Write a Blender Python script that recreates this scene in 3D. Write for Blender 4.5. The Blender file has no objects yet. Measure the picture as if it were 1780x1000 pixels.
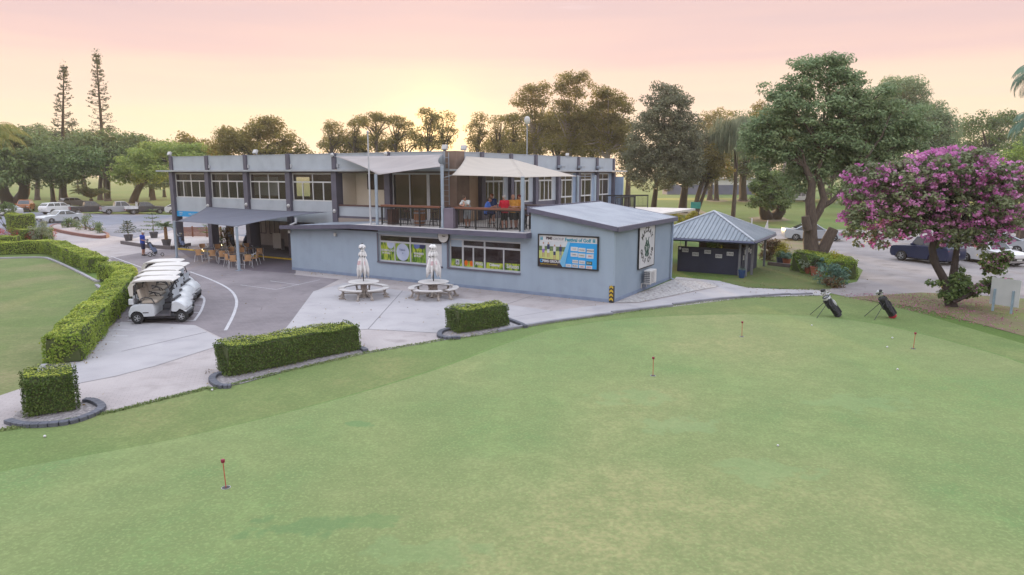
import bpy, bmesh, math, random
import numpy as np
from mathutils import Matrix, Vector
R = math.radians
random.seed(7)
rng = np.random.default_rng(7)
SC = bpy.context.scene
COL = SC.collection

# ------------------------------------------------------------------ camera
CAMH, PITCH, FPX = 5.8, R(9.5), 1187.0
cam_data = bpy.data.cameras.new("camera")
cam = bpy.data.objects.new("camera", cam_data)
COL.objects.link(cam)
cam.location = (0, 0, CAMH)
cam.rotation_euler = (R(90) - PITCH, 0, 0)
cam_data.sensor_width = 36.0
cam_data.lens = 36.0 * FPX / 1780.0
cam_data.clip_start = 0.1
cam_data.clip_end = 4000
SC.camera = cam

# ------------------------------------------------------------------ sun direction, sky, exposure
SUN_AZ = math.atan((760 - 890) / FPX)          # left of the view axis, behind the trees
SUN_EL = R(3.1)
SKY_TOP = 2.12                                  # brightness of the open sky overhead
SUN_DIR = Vector((math.sin(SUN_AZ) * math.cos(SUN_EL), math.cos(SUN_AZ) * math.cos(SUN_EL), math.sin(SUN_EL)))
world = bpy.data.worlds.new("World")
SC.world = world
world.use_nodes = True
nt = world.node_tree
nt.nodes.clear()
N = nt.nodes.new
L = nt.links.new
out = N("ShaderNodeOutputWorld")
tc = N("ShaderNodeTexCoord")
nrm = N("ShaderNodeVectorMath"); nrm.operation = 'NORMALIZE'
L(tc.outputs["Generated"], nrm.inputs[0])
sep = N("ShaderNodeSeparateXYZ"); L(nrm.outputs[0], sep.inputs[0])
nz = N("ShaderNodeMapping"); nz.inputs["Scale"].default_value = (1.2, 1.2, 16.0)
L(nrm.outputs[0], nz.inputs[0])
noise = N("ShaderNodeTexNoise"); noise.inputs["Scale"].default_value = 1.6; noise.inputs["Detail"].default_value = 5
L(nz.outputs[0], noise.inputs["Vector"])
wob = N("ShaderNodeMath"); wob.operation = 'MULTIPLY_ADD'
L(noise.outputs["Fac"], wob.inputs[0]); wob.inputs[1].default_value = 0.15; L(sep.outputs["Z"], wob.inputs[2])
wob2 = N("ShaderNodeMath"); wob2.operation = 'SUBTRACT'; L(wob.outputs[0], wob2.inputs[0]); wob2.inputs[1].default_value = 0.075
ramp = N("ShaderNodeValToRGB"); L(wob2.outputs[0], ramp.inputs[0])
cr = ramp.color_ramp
cr.elements[0].position = 0.0; cr.elements[0].color = (0.80, 0.60, 0.40, 1)
cr.elements[1].position = 1.0; cr.elements[1].color = (0.76 * SKY_TOP, 0.84 * SKY_TOP, 1.02 * SKY_TOP, 1)
for p, c in ((0.045, (0.93, 0.74, 0.52)), (0.085, (0.92, 0.70, 0.55)), (0.125, (0.89, 0.655, 0.54)), (0.17, (0.80, 0.565, 0.53)), (0.23, (0.70, 0.515, 0.525)),
             (0.31, (1.45, 1.36, 1.42)), (0.50, (0.86 * SKY_TOP, 0.88 * SKY_TOP, 0.93 * SKY_TOP))):
    e = cr.elements.new(p); e.color = (*c, 1)
# bright glow round the hidden sun
dot = N("ShaderNodeVectorMath"); dot.operation = 'DOT_PRODUCT'
L(nrm.outputs[0], dot.inputs[0]); dot.inputs[1].default_value = SUN_DIR
def glow(power, gain):
    mx = N("ShaderNodeMath"); mx.operation = 'MAXIMUM'; L(dot.outputs["Value"], mx.inputs[0]); mx.inputs[1].default_value = 0.0
    pw = N("ShaderNodeMath"); pw.operation = 'POWER'; L(mx.outputs[0], pw.inputs[0]); pw.inputs[1].default_value = power
    ml = N("ShaderNodeMath"); ml.operation = 'MULTIPLY'; L(pw.outputs[0], ml.inputs[0]); ml.inputs[1].default_value = gain
    return ml
g1, g2 = glow(900, 0.95), glow(160, 0.10)
def scaled(col, fac_node):
    m = N("ShaderNodeVectorMath"); m.operation = 'SCALE'; m.inputs[0].default_value = col; L(fac_node.outputs[0], m.inputs["Scale"])
    return m
s1, s2 = scaled((1.0, 0.62, 0.12), g1), scaled((0.7, 0.40, 0.05), g2)
ad = N("ShaderNodeVectorMath"); ad.operation = 'ADD'; L(s1.outputs[0], ad.inputs[0]); L(s2.outputs[0], ad.inputs[1])
ad2 = N("ShaderNodeVectorMath"); ad2.operation = 'ADD'; L(ramp.outputs[0], ad2.inputs[0]); L(ad.outputs[0], ad2.inputs[1])
sky = N("ShaderNodeTexSky"); sky.sky_type = 'NISHITA'; sky.sun_disc = False
sky.sun_elevation = SUN_EL; sky.sun_rotation = SUN_AZ; sky.air_density = 1.0; sky.dust_density = 2.0
bg1 = N("ShaderNodeBackground"); L(ad2.outputs[0], bg1.inputs[0]); bg1.inputs[1].default_value = 1.0
bg2 = N("ShaderNodeBackground"); L(sky.outputs[0], bg2.inputs[0]); bg2.inputs[1].default_value = 0.005
adds = N("ShaderNodeAddShader"); L(bg1.outputs[0], adds.inputs[0]); L(bg2.outputs[0], adds.inputs[1])
L(adds.outputs[0], out.inputs["Surface"])

sun_data = bpy.data.lights.new("sun", 'SUN')
sun_data.energy = 5.0; sun_data.angle = R(0.6); sun_data.color = (1.0, 0.66, 0.30)
sun = bpy.data.objects.new("sun", sun_data); COL.objects.link(sun)
sun.rotation_euler = (-SUN_DIR).to_track_quat('-Z', 'Y').to_euler()
sun.location = SUN_DIR * 300

SC.view_settings.view_transform = 'Standard'
SC.view_settings.look = 'None'
SC.view_settings.exposure = 0.18
SC.view_settings.gamma = 1.0
SC.render.engine = 'CYCLES'
SC.cycles.use_denoising = True
SC.cycles.max_bounces = 6
SC.cycles.diffuse_bounces = 3
SC.cycles.transparent_max_bounces = 12
SC.cycles.transmission_bounces = 3
SC.cycles.volume_bounces = 0
SC.cycles.caustics_reflective = False
SC.cycles.caustics_refractive = False

# ------------------------------------------------------------------ surveying helpers: photograph pixel -> point on the real ground
FWD = np.array([0, math.cos(PITCH), -math.sin(PITCH)])
UPV = np.array([0, math.sin(PITCH), math.cos(PITCH)])
def ray(x, y):
    return FWD + np.array([1.0, 0, 0]) * (x - 890) / FPX + UPV * (500 - y) / FPX
def G(x, y, z=0.0):
    r = ray(x, y); t = (z - CAMH) / r[2]
    return Vector((r[0] * t, r[1] * t, z))
def D(x, y, Y):
    r = ray(x, y); t = Y / r[1]
    return Vector((r[0] * t, Y, CAMH + r[2] * t))
BA = R(31.0)
BO = G(1065, 527)                                # front right corner of the clubhouse
def BW(u, v, z):                                 # u: metres left along the front, v: metres back
    return Vector((BO.x - u * math.cos(BA) + v * math.sin(BA), BO.y + u * math.sin(BA) + v * math.cos(BA), z))

# ------------------------------------------------------------------ scene helpers
def tag(o, label=None, cat=None, group=None, kind=None):
    if label: o["label"] = label
    if cat: o["category"] = cat
    if group: o["group"] = group
    if kind: o["kind"] = kind
    return o
def thing(name, label, cat, loc=(0, 0, 0), rz=0.0, group=None):
    o = bpy.data.objects.new(name, None)
    o.empty_display_size = 0.3
    COL.objects.link(o)
    o.location = loc; o.rotation_euler = (0, 0, rz)
    return tag(o, label, cat, group)
def copy_tree(o, parent=None):
    c = o.copy(); COL.objects.link(c)
    if parent is not None: c.parent = parent
    for ch in list(o.children): copy_tree(ch, c)
    return c
def link(name, me, mat=None, parent=None, loc=None, rz=None):
    if mat is not None and not me.materials: me.materials.append(mat)
    o = bpy.data.objects.new(name, me); COL.objects.link(o)
    if parent is not None: o.parent = parent
    if loc is not None: o.location = loc
    if rz is not None: o.rotation_euler = (0, 0, rz)
    return o

class MB:
    """collects simple closed shapes and links them as one mesh object"""
    def __init__(s, xf=None): s.v, s.f, s.xf, s.mi, s.cm = [], [], xf, [], 0
    def add(s, vs, fs):
        b = len(s.v)
        for p in vs:
            p = Vector(p); s.v.append(s.xf @ p if s.xf is not None else p)
        for f in fs: s.f.append([i + b for i in f]); s.mi.append(s.cm)
        return s
    def box(s, x0, x1, y0, y1, z0, z1):
        vs = [(x, y, z) for z in (z0, z1) for y in (y0, y1) for x in (x0, x1)]
        return s.add(vs, [(0, 2, 3, 1), (4, 5, 7, 6), (0, 1, 5, 4), (2, 6, 7, 3), (0, 4, 6, 2), (1, 3, 7, 5)])
    def boxc(s, c, d, rz=0.0, rx=0.0, ry=0.0):
        m = Matrix.Translation(c) @ Matrix.Rotation(rz, 4, 'Z') @ Matrix.Rotation(ry, 4, 'Y') @ Matrix.Rotation(rx, 4, 'X')
        vs = [m @ Vector((x * d[0] / 2, y * d[1] / 2, z * d[2] / 2)) for z in (-1, 1) for y in (-1, 1) for x in (-1, 1)]
        return s.add(vs, [(0, 2, 3, 1), (4, 5, 7, 6), (0, 1, 5, 4), (2, 6, 7, 3), (0, 4, 6, 2), (1, 3, 7, 5)])
    def tube(s, pts, rad, n=8, cap=True):
        pts = [Vector(p) for p in pts]
        rs = rad if isinstance(rad, (list, tuple)) else [rad] * len(pts)
        b = []; prev = None
        for i, p in enumerate(pts):
            t = (pts[min(i + 1, len(pts) - 1)] - pts[max(i - 1, 0)])
            t = t.normalized() if t.length > 1e-9 else Vector((0, 0, 1))
            if prev is None:
                a = Vector((0, 0, 1)) if abs(t.z) < 0.9 else Vector((1, 0, 0))
                prev = t.cross(a).normalized()
            x = (prev - t * prev.dot(t))
            x = x.normalized() if x.length > 1e-6 else t.orthogonal().normalized()
            y = t.cross(x); prev = x
            b += [p + (x * math.cos(2 * math.pi * k / n) + y * math.sin(2 * math.pi * k / n)) * rs[i] for k in range(n)]
        fs = [(i * n + k, i * n + (k + 1) % n, (i + 1) * n + (k + 1) % n, (i + 1) * n + k) for i in range(len(pts) - 1) for k in range(n)]
        if cap: fs += [tuple(range(n - 1, -1, -1)), tuple((len(pts) - 1) * n + k for k in range(n))]
        return s.add(b, fs)
    def ring(s, c, r, rt, axis='Z', n=20, m=6, rot=None):
        vs, fs = [], []
        A = Matrix.Identity(3)
        if axis == 'Y': A = Matrix.Rotation(R(90), 3, 'X')
        if axis == 'X': A = Matrix.Rotation(R(90), 3, 'Y')
        if rot is not None: A = rot
        for i in range(n):
            a = 2 * math.pi * i / n
            for j in range(m):
                q = 2 * math.pi * j / m
                vs.append(Vector(c) + A @ Vector(((r + rt * math.cos(q)) * math.cos(a), (r + rt * math.cos(q)) * math.sin(a), rt * math.sin(q))))
        for i in range(n):
            for j in range(m):
                fs.append((i * m + j, ((i + 1) % n) * m + j, ((i + 1) % n) * m + (j + 1) % m, i * m + (j + 1) % m))
        return s.add(vs, fs)
    def lathe(s, prof, n=16, c=(0, 0, 0), axis='Z', cap=True):
        vs, fs = [], []
        for r, z in prof:
            for k in range(n):
                a = 2 * math.pi * k / n
                p = (r * math.cos(a), r * math.sin(a), z)
                if axis == 'Y': p = (p[0], p[2], p[1])
                if axis == 'X': p = (p[2], p[0], p[1])
                vs.append(Vector(c) + Vector(p))
        for i in range(len(prof) - 1):
            for k in range(n):
                fs.append((i * n + k, i * n + (k + 1) % n, (i + 1) * n + (k + 1) % n, (i + 1) * n + k))
        if cap: fs += [tuple(range(n - 1, -1, -1)), tuple((len(prof) - 1) * n + k for k in range(n))]
        return s.add(vs, fs)
    def ball(s, c, r, n=12, m=8, sc=(1, 1, 1)):
        prof = [(max(1e-4, r * math.sin(math.pi * i / m)), -r * math.cos(math.pi * i / m)) for i in range(m + 1)]
        vs, fs = [], []
        for q, z in prof:
            for k in range(n):
                a = 2 * math.pi * k / n
                vs.append(Vector(c) + Vector((q * math.cos(a) * sc[0], q * math.sin(a) * sc[1], z * sc[2])))
        for i in range(m):
            for k in range(n): fs.append((i * n + k, i * n + (k + 1) % n, (i + 1) * n + (k + 1) % n, (i + 1) * n + k))
        fs += [tuple(range(n - 1, -1, -1)), tuple(m * n + k for k in range(n))]
        return s.add(vs, fs)
    def prism(s, poly, z0, z1):
        n = len(poly)
        vs = [(p[0], p[1], z0) for p in poly] + [(p[0], p[1], z1) for p in poly]
        return s.add(vs, [tuple(range(n - 1, -1, -1)), tuple(range(n, 2 * n))] + [(i, (i + 1) % n, n + (i + 1) % n, n + i) for i in range(n)])
    def side(s, outline, w, rnd=0.06, ins=0.05, taper=None):
        """outline (x,z) extruded across y from -w to w with rounded shoulders"""
        n = len(outline)
        cx = sum(p[0] for p in outline) / n; cz = sum(p[1] for p in outline) / n
        def ring(y, k):
            r = []
            for x, z in outline:
                d = math.hypot(x - cx, z - cz) or 1
                r.append((x - (x - cx) / d * k, y * (taper(x, z) if taper else 1), z - (z - cz) / d * k))
            return r
        rows = [ring(-w, ins), ring(-w + rnd * 0.35, ins * 0.3), ring(-w + rnd, 0), ring(w - rnd, 0), ring(w - rnd * 0.35, ins * 0.3), ring(w, ins)]
        vs = [p for r in rows for p in r]
        fs = [(j * n + i, j * n + (i + 1) % n, (j + 1) * n + (i + 1) % n, (j + 1) * n + i) for j in range(5) for i in range(n)]
        fs += [tuple(range(n - 1, -1, -1)), tuple(5 * n + i for i in range(n))]
        return s.add(vs, fs)
    def mesh(s, name, smooth=False, tri=False):
        me = bpy.data.meshes.new(name)
        me.from_pydata([tuple(p) for p in s.v], [], s.f)
        if any(s.mi): me.polygons.foreach_set("material_index", s.mi)
        bm = bmesh.new(); bm.from_mesh(me)
        bmesh.ops.recalc_face_normals(bm, faces=bm.faces)
        big = [f for f in bm.faces if len(f.verts) > 4]
        if big: bmesh.ops.triangulate(bm, faces=big)
        if smooth:
            for f in bm.faces: f.smooth = True
            for e in bm.edges:
                if len(e.link_faces) == 2 and e.calc_face_angle(0) > R(38): e.smooth = False
        bm.to_mesh(me); bm.free()
        return me
    def build(s, name, mat, parent=None, loc=None, rz=None, smooth=False, bevel=0.0):
        me = s.mesh(name, smooth)
        for m in (mat if isinstance(mat, (list, tuple)) else [mat]): me.materials.append(m)
        o = link(name, me, None, parent, loc, rz)
        if bevel:
            b = o.modifiers.new("bevel", 'BEVEL'); b.width = bevel; b.segments = 2; b.limit_method = 'ANGLE'; b.angle_limit = R(40)
        return o

# ------------------------------------------------------------------ materials
MATS = {}
def nodes(name):
    m = bpy.data.materials.new(name); m.use_nodes = True
    return m, m.node_tree, m.node_tree.nodes["Principled BSDF"]
def mixcol(t, a, b, fac):
    n = t.nodes.new("ShaderNodeMix"); n.data_type = 'RGBA'
    for i, c in ((6, a), (7, b)):
        if hasattr(c, 'is_output'): t.links.new(c, n.inputs[i])
        else: n.inputs[i].default_value = (*c, 1)
    if hasattr(fac, 'is_output'): t.links.new(fac, n.inputs[0])
    else: n.inputs[0].default_value = fac
    return n.outputs[2]
def noise_fac(t, scale, lo=0.35, hi=0.65, detail=5, stretch=None, coord="Object", seed=0.0):
    c = t.nodes.new("ShaderNodeTexCoord"); src = c.outputs[coord]
    if stretch or seed:
        mp = t.nodes.new("ShaderNodeMapping"); mp.inputs["Scale"].default_value = stretch or (1, 1, 1)
        mp.inputs["Location"].default_value = (seed, seed * 1.7, seed * 0.3)
        t.links.new(src, mp.inputs[0]); src = mp.outputs[0]
    n = t.nodes.new("ShaderNodeTexNoise"); n.inputs["Scale"].default_value = scale; n.inputs["Detail"].default_value = detail
    t.links.new(src, n.inputs["Vector"])
    r = t.nodes.new("ShaderNodeMapRange"); r.inputs[1].default_value = lo; r.inputs[2].default_value = hi
    t.links.new(n.outputs["Fac"], r.inputs[0])
    return r.outputs[0]
def bump(t, p, scale, strength, dist=0.02, stretch=None):
    f = noise_fac(t, scale, 0.2, 0.8, 4, stretch)
    b = t.nodes.new("ShaderNodeBump"); b.inputs["Strength"].default_value = strength; b.inputs["Distance"].default_value = dist
    t.links.new(f, b.inputs["Height"]); t.links.new(b.outputs[0], p.inputs["Normal"])
def M(name, c1, c2=None, scale=4.0, rough=0.7, metal=0.0, bmp=0.0, bscale=40, spec=0.35, stretch=None, c3=None, scale3=30, amt3=0.5):
    if name in MATS: return MATS[name]
    m, t, p = nodes(name)
    p.inputs["Roughness"].default_value = rough; p.inputs["Metallic"].default_value = metal
    p.inputs["Specular IOR Level"].default_value = spec
    if c2 is None: c2 = tuple(c * 0.82 for c in c1)
    col = mixcol(t, c1, c2, noise_fac(t, scale, stretch=stretch))
    if c3 is not None:
        f = noise_fac(t, scale3, 0.5, 0.75, 4, seed=3.1)
        k = t.nodes.new("ShaderNodeMath"); k.operation = 'MULTIPLY'; t.links.new(f, k.inputs[0]); k.inputs[1].default_value = amt3
        col = mixcol(t, col, c3, k.outputs[0])
    t.links.new(col, p.inputs["Base Color"])
    if bmp: bump(t, p, bscale, bmp)
    MATS[name] = m
    return m
def leafmat(name, c1, c2, c3, trans=0.35, rough=0.55):
    if name in MATS: return MATS[name]
    m, t, p = nodes(name)
    g = t.nodes.new("ShaderNodeNewGeometry")
    rp = t.nodes.new("ShaderNodeValToRGB"); t.links.new(g.outputs["Random Per Island"], rp.inputs[0])
    rp.color_ramp.elements[0].color = (*c1, 1); rp.color_ramp.elements[1].color = (*c3, 1)
    e = rp.color_ramp.elements.new(0.5); e.color = (*c2, 1)
    # clumps of older and younger leaf
    col = mixcol(t, rp.outputs[0], tuple(min(1, a * 1.25) for a in c3), noise_fac(t, 0.55, 0.5, 0.8, 3))
    p.inputs["Roughness"].default_value = rough; p.inputs["Specular IOR Level"].default_value = 0.25
    t.links.new(col, p.inputs["Base Color"])
    tr = t.nodes.new("ShaderNodeBsdfTranslucent"); t.links.new(col, tr.inputs[0])
    mx = t.nodes.new("ShaderNodeMixShader"); mx.inputs[0].default_value = trans
    o = t.nodes["Material Output"]
    t.links.new(p.outputs[0], mx.inputs[1]); t.links.new(tr.outputs[0], mx.inputs[2]); t.links.new(mx.outputs[0], o.inputs[0])
    MATS[name] = m
    return m
def glassmat(name, col, alpha, rough=0.06):
    m, t, p = nodes(name)
    p.inputs["Base Color"].default_value = (*col, 1); p.inputs["Roughness"].default_value = rough
    p.inputs["Specular IOR Level"].default_value = 0.6; p.inputs["Alpha"].default_value = alpha
    MATS[name] = m
    return m
def paver(name, c1, c2, mortar, scale=1.0, rot=0.0, c3=None, bw=0.23, bh=0.115, blend=0.6):
    m, t, p = nodes(name)
    c = t.nodes.new("ShaderNodeTexCoord"); mp = t.nodes.new("ShaderNodeMapping"); mp.inputs["Rotation"].default_value = (0, 0, rot)
    t.links.new(c.outputs["Object"], mp.inputs[0])
    b = t.nodes.new("ShaderNodeTexBrick"); t.links.new(mp.outputs[0], b.inputs["Vector"])
    b.inputs["Color1"].default_value = (*c1, 1); b.inputs["Color2"].default_value = (*c2, 1); b.inputs["Mortar"].default_value = (*mortar, 1)
    b.inputs["Scale"].default_value = scale; b.inputs["Mortar Size"].default_value = 0.008; b.inputs["Bias"].default_value = 0.0
    b.inputs["Brick Width"].default_value = bw; b.inputs["Row Height"].default_value = bh; b.inputs["Mortar Smooth"].default_value = 0.3
    col = mixcol(t, b.outputs[0], c3 or c2, noise_fac(t, 0.35, 0.3, 0.75, 6))
    dark = tuple(x * 0.72 for x in c1)
    f = noise_fac(t, 1.3, 0.52, 0.8, 8, seed=5.0)
    col = mixcol(t, col, dark, f)
    t.links.new(col, p.inputs["Base Color"]); p.inputs["Roughness"].default_value = 0.75; p.inputs["Specular IOR Level"].default_value = 0.3
    bp = t.nodes.new("ShaderNodeBump"); bp.inputs["Strength"].default_value = 0.3; bp.inputs["Distance"].default_value = 0.005
    t.links.new(b.outputs["Fac"], bp.inputs["Height"]); bp.invert = True; t.links.new(bp.outputs[0], p.inputs["Normal"])
    MATS[name] = m
    return m
def grass(name, c1, c2, c3, patch=0.25, fine=60, dry=None, stripes=0.0, srot=0.0, cols=None):
    m, t, p = nodes(name)
    col = mixcol(t, c1, c2, noise_fac(t, patch, 0.40, 0.60, 8))
    col = mixcol(t, col, c3, noise_fac(t, patch * 4.5, 0.42, 0.68, 8, seed=2.0))
    if dry: col = mixcol(t, col, dry, noise_fac(t, patch * 0.7, 0.46, 0.66, 9, seed=9.0))
    if stripes:
        f = noise_fac(t, 1.0, 0.35, 0.65, 3, stretch=(stripes, 0.03, 1))
        k = t.nodes.new("ShaderNodeMath"); k.operation = 'MULTIPLY'; t.links.new(f, k.inputs[0]); k.inputs[1].default_value = 0.5
        col = mixcol(t, col, tuple(x * 0.74 for x in c2), k.outputs[0])
    for k_, sc_, a_ in ((0, fine, 0.5), (1, fine * 0.36, 0.4), (2, fine * 0.12, 0.3)):
        f = noise_fac(t, sc_, 0.40, 0.60, 4, seed=4.0 + k_)
        k = t.nodes.new("ShaderNodeMath"); k.operation = 'MULTIPLY'; t.links.new(f, k.inputs[0]); k.inputs[1].default_value = a_
        col = mixcol(t, col, tuple(x * 0.66 for x in c2), k.outputs[0])
    f = noise_fac(t, fine * 1.8, 0.52, 0.66, 4, seed=7.7)
    k = t.nodes.new("ShaderNodeMath"); k.operation = 'MULTIPLY'; t.links.new(f, k.inputs[0]); k.inputs[1].default_value = 0.3
    col = mixcol(t, col, tuple(min(1, x * 1.4) for x in c2), k.outputs[0])
    for (cp, rad, cc, amt) in (cols or []):      # blotches of another grass sort, at their own places on the turf
        tcx = t.nodes.new("ShaderNodeTexCoord")
        mp = t.nodes.new("ShaderNodeMapping"); mp.vector_type = 'TEXTURE'
        mp.inputs["Location"].default_value = (cp[0], cp[1], 0); mp.inputs["Scale"].default_value = (rad[0], rad[1], 1000)
        t.links.new(tcx.outputs["Object"], mp.inputs[0])
        gr = t.nodes.new("ShaderNodeVectorMath"); gr.operation = 'LENGTH'; t.links.new(mp.outputs[0], gr.inputs[0])
        nf = noise_fac(t, 2.2, 0.36, 0.64, 10, seed=cp[0])
        ad_ = t.nodes.new("ShaderNodeMath"); ad_.operation = 'MULTIPLY_ADD'; t.links.new(nf, ad_.inputs[0]); ad_.inputs[1].default_value = 0.9; t.links.new(gr.outputs["Value"], ad_.inputs[2])
        mr = t.nodes.new("ShaderNodeMapRange"); mr.inputs[1].default_value = 0.95; mr.inputs[2].default_value = 1.25; mr.inputs[3].default_value = amt; mr.inputs[4].default_value = 0.0
        t.links.new(ad_.outputs[0], mr.inputs[0])
        col = mixcol(t, col, cc, mr.outputs[0])
    t.links.new(col, p.inputs["Base Color"]); p.inputs["Roughness"].default_value = 0.9; p.inputs["Specular IOR Level"].default_value = 0.15
    bump(t, p, fine * 0.8, 0.5, 0.02)
    MATS[name] = m
    return m

# ------------------------------------------------------------------ foliage
def quads_mesh(name, V, mat):
    n = len(V) // 4
    me = bpy.data.meshes.new(name)
    me.vertices.add(n * 4); me.vertices.foreach_set("co", np.ascontiguousarray(V, dtype=np.float32).ravel())
    me.loops.add(n * 4); me.loops.foreach_set("vertex_index", np.arange(n * 4, dtype=np.int32))
    me.polygons.add(n); me.polygons.foreach_set("loop_start", np.arange(0, n * 4, 4, dtype=np.int32))
    me.update(calc_edges=True); me.validate()
    me.materials.append(mat)
    return me
def unit(a): return a / np.maximum(np.linalg.norm(a, axis=1, keepdims=True), 1e-9)
def leaves(P, Nn, size, aspect=0.5, jitter=0.6, rg=rng):
    """diamond leaves at points P facing roughly along Nn"""
    n = len(P)
    nn = unit(Nn + rg.normal(0, jitter, (n, 3)))
    t = unit(np.cross(nn, rg.normal(0, 1, (n, 3))))
    b = np.cross(nn, t)
    s = (np.ones(n) * size * rg.uniform(0.65, 1.35, n))[:, None]
    V = np.empty((n, 4, 3))
    V[:, 0] = P - t * s * 0.5; V[:, 1] = P + b * s * aspect * 0.5 + nn * s * 0.06
    V[:, 2] = P + t * s * 0.5; V[:, 3] = P - b * s * aspect * 0.5 + nn * s * 0.06
    return V.reshape(-1, 3)
def crown_points(ells, nclump, nleaf, cr, shell=2.2, flat=0.65, floor=-0.75, rg=rng):
    """ells: (centre xyz, radii xyz); clump centres spread through the volume, leaves round each clump"""
    w = np.array([e[1][0] * e[1][2] for e in ells]); w = w / w.sum()
    cs = []
    for e, k in zip(ells, np.maximum(1, (w * nclump)).astype(int)):
        d = unit(rg.normal(0, 1, (k, 3))); d[:, 2] = np.where(d[:, 2] < floor, -d[:, 2], d[:, 2])
        r = rg.uniform(0.15, 1, k) ** (1 / shell)
        cs.append(np.array(e[0]) + d * r[:, None] * np.array(e[1]))
    C = np.concatenate(cs)
    rad = cr * rg.uniform(0.55, 1.35, len(C))
    per = np.maximum(3, (nleaf / len(C) * (rad / cr) ** 2)).astype(int)
    idx = np.repeat(np.arange(len(C)), per)
    d = unit(rg.normal(0, 1, (len(idx), 3))); q = rg.uniform(0.1, 1, len(idx)) ** 0.5
    off = d * (q * rad[idx])[:, None]; off[:, 2] *= flat
    Nn = off / np.maximum(rad[idx], 1e-6)[:, None] + np.array([0, 0, 0.75])
    return C, C[idx] + off, Nn
def px_ells(Y, lst, depth=0.8):
    """crown masses measured on the photograph as (cx, cy, rx, ry) at depth Y"""
    k = Y / FPX; o = []
    for cx, cy, rx, ry in lst:
        c = D(cx, cy, Y); o.append(((c.x, c.y, c.z), (rx * k, rx * k * depth, ry * k)))
    return o
def tree(name, label, base, ells, nclump, nleaf, cr, lsize, leaf, bark, trunk=(0.35, 0.15), fork=0.4, nbr=10, cat="tree", group=None,
         aspect=0.5, flat=0.65, shell=2.2, lean=None, stems=1, seed=1, sub="crown", floor=-0.75, jitter=0.6):
    rg = np.random.default_rng(seed); rd = random.Random(seed)
    base = Vector(base)
    C, P, Nn = crown_points(ells, nclump, nleaf, cr, shell, flat, floor, rg)
    root = thing(name, label, cat, base, 0, group)
    b0 = np.array(base)
    link(sub, quads_mesh(sub, leaves(P - b0, Nn, lsize, aspect, jitter, rg), leaf), None, root)
    mb = MB()
    cen = np.average([e[0] for e in ells], axis=0, weights=[e[1][0] for e in ells])
    zlow = min(e[0][2] - e[1][2] for e in ells)
    top = Vector((cen[0], cen[1], cen[2])) - base
    for sidx in range(stems):
        off = Vector((0, 0, 0)) if stems == 1 else Vector((math.cos(sidx * 2.1 + seed), math.sin(sidx * 2.1 + seed), 0)) * trunk[0] * 0.9
        fz = max(0.6, (zlow - base.z) * (1 - fork) + (cen[2] - base.z) * fork)
        tip = Vector((top.x * 0.35, top.y * 0.35, fz)) + off * 2.2
        if lean: tip = tip + Vector(lean)
        mid = off * 1.2 + Vector((tip.x * 0.35 + rd.uniform(-.1, .1) * trunk[0], tip.y * 0.35, fz * 0.5))
        t0, t1 = trunk
        mb.tube([off - Vector((0, 0, 0.15)), off + Vector((0, 0, 0.12 * fz)), mid, tip], [t0 * 1.45, t0 * 1.05, t0 * 0.85, t0 * 0.7], 10)
        ids = rg.choice(len(C), min(nbr, len(C)), replace=False)
        for i in ids:
            e = Vector(C[i] - b0)
            st = mid.lerp(tip, rd.uniform(0.45, 1.0))
            m1 = st.lerp(e, 0.4) + Vector((0, 0, (e - st).length * 0.10))
            m2 = st.lerp(e, 0.75) + Vector((rd.uniform(-.3, .3), rd.uniform(-.3, .3), rd.uniform(-.1, .3)))
            mb.tube([st, m1, m2, e], [t0 * 0.45, t1 * 0.9, t1 * 0.5, t1 * 0.12], 6)
    mb.build("trunk", bark, root, smooth=True)
    return root
def to_world_mesh(o):
    bpy.context.view_layer.update()
    dg = bpy.context.evaluated_depsgraph_get()
    return bpy.data.meshes.new_from_object(o.evaluated_get(dg))
def text_geo(body, size, align='CENTER', extr=0.003, font_sp=1.0, bold=0.0):
    cu = bpy.data.curves.new("lettering", 'FONT'); cu.body = body; cu.size = size; cu.align_x = align; cu.align_y = 'CENTER'; cu.extrude = extr
    cu.space_character = font_sp; cu.offset = bold; cu.resolution_u = 3
    o = bpy.data.objects.new("lettering", cu); COL.objects.link(o)
    me = to_world_mesh(o)
    bpy.data.objects.remove(o); bpy.data.curves.remove(cu)
    vs = [v.co.copy() for v in me.vertices]; fs = [list(p.vertices) for p in me.polygons]
    bpy.data.meshes.remove(me)
    return vs, fs
def lettering(body, size, mat, parent, xf, name="lettering", align='CENTER', sp=1.0, bold=0.0):
    vs, fs = text_geo(body, size, align, 0.003, sp, bold)
    mb = MB(xf); mb.add(vs, fs)
    return mb.build(name, mat, parent)
# ------------------------------------------------------------------ palette
WALL = M("wall_paint", (0.268, 0.33, 0.41), (0.25, 0.31, 0.385), 0.7, 0.75, bmp=0.08, bscale=25, c3=(0.17, 0.205, 0.26), scale3=1.6, amt3=0.25, stretch=(2.5, 2.5, 0.35))
WALLUP = M("upper_wall_paint", (0.365, 0.40, 0.445), (0.335, 0.365, 0.41), 1.0, 0.75, bmp=0.05, bscale=25, c3=(0.2, 0.22, 0.25), scale3=1.1, amt3=0.3)
DARK = M("charcoal_paint", (0.105, 0.098, 0.13), (0.09, 0.084, 0.112), 2, 0.6)
FASC = M("fascia_paint", (0.10, 0.095, 0.14), (0.085, 0.082, 0.12), 3, 0.5)
TRIM = M("pale_trim", (0.42, 0.43, 0.46), (0.37, 0.38, 0.41), 3, 0.45)
WHITE = M("white_paint", (0.50, 0.50, 0.50), (0.46, 0.46, 0.46), 3, 0.5)
CREAM = M("cream_wall", (0.68, 0.62, 0.53), (0.62, 0.57, 0.48), 1, 0.8)
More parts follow.
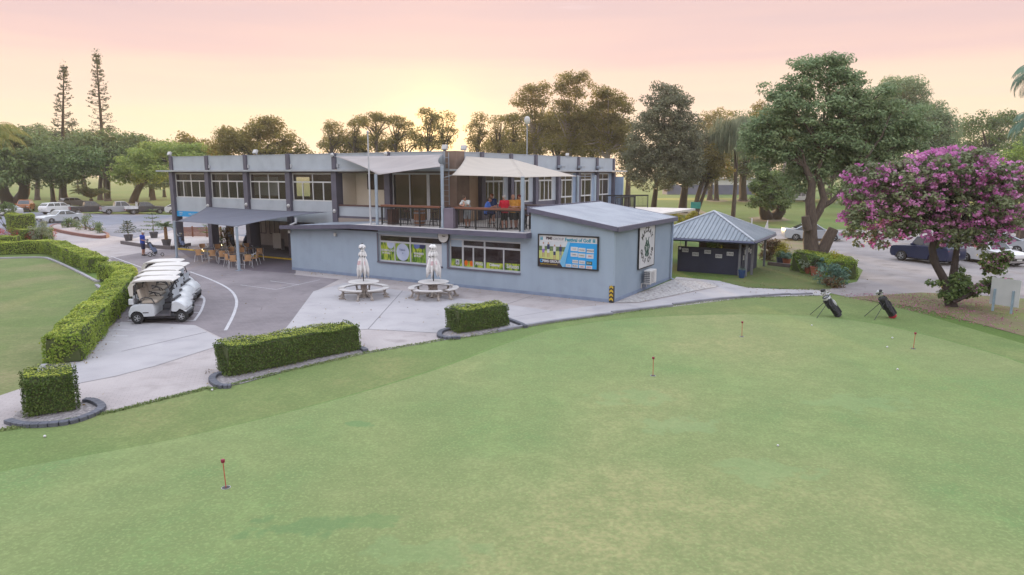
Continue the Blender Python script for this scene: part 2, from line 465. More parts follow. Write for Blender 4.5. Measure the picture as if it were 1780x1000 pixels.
BROWN = M("brown_interior", (0.24, 0.165, 0.11), (0.19, 0.13, 0.09), 0.8, 0.8)
TANI = M("tan_interior", (0.62, 0.47, 0.31), (0.54, 0.40, 0.26), 0.8, 0.8)
TIMBER = M("bar_timber", (0.19, 0.078, 0.048), (0.14, 0.056, 0.036), 3, 0.5, stretch=(1, 14, 14))
BLACK = M("black_metal", (0.025, 0.024, 0.026), (0.02, 0.02, 0.02), 3, 0.5)
RUBBER = M("rubber", (0.02, 0.02, 0.022), (0.028, 0.027, 0.027), 6, 0.85)
STEEL = M("galvanised_steel", (0.30, 0.33, 0.38), (0.26, 0.29, 0.34), 3, 0.45, metal=0.3)
ALU = M("aluminium", (0.50, 0.51, 0.54), (0.45, 0.46, 0.5), 6, 0.35, metal=0.5)
WICKER = M("tan_wicker", (0.44, 0.26, 0.135), (0.36, 0.20, 0.10), 60, 0.7, stretch=(1, 1, 0.3))
GLASS = glassmat("window_glass", (0.06, 0.05, 0.042), 0.33)
GLASSD = glassmat("shop_glass", (0.035, 0.024, 0.024), 0.72)
CARGLASS = M("car_glass", (0.018, 0.022, 0.028), (0.015, 0.018, 0.024), 1, 0.08, spec=0.6)
BARK = M("bark", (0.10, 0.074, 0.058), (0.058, 0.043, 0.036), 6, 0.9, bmp=0.6, bscale=12, stretch=(3, 3, 0.6))
BARKP = M("pale_bark", (0.33, 0.28, 0.25), (0.23, 0.19, 0.165), 3, 0.85, bmp=0.3, bscale=10, stretch=(3, 3, 0.6))
SIGNBLUE = M("sign_blue", (0.02, 0.27, 0.60), (0.018, 0.25, 0.56), 1, 0.4)

# ------------------------------------------------------------------ turf, paving, roads (each sheet 4 mm over the one below)
def sheet(name, px, z, mat, kind="structure", smooth_n=0, label=None):
    pts = [G(*p) for p in px]
    if smooth_n:
        pts = catmull(pts, smooth_n)
    me = bpy.data.meshes.new(name); bm = bmesh.new()
    vs = [bm.verts.new((p.x, p.y, z)) for p in pts]
    f = bm.faces.new(vs); f.normal_update()
    if f.normal.z < 0: f.normal_flip()
    bmesh.ops.triangulate(bm, faces=[f]); bm.to_mesh(me); bm.free()
    o = link(name, me, mat); o["kind"] = kind
    if label: o["label"] = label
    return o
def catmull(pts, n, closed=True):
    o = []; m = len(pts)
    for i in range(m if closed else m - 1):
        if closed: a, b, c, d = (pts[(i + k) % m] for k in (-1, 0, 1, 2))
        else: a, b, c, d = pts[max(i - 1, 0)], pts[i], pts[i + 1], pts[min(i + 2, m - 1)]
        for j in range(n):
            t = j / n
            o.append(0.5 * ((2 * b) + (c - a) * t + (2 * a - 5 * b + 4 * c - d) * t * t + (3 * b - a - 3 * c + d) * t ** 3))
    if not closed: o.append(pts[-1])
    return o

GRASSG = grass("fairway_grass", (0.08, 0.14, 0.03), (0.108, 0.165, 0.04), (0.065, 0.115, 0.026), 0.06, 8, dry=(0.13, 0.15, 0.048))
me = bpy.data.meshes.new("ground"); S = 1300
me.from_pydata([(-S * .6, -60, 0), (S * .6, -60, 0), (S * .6, S, 0), (-S * .6, S, 0)], [], [(0, 1, 2, 3)])
link("ground", me, GRASSG)["kind"] = "structure"
# everything on this side of the path: collar of the putting green
COLLAR = grass("collar_grass", (0.125, 0.19, 0.062), (0.16, 0.215, 0.075), (0.098, 0.158, 0.05), 0.22, 10, dry=(0.2, 0.2, 0.085), stripes=0.8)
sheet("green_collar", [(-500, 1500), (-420, 900), (0, 745), (100, 733), (205, 712), (365, 672), (480, 648), (640, 612), (770, 590), (870, 572), (980, 556), (1065, 545), (1170, 529), (1290, 517),
                        (1420, 512), (1480, 516), (1600, 545), (1700, 575), (1780, 598), (2100, 700), (2600, 1500)], 0.004, COLLAR)
gc = [G(505, 920), G(655, 905), G(1190, 740), G(1480, 700), G(1340, 820), G(750, 960), G(620, 740), G(1100, 690), G(880, 680)]
GREEN = grass("putting_green_grass", (0.145, 0.225, 0.08), (0.205, 0.256, 0.102), (0.115, 0.196, 0.072), 0.18, 10, dry=(0.28, 0.262, 0.125), stripes=0.35,
              cols=[((gc[0].x, gc[0].y), (1.0, 0.55), (0.095, 0.165, 0.066), 0.55), ((gc[1].x, gc[1].y), (0.7, 0.35), (0.105, 0.18, 0.068), 0.45),
                    ((gc[2].x, gc[2].y), (1.2, 0.7), (0.185, 0.262, 0.12), 0.35), ((gc[3].x, gc[3].y), (1.6, 0.9), (0.175, 0.252, 0.11), 0.35),
                    ((gc[4].x, gc[4].y), (1.3, 0.8), (0.175, 0.252, 0.11), 0.35), ((gc[5].x, gc[5].y), (1.4, 0.5), (0.16, 0.235, 0.1), 0.35),
                    ((gc[6].x, gc[6].y), (0.5, 0.3), (0.10, 0.18, 0.07), 0.6), ((gc[7].x, gc[7].y), (1.5, 0.8), (0.175, 0.252, 0.11), 0.35)])
PG = [(-460, 1480), (-300, 900), (0, 822), (150, 793), (300, 765), (460, 728), (640, 680), (780, 636), (880, 598), (960, 574), (1050, 559), (1150, 551), (1280, 547), (1400, 550),
                        (1500, 560), (1600, 581), (1700, 608), (1780, 634), (2050, 740), (2500, 1480)]
sheet("putting_green", PG, 0.012, GREEN, smooth_n=6)
er = [Vector((p.x, p.y, 0)) for p in catmull([G(*p) for p in PG], 6)]; cc = sum(er, Vector()) / len(er)
me = bpy.data.meshes.new("green_edge")
rim = [p + (p - cc).normalized() * 0.14 for p in er]; n_ = len(er)
me.from_pydata([(*p.xy, 0.008) for p in er] + [(*p.xy, 0.008) for p in rim], [], [(i, (i + 1) % n_, n_ + (i + 1) % n_, n_ + i) for i in range(n_)])
link("green_edge", me, grass("green_edge_grass", (0.12, 0.19, 0.055), (0.15, 0.22, 0.07), (0.10, 0.16, 0.05), 0.6, 10))["kind"] = "structure"
LAWN = grass("lawn_grass", (0.12, 0.168, 0.055), (0.155, 0.19, 0.07), (0.10, 0.148, 0.045), 0.3, 9, dry=(0.225, 0.195, 0.105))
sheet("lawn", [(-400, 452), (82, 449), (172, 489), (190, 508), (160, 550), (100, 605), (72, 640), (60, 668), (0, 688), (-400, 800)], 0.008, LAWN)
# paving
PAVEP = paver("pink_pavers", (0.315, 0.275, 0.27), (0.27, 0.238, 0.238), (0.20, 0.175, 0.175), rot=R(-20), c3=(0.36, 0.325, 0.32))
PAVED = paver("grey_pavers", (0.165, 0.143, 0.152), (0.125, 0.108, 0.118), (0.085, 0.076, 0.084), rot=R(14), c3=(0.205, 0.178, 0.188))
sheet("paving", [(-500, 760), (-200, 715), (0, 680), (60, 664), (75, 640), (140, 575), (208, 500), (218, 478), (180, 455), (95, 418), (80, 405), (100, 398), (180, 408), (255, 413), (300, 400), (420, 396), (512, 420), (520, 470), (700, 490), (1065, 526),
                 (1170, 487), (1420, 503), (1440, 514), (1300, 518), (1065, 546), (870, 573), (770, 592), (640, 614), (365, 674), (205, 714), (0, 747), (-400, 900)], 0.006, PAVEP)
sheet("driveway", [(190, 449), (255, 438), (300, 432), (330, 436), (512, 455), (512, 478), (590, 486), (550, 506), (494, 574), (400, 595), (340, 566), (205, 562), (150, 540), (205, 500), (213, 474)], 0.010, PAVED)
SHADEPAVE = paver("shaded_pavers", (0.10, 0.083, 0.10), (0.085, 0.072, 0.085), (0.06, 0.055, 0.065), rot=R(14), c3=(0.125, 0.10, 0.115))  # darker pavers: the shade under the sail put into the paving colour
sheet("shaded_paving", [(330, 449), (310, 434), (400, 415), (514, 440), (514, 476), (440, 471), (380, 460)], 0.014, SHADEPAVE)
CONC = M("concrete", (0.345, 0.327, 0.337), (0.30, 0.285, 0.295), 0.5, 0.8, bmp=0.1, bscale=60, c3=(0.20, 0.19, 0.21), scale3=1.1, amt3=0.42)
sheet("slab", [(211, 560), (338, 566), (396, 597), (330, 618), (270, 637), (200, 655), (143, 666), (95, 678), (110, 640), (160, 590)], 0.016, CONC)
sheet("terrace", [(545, 507), (600, 492), (700, 506), (880, 530), (960, 541), (1050, 540), (870, 572), (770, 580), (640, 573), (492, 579)], 0.016, CONC)
sheet("footpath", [(868, 556), (960, 541), (1062, 529), (1112, 528), (1210, 508), (1250, 499), (1240, 492), (1172, 486), (1176, 482), (1260, 490), (1300, 501), (1420, 506), (1445, 509), (1440, 514), (1300, 517), (1165, 530), (1065, 545), (870, 573)], 0.020, CONC)
sheet("edge_strip", [(620, 480), (700, 488), (912, 511), (1062, 527), (1050, 534), (900, 516), (700, 496), (600, 490)], 0.012, PAVEP)
joint = MB()
for a, b in (((880, 530), (925, 515)), ((700, 506), (640, 573)), ((960, 541), (868, 556)), ((211, 612), (360, 578))):
    p, q = G(*a), G(*b); d = (q - p).normalized(); n = Vector((-d.y, d.x, 0)) * 0.012
    joint.add([p + n + Vector((0, 0, .0225)), p - n + Vector((0, 0, .0225)), q - n + Vector((0, 0, .0225)), q + n + Vector((0, 0, .0225))], [(0, 1, 2, 3)])
joint.build("slab_joints", M("joint_line", (0.12, 0.11, 0.12), None, 3, 0.9))["kind"] = "structure"
PEB = M("pebbles", (0.42, 0.40, 0.39), (0.22, 0.205, 0.205), 7, 0.8, bmp=1.0, bscale=16, c3=(0.47, 0.45, 0.44), scale3=14, amt3=0.9)
def bed(name, px, z=0.018, mat=None): return sheet(name, px, z, mat or PEB)
bed("pebble_strip", [(1071, 527), (1165, 488.5), (1172, 486.5), (1238, 492), (1248, 499), (1205, 507), (1112, 526)], 0.024)
PEBD = M("dark_pebbles", (0.25, 0.225, 0.225), (0.14, 0.125, 0.13), 11, 0.85, bmp=1.0, bscale=18, c3=(0.38, 0.36, 0.35), scale3=15, amt3=0.8)
bed("pebble_bed", [(368, 658), (395, 645), (500, 622), (605, 600), (632, 612), (520, 640), (420, 668), (378, 676)], mat=PEBD)
bed("pebble_bed", [(762, 581), (800, 566), (870, 556), (905, 566), (870, 578), (790, 590), (768, 590)], mat=PEBD)
bed("pebble_bed", [(12, 738), (30, 718), (60, 702), (150, 700), (178, 712), (160, 724), (110, 736), (60, 740)], mat=PEBD)
# car park and gravel road
ASPH = M("asphalt", (0.165, 0.175, 0.215), (0.135, 0.145, 0.18), 0.35, 0.85, bmp=0.2, bscale=50, c3=(0.11, 0.115, 0.14), scale3=1.2, amt3=0.4)
sheet("car_park", [(-600, 378), (-600, 372), (0, 368), (300, 374), (420, 378), (600, 384), (520, 402), (430, 412), (300, 400), (255, 413), (225, 415), (180, 408), (100, 398), (85, 402), (-40, 412), (-600, 412)], 0.010, ASPH)
GRAV = M("gravel_road", (0.265, 0.24, 0.235), (0.185, 0.168, 0.17), 0.35, 0.9, bmp=0.4, bscale=12, c3=(0.15, 0.13, 0.125), scale3=0.9, amt3=0.8, stretch=(0.4, 1, 1))
sheet("gravel_road", [(1150, 410), (1300, 396), (1400, 399), (1560, 400), (1780, 402), (2300, 405), (2300, 480), (1800, 520), (1700, 517), (1600, 512), (1475, 517), (1420, 505), (1490, 490), (1500, 470), (1450, 440), (1350, 425)], 0.008, GRAV)
DIRT = M("leaf_litter", (0.14, 0.10, 0.065), (0.12, 0.155, 0.042), 0.7, 0.95, bmp=0.5, bscale=25, c3=(0.22, 0.11, 0.12), scale3=6, amt3=0.5)
sheet("garden_bed", [(1475, 517), (1600, 509), (1700, 514), (1810, 522), (1860, 606), (1780, 585), (1700, 563), (1600, 536), (1500, 521)], 0.014, DIRT)
DIRT2 = M("bare_soil", (0.17, 0.125, 0.085), (0.13, 0.125, 0.06), 0.5, 0.95, bmp=0.4, bscale=20)
sheet("island_lawn", [(1250, 489), (1290, 478), (1330, 462), (1400, 470), (1440, 490), (1445, 503), (1350, 503), (1290, 499)], 0.024, grass("island_grass", (0.085, 0.125, 0.035), (0.11, 0.14, 0.045), (0.14, 0.12, 0.055), 0.5, 45))
for x, y, rx, ry in ((1136, 367, 40, 6), (1188, 369, 46, 6), (1337, 381, 40, 5), (1294, 349, 22, 2.5), (1245, 349, 22, 2.5), (1380, 432, 60, 16), (233, 353, 18, 2), (22, 357, 24, 2.5), (117, 355, 20, 2.2)):
    sheet("soil_patch", [(x + rx * math.cos(a / 14 * 6.283) * random.uniform(.75, 1.15), y + ry * math.sin(a / 14 * 6.283) * random.uniform(.75, 1.15)) for a in range(14)], 0.011, DIRT2, smooth_n=3)
yellow_turf = grass("yellow_fairway", (0.30, 0.27, 0.06), (0.24, 0.235, 0.06), (0.2, 0.2, 0.05), 0.05, 20)  # yellower grass than the rest of the fairway
sheet("mown_fairway", [(1140, 344.6), (1230, 344), (1310, 345), (1420, 346), (1780, 352), (1780, 357), (1420, 352), (1300, 350), (1200, 348.5), (1140, 348)], 0.010, yellow_turf)
# fallen blossom round the pink tree: nobody could count it
rg = np.random.default_rng(5)
pts = []
while len(pts) < 2600:
    x = rg.normal(1570, 95); y = rg.uniform(508, 580)
    lo = 511 + max(0, (1600 - x)) * 0.0; hi = 519 + max(0, (x - 1475)) * 0.21
    if lo < y < hi and 1462 < x < 1790:
        g = G(x, y); pts.append((g.x, g.y, 0.03))
P = np.array(pts)
PETAL = leafmat("fallen_petal", (0.42, 0.10, 0.28), (0.34, 0.09, 0.20), (0.20, 0.11, 0.06), 0.2)
tag(link("fallen_petals", quads_mesh("fallen_petals", leaves(P, np.tile([0, 0, 1.0], (len(P), 1)), 0.065, 0.6, 0.35, rg), PETAL)), "pink and brown fallen petals under the flowering tree", None, None, "stuff")
# painted lines
LINE = M("line_paint", (0.46, 0.45, 0.47), (0.34, 0.33, 0.35), 8, 0.7)
def line(mb, px, w, z, curve=0):
    pts = [G(*p) for p in px]
    if curve: pts = catmull(pts, curve, False)
    for i in range(len(pts) - 1):
        d = (pts[i + 1] - pts[i]).normalized(); n = Vector((-d.y, d.x, 0)) * w / 2
        a, b = pts[i], pts[i + 1] + d * (0.02 if i < len(pts) - 2 else 0)
        mb.add([Vector((q.x, q.y, z)) for q in (a - n, a + n, b + n, b - n)], [(0, 1, 2, 3)])
mb = MB()
line(mb, [(330, 473), (365, 486), (398, 503), (411, 522), (407, 545), (392, 575)], 0.12, 0.018, 6)
line(mb, [(344, 512), (355, 520), (350, 540), (338, 558)], 0.10, 0.018, 5)
for a, b in (((343, 516), (354, 519)), ((333, 531), (353, 531.5)), ((318, 544), (346, 544)), ((222, 558), (338, 558)), ((196, 574), (232, 575)), ((186, 584), (222, 585)), ((176, 595), (206, 596)), ((193, 446), (250, 467)),
             ((180, 451), (196, 450)), ((186, 456), (214, 455)), ((193, 461), (228, 460)), ((202, 466), (240, 465)), ((210, 471), (243, 470))):
    line(mb, [a, b], 0.09, 0.0195)
line(mb, [(418, 496), (480, 504), (556, 487)], 0.05, 0.018); line(mb, [(470, 489), (520, 496)], 0.05, 0.0188)
mb.build("driveway_lines", LINE)["kind"] = "structure"
mb = MB()
for i in range(7):
    y = 391 + i * 3.1
    line(mb, [(160 + i * 10, y), (330 + i * 6, y + 4.2)], 0.14, 0.016)
line(mb, [(132, 397), (205, 391), (300, 391)], 0.12, 0.0165)
mb.build("parking_lines", LINE)["kind"] = "structure"
# kerbs
BLUEST = M("bluestone", (0.10, 0.105, 0.13), (0.07, 0.074, 0.092), 3, 0.7, bmp=0.4, bscale=12)
KERBG = M("kerb_grey", (0.22, 0.22, 0.245), (0.15, 0.15, 0.17), 1.5, 0.85, bmp=0.2, bscale=30)
KERBC = M("kerb_concrete", (0.30, 0.29, 0.32), (0.24, 0.23, 0.25), 2, 0.85, bmp=0.2, bscale=30)
def kerb(name, px, w, h, mat, curve=5, gaps=0.0, label=None, z0=-0.05):
    pts = [G(*p) for p in px]
    if curve: pts = catmull(pts, curve, False)
    mb = MB(); n = len(pts)
    for i in range(n - 1):
        a, b = pts[i], pts[i + 1]; d = (b - a); l = d.length
        if l < 1e-4: continue
        ang = math.atan2(d.y, d.x)
        mb.boxc(((a.x + b.x) / 2, (a.y + b.y) / 2, (h + z0) / 2 + 0.001 * (i % 2)), (l + (0.03 if not gaps else -gaps), w, h - z0), ang)
    o = mb.build(name, mat, bevel=0.015); return o
kerb("lawn_edging", [(-60, 450), (0, 450), (70, 449), (90, 453), (130, 471), (165, 489), (172, 490)], 0.16, 0.10, KERBC)["kind"] = "structure"
kerb("lawn_edging", [(168, 497), (176, 503), (189, 511)], 0.16, 0.10, KERBC)["kind"] = "structure"
kerb("lawn_edging", [(66, 657), (70, 648), (78, 638)], 0.16, 0.10, KERBC)["kind"] = "structure"
kerb("path_kerb", [(866, 577), (960, 561), (1064, 547)], 0.16, 0.10, KERBG)["kind"] = "structure"
kerb("path_kerb", [(1064, 545), (1105, 540), (1168, 533)], 0.16, 0.10, KERBG)["kind"] = "structure"
kerb("path_kerb", [(1170, 531), (1240, 522), (1318, 516)], 0.15, 0.10, KERBG)["kind"] = "structure"
kerb("path_kerb", [(1320, 516), (1372, 513)], 0.15, 0.10, KERBG)["kind"] = "structure"
kerb("path_kerb", [(1374, 513.5), (1411, 512)], 0.15, 0.09, KERBG)["kind"] = "structure"
def stone_kerb(px, label, curve=3, w=0.19, h=0.10):
    o = kerb("bluestone_edging", px, w, h, BLUEST, curve, 0.004); tag(o, label, "garden edging"); return o
stone_kerb([(14, 735), (35, 741), (70, 742), (120, 737), (160, 724), (178, 711), (162, 700), (146, 699)], "bluestone block edging curved round the small square hedge")
stone_kerb([(402, 674), (382, 674), (369, 664), (374, 655), (390, 651)], "short curved bluestone edging at the left end of the longest front hedge")
stone_kerb([(600, 611), (622, 606), (636, 612)], "bluestone edging tip at the right end of the longest front hedge", 2)
stone_kerb([(800, 589), (778, 590), (764, 586), (768, 578), (782, 574)], "curved bluestone edging at the left end of the mid-size front hedge")
stone_kerb([(878, 556), (905, 566), (914, 571)], "sloping bluestone edging closing the right end of the mid-size front hedge bed", 2, 0.16, 0.12)
tag(kerb("timber_edging", [(1335, 461), (1380, 466), (1402, 474)], 0.14, 0.22, M("old_timber", (0.14, 0.11, 0.11), None, 4, 0.9), 0), "low grey timber edging between the shed lawn and the potted plants", "garden edging")

# tufts where the turf meets paving and kerbs: nobody could count them
rg = np.random.default_rng(31); pts = []
for px, n_ in (([(0, 748), (100, 735), (205, 714), (365, 674)], 1500), ([(366, 678), (480, 650), (640, 613), (770, 591)], 1500), ([(780, 592), (870, 576), (980, 559), (1065, 548), (1170, 532), (1290, 519), (1420, 514)], 1500), ([(1255, 490), (1300, 501), (1440, 505)], 500), ([(70, 650), (90, 618), (160, 548), (190, 512)], 700), ([(0, 449), (82, 449), (172, 491)], 400)):
    q = [G(*p) for p in px]; ls = [(q[i + 1] - q[i]).length for i in range(len(q) - 1)]; pr = np.array(ls) / sum(ls)
    for _ in range(n_):
        i = rg.choice(len(pr), p=pr); p = q[i].lerp(q[i + 1], rg.uniform()); pts.append((p.x + rg.normal(0, .05), p.y + rg.normal(-.03, .06), .03))
P = np.array(pts); N_ = rg.normal(0, 1, (len(P), 3)) * [.7, .7, .2] + [0, 0, .7]
tag(link("edge_grass", quads_mesh("edge_grass", leaves(P, N_, .075, .3, .3, rg), leafmat("edge_blade", (0.11, 0.17, 0.05), (0.15, 0.21, 0.07), (0.22, 0.24, 0.10), .3))), "ragged tufts of turf along the paving and kerbs", None, None, "stuff")
# ------------------------------------------------------------------ clubhouse (local x = metres right along the front, y = metres back)
club = thing("clubhouse", "long two-storey grey clubhouse with charcoal posts, upper windows and a low shop wing in front", "building", BO, -BA)
def bl(x, y, z=0.0): return BW(-x, y, z)
XL = lambda y0: Matrix(((1, 0, 0, 0), (0, -1, 0, y0), (0, 0, 1, 0), (0, 0, 0, 1)))       # (along, out, z) on a wall facing the front
XR = lambda x0: Matrix(((0, 1, 0, x0), (1, 0, 0, 0), (0, 0, 1, 0), (0, 0, 0, 1)))         # on a wall facing right
TXT = lambda x, y, z: Matrix(((1, 0, 0, x), (0, 0, -1, y), (0, 1, 0, z), (0, 0, 0, 1)))   # lettering on a front wall
TXTR = lambda x, y, z: Matrix(((0, 0, 1, x), (1, 0, 0, y), (0, 1, 0, z), (0, 0, 0, 1)))   # lettering on a right wall
def bpart(name, mat, fn, xf=None, parent=None, bevel=0.0, smooth=False):
    mb = MB(xf); fn(mb); return mb.build(name, mat, parent or club, bevel=bevel, smooth=smooth)
def window(xf, x0, x1, z0, z1, bars=(), trans=(), glass=None, fw=0.055, parent=None, frame=None, out0=-0.06, out1=0.0, segs=None):
    """frame mesh with its panes as children; bars: x of uprights, trans: z of crossbars"""
    mb = MB(xf)
    mb.box(x0, x0 + fw, out0, out1, z0, z1); mb.box(x1 - fw, x1, out0, out1, z0, z1)
    mb.box(x0 + fw, x1 - fw, out0, out1, z0, z0 + fw); mb.box(x0 + fw, x1 - fw, out0, out1, z1 - fw, z1)
    for z in trans: mb.box(x0 + fw, x1 - fw, out0 + .002, out1 - .002, z - fw * .6, z + fw * .6)
    for b in bars:
        x, za, zb, w = b if len(b) == 4 else (*b, fw)
        mb.box(x - w / 2, x + w / 2, out0 + .004, out1 + .004, za, zb)
    o = mb.build("window", frame or TRIM, parent or club)
    g = MB(xf); g.box(x0 + fw * .5, x1 - fw * .5, out0 + .02, out0 + .028, z0 + fw * .5, z1 - fw * .5)
    g.build("pane", glass or GLASS, o)
    return o
# ---- upper storey, left wing (front at y = 4) and right wing (front at x = -11.5)
LX = [-38.4, -34.05, -29.7, -25.35, -21.04, -16.55, -12.0]
RY = [6.68, 10.1, 13.4, 16.8, 20.2, 23.7, 27.2]
F = 4.0
def posts(mb):
    for i, x in enumerate(LX[:-1]):
        z0 = 0.0 if i < 4 else (2.6 if i == 4 else 2.97)
        if i in (0, 1, 2, 3): mb.box(x - .22, x + .22, F - .18, F + .42, z0, 5.90)
        else: mb.box(x - .22, x + .22, F - .18, F + .42, z0, 5.90)
        mb.box(x - .17, x + .17, F - .10, F + .2, 6.04, 7.08)
for i, x in enumerate(LX[:-1]):
    z0 = 0.0 if i < 4 else (2.6 if i == 4 else 2.97)
    def one(mb, x=x, z0=z0):
        mb.box(x - .22, x + .22, F - .18, F + .42, z0, 5.90); mb.box(x - .17, x + .17, F - .12, F + .2, 6.04, 7.09)
    bpart("post", DARK, one, bevel=0.012)
for y in RY:
    def one(mb, y=y):
        mb.box(-11.9, -11.32, y - .2, y + .2, 2.97, 5.90); mb.box(-11.7, -11.38, y - .16, y + .16, 6.04, 7.06)
    bpart("post", DARK, one, bevel=0.012)
bpart("corner_pier", M("pier_paint", (0.20, 0.14, 0.11), None, 2, 0.7), lambda mb: (mb.box(-12.3, -11.3, F - .2, F + 1.1, 2.97, 5.90), mb.box(-12.15, -11.4, F - .1, F + .75, 6.04, 7.06)))
# eave slabs
def eave(mb):
    mb.box(-40.0, -12.0, F - .35, F + .8, 5.92, 6.03); mb.box(-12.0, -10.95, F - .352, 29.1, 5.921, 6.031)
bpart("eave", M("eave_slab", (0.36, 0.38, 0.41), (0.3, 0.32, 0.35), 2, 0.6), eave)
bpart("soffit_beam", M("soffit_paint", (0.16, 0.13, 0.12), None, 2, 0.7), lambda mb: (mb.box(-38.3, -12.2, F + .02, F + .3, 5.80, 5.918), mb.box(-11.85, -11.55, 5.1, 27.1, 5.80, 5.917)))
# parapet panels, one per bay
for a, b in zip(LX[:-1], LX[1:]):
    bpart("parapet", WALLUP, lambda mb: (mb.box(a + .17, b - .17, F + .0, F + .15, 6.032, 7.02), mb.box(a + .17, b - .17, F - .03, F + .18, 7.022, 7.06)))
for a, b in zip([F + .76] + RY[:-1], RY):
    bpart("parapet", WALLUP, lambda mb: (mb.box(-11.65, -11.5, a + .16, b - .16, 6.033, 7.0), mb.box(-11.68, -11.47, a + .16, b - .16, 7.002, 7.04)))
bpart("roof", M("flat_roof", (0.2, 0.2, 0.21), None, 1, 0.8), lambda mb: (mb.box(-38.4, -12.31, F + .25, 15.0, 6.3, 6.4), mb.box(-23.0, -11.7, 15.01, 27.2, 6.3, 6.4)))
bpart("rain_outlet", TRIM, lambda mb: [mb.boxc((x + .30, F - .05, 6.28), (.12, .1, .24)) for x in LX[1:5]], bevel=.02)
# spandrels, windows of the four left bays
for i, (a, b) in enumerate(zip(LX[:4], LX[1:5])):
    bpart("wall", WALLUP, lambda mb: mb.box(a + .22, b - .22, F + .02, F + .17, 2.52, 3.96))
    w = b - a - .44; m = (a + b) / 2
    window(XL(F + .06), a + .24, b - .24, 3.965, 5.80, [(m, 4.0, 5.77, .07), (a + .22 + w * .25, 4.02, 5.19), (a + .22 + w * .75, 4.02, 5.19)], [5.22], GLASS, 0.075, frame=WHITE)
bpart("upper_floor", M("slab_underside", (0.30, 0.26, 0.23), (0.26, 0.22, 0.2), 1, 0.8), lambda mb: (mb.box(-38.2, -21.3, F + .18, 14.9, 2.55, 2.90), mb.box(-21.3, -12.0, 3.9, 14.9, 2.56, 2.95)))
bpart("end_wall", WALLUP, lambda mb: mb.box(-38.5, -38.3, F + .45, 15.0, 2.56, 6.9))
# rooms behind the glass: real walls, a far window, curtains
bpart("room_wall", BROWN, lambda mb: (mb.box(-29.8, -21.3, 9.9, 10.0, 2.91, 5.9), mb.box(-38.2, -36.9, 9.9, 10.0, 2.91, 5.9), mb.box(-33.4, -32.4, 9.9, 10.0, 2.91, 5.9), mb.box(-36.9, -29.8, 9.9, 10.0, 2.91, 4.0), mb.box(-36.9, -29.8, 9.9, 10.0, 5.5, 5.9)))
bpart("ceiling", M("ceiling_board", (0.5, 0.42, 0.34), None, 1, 0.8), lambda mb: mb.box(-38.2, -11.9, F + .45, 14.9, 5.93, 5.97))
CURT = M("curtain", (0.42, 0.40, 0.36), (0.3, 0.28, 0.25), 5, 0.9, stretch=(14, 14, 0.2))
for x in (-38.0, -33.7, -30.4, -26.1):
    bpart("curtain", CURT, lambda mb: [mb.box(x + k * .11, x + k * .11 + .08, F + .5 + .03 * (k % 2), F + .56 + .03 * (k % 2), 3.98, 5.7) for k in range(5)])
# porch bay with the screen on its wall
bpart("porch_wall", CREAM, lambda mb: (mb.box(-20.8, -16.8, 5.6, 5.75, 2.96, 5.92), mb.box(-20.95, -20.8, F + .43, 5.59, 2.96, 5.92)))
bpart("wall", WALLUP, lambda mb: mb.box(-20.82, -16.78, F + .02, F + .17, 2.62, 3.72))
bpart("sill", M("sill_timber", (0.10, 0.05, 0.045), None, 3, 0.6), lambda mb: mb.box(-20.82, -16.78, F - .03, F + .22, 3.722, 3.80))
bpart("wall_base", DARK, lambda mb: mb.box(-20.82, -15.0, F - .02, F + .018, 2.62, 3.08))
bpart("screen", M("screen_glass", (0.06, 0.04, 0.035), None, 2, 0.3), lambda mb: mb.box(-19.7, -18.0, 5.5, 5.58, 4.75, 5.75), bevel=0.02)
bpart("pole", BROWN, lambda mb: mb.box(-18.0, -17.88, 5.2, 5.32, 2.96, 5.9))
# glazed sliding doors of the last left bay
window(XL(F + .06), -16.3, -12.32, 2.97, 5.80, [(-14.95, 3.0, 5.77, .07), (-13.55, 3.0, 5.77, .22)], [], GLASS, 0.08, frame=TRIM)
bpart("room_wall", TANI, lambda mb: (mb.box(-16.6, -12.0, 6.4, 6.55, 2.96, 5.92), mb.box(-16.75, -16.62, F + .45, 6.54, 2.96, 5.92)))
# right wing: low walls, windows and glazed doors between the posts
XRW = XR(-11.56)
for i, (a, b) in enumerate(zip([F + 1.1] + RY[:-1], RY)):
    a0, b0 = a + .22, b - .22; w = b0 - a0; m = (a0 + b0) / 2
    if i == 0:
        bpart("wall", M("tan_wall", (0.42, 0.31, 0.22), None, 1, 0.8), lambda mb: mb.box(-11.75, -11.6, a0, b0, 2.97, 5.80)); continue
    if i in (1, 2, 3):
        bpart("wall", DARK, lambda mb: mb.box(-11.72, -11.57, a0, b0, 2.97, 3.86))
        window(XRW, a0, b0 - w * .18, 3.87, 5.80, [(a0 + w * .42, 3.9, 5.78, .08), (a0 + w * .2, 3.9, 5.28), (a0 + w * .63, 3.9, 5.28)], [5.30], GLASS, 0.085, frame=WHITE)
        bpart("wall", WALLUP, lambda mb: mb.box(-11.7, -11.55, b0 - w * .18, b0, 3.87, 5.80))
    else:
        window(XRW, a0, b0 - w * .2, 2.98, 5.80, [(a0 + w * .40, 3.0, 5.78, .08), (a0 + w * .2, 4.05, 5.28)], [4.05, 5.30], GLASS, 0.085, frame=WHITE)
        bpart("wall", M("blue_door_paint", (0.26, 0.33, 0.45), None, 1, 0.6), lambda mb: mb.box(-11.7, -11.55, b0 - w * .2, b0, 2.98, 5.80))
bpart("room_wall", TANI, lambda mb: (mb.box(-14.2, -14.05, 6.6, 27.0, 2.96, 5.92), mb.box(-14.04, -11.9, 27.0, 27.15, 2.96, 5.92)))
bpart("end_wall", M("blue_end_wall", (0.27, 0.35, 0.48), None, 1, 0.7), lambda mb: mb.box(-11.5, -10.6, 27.25, 27.4, 2.97, 5.5))
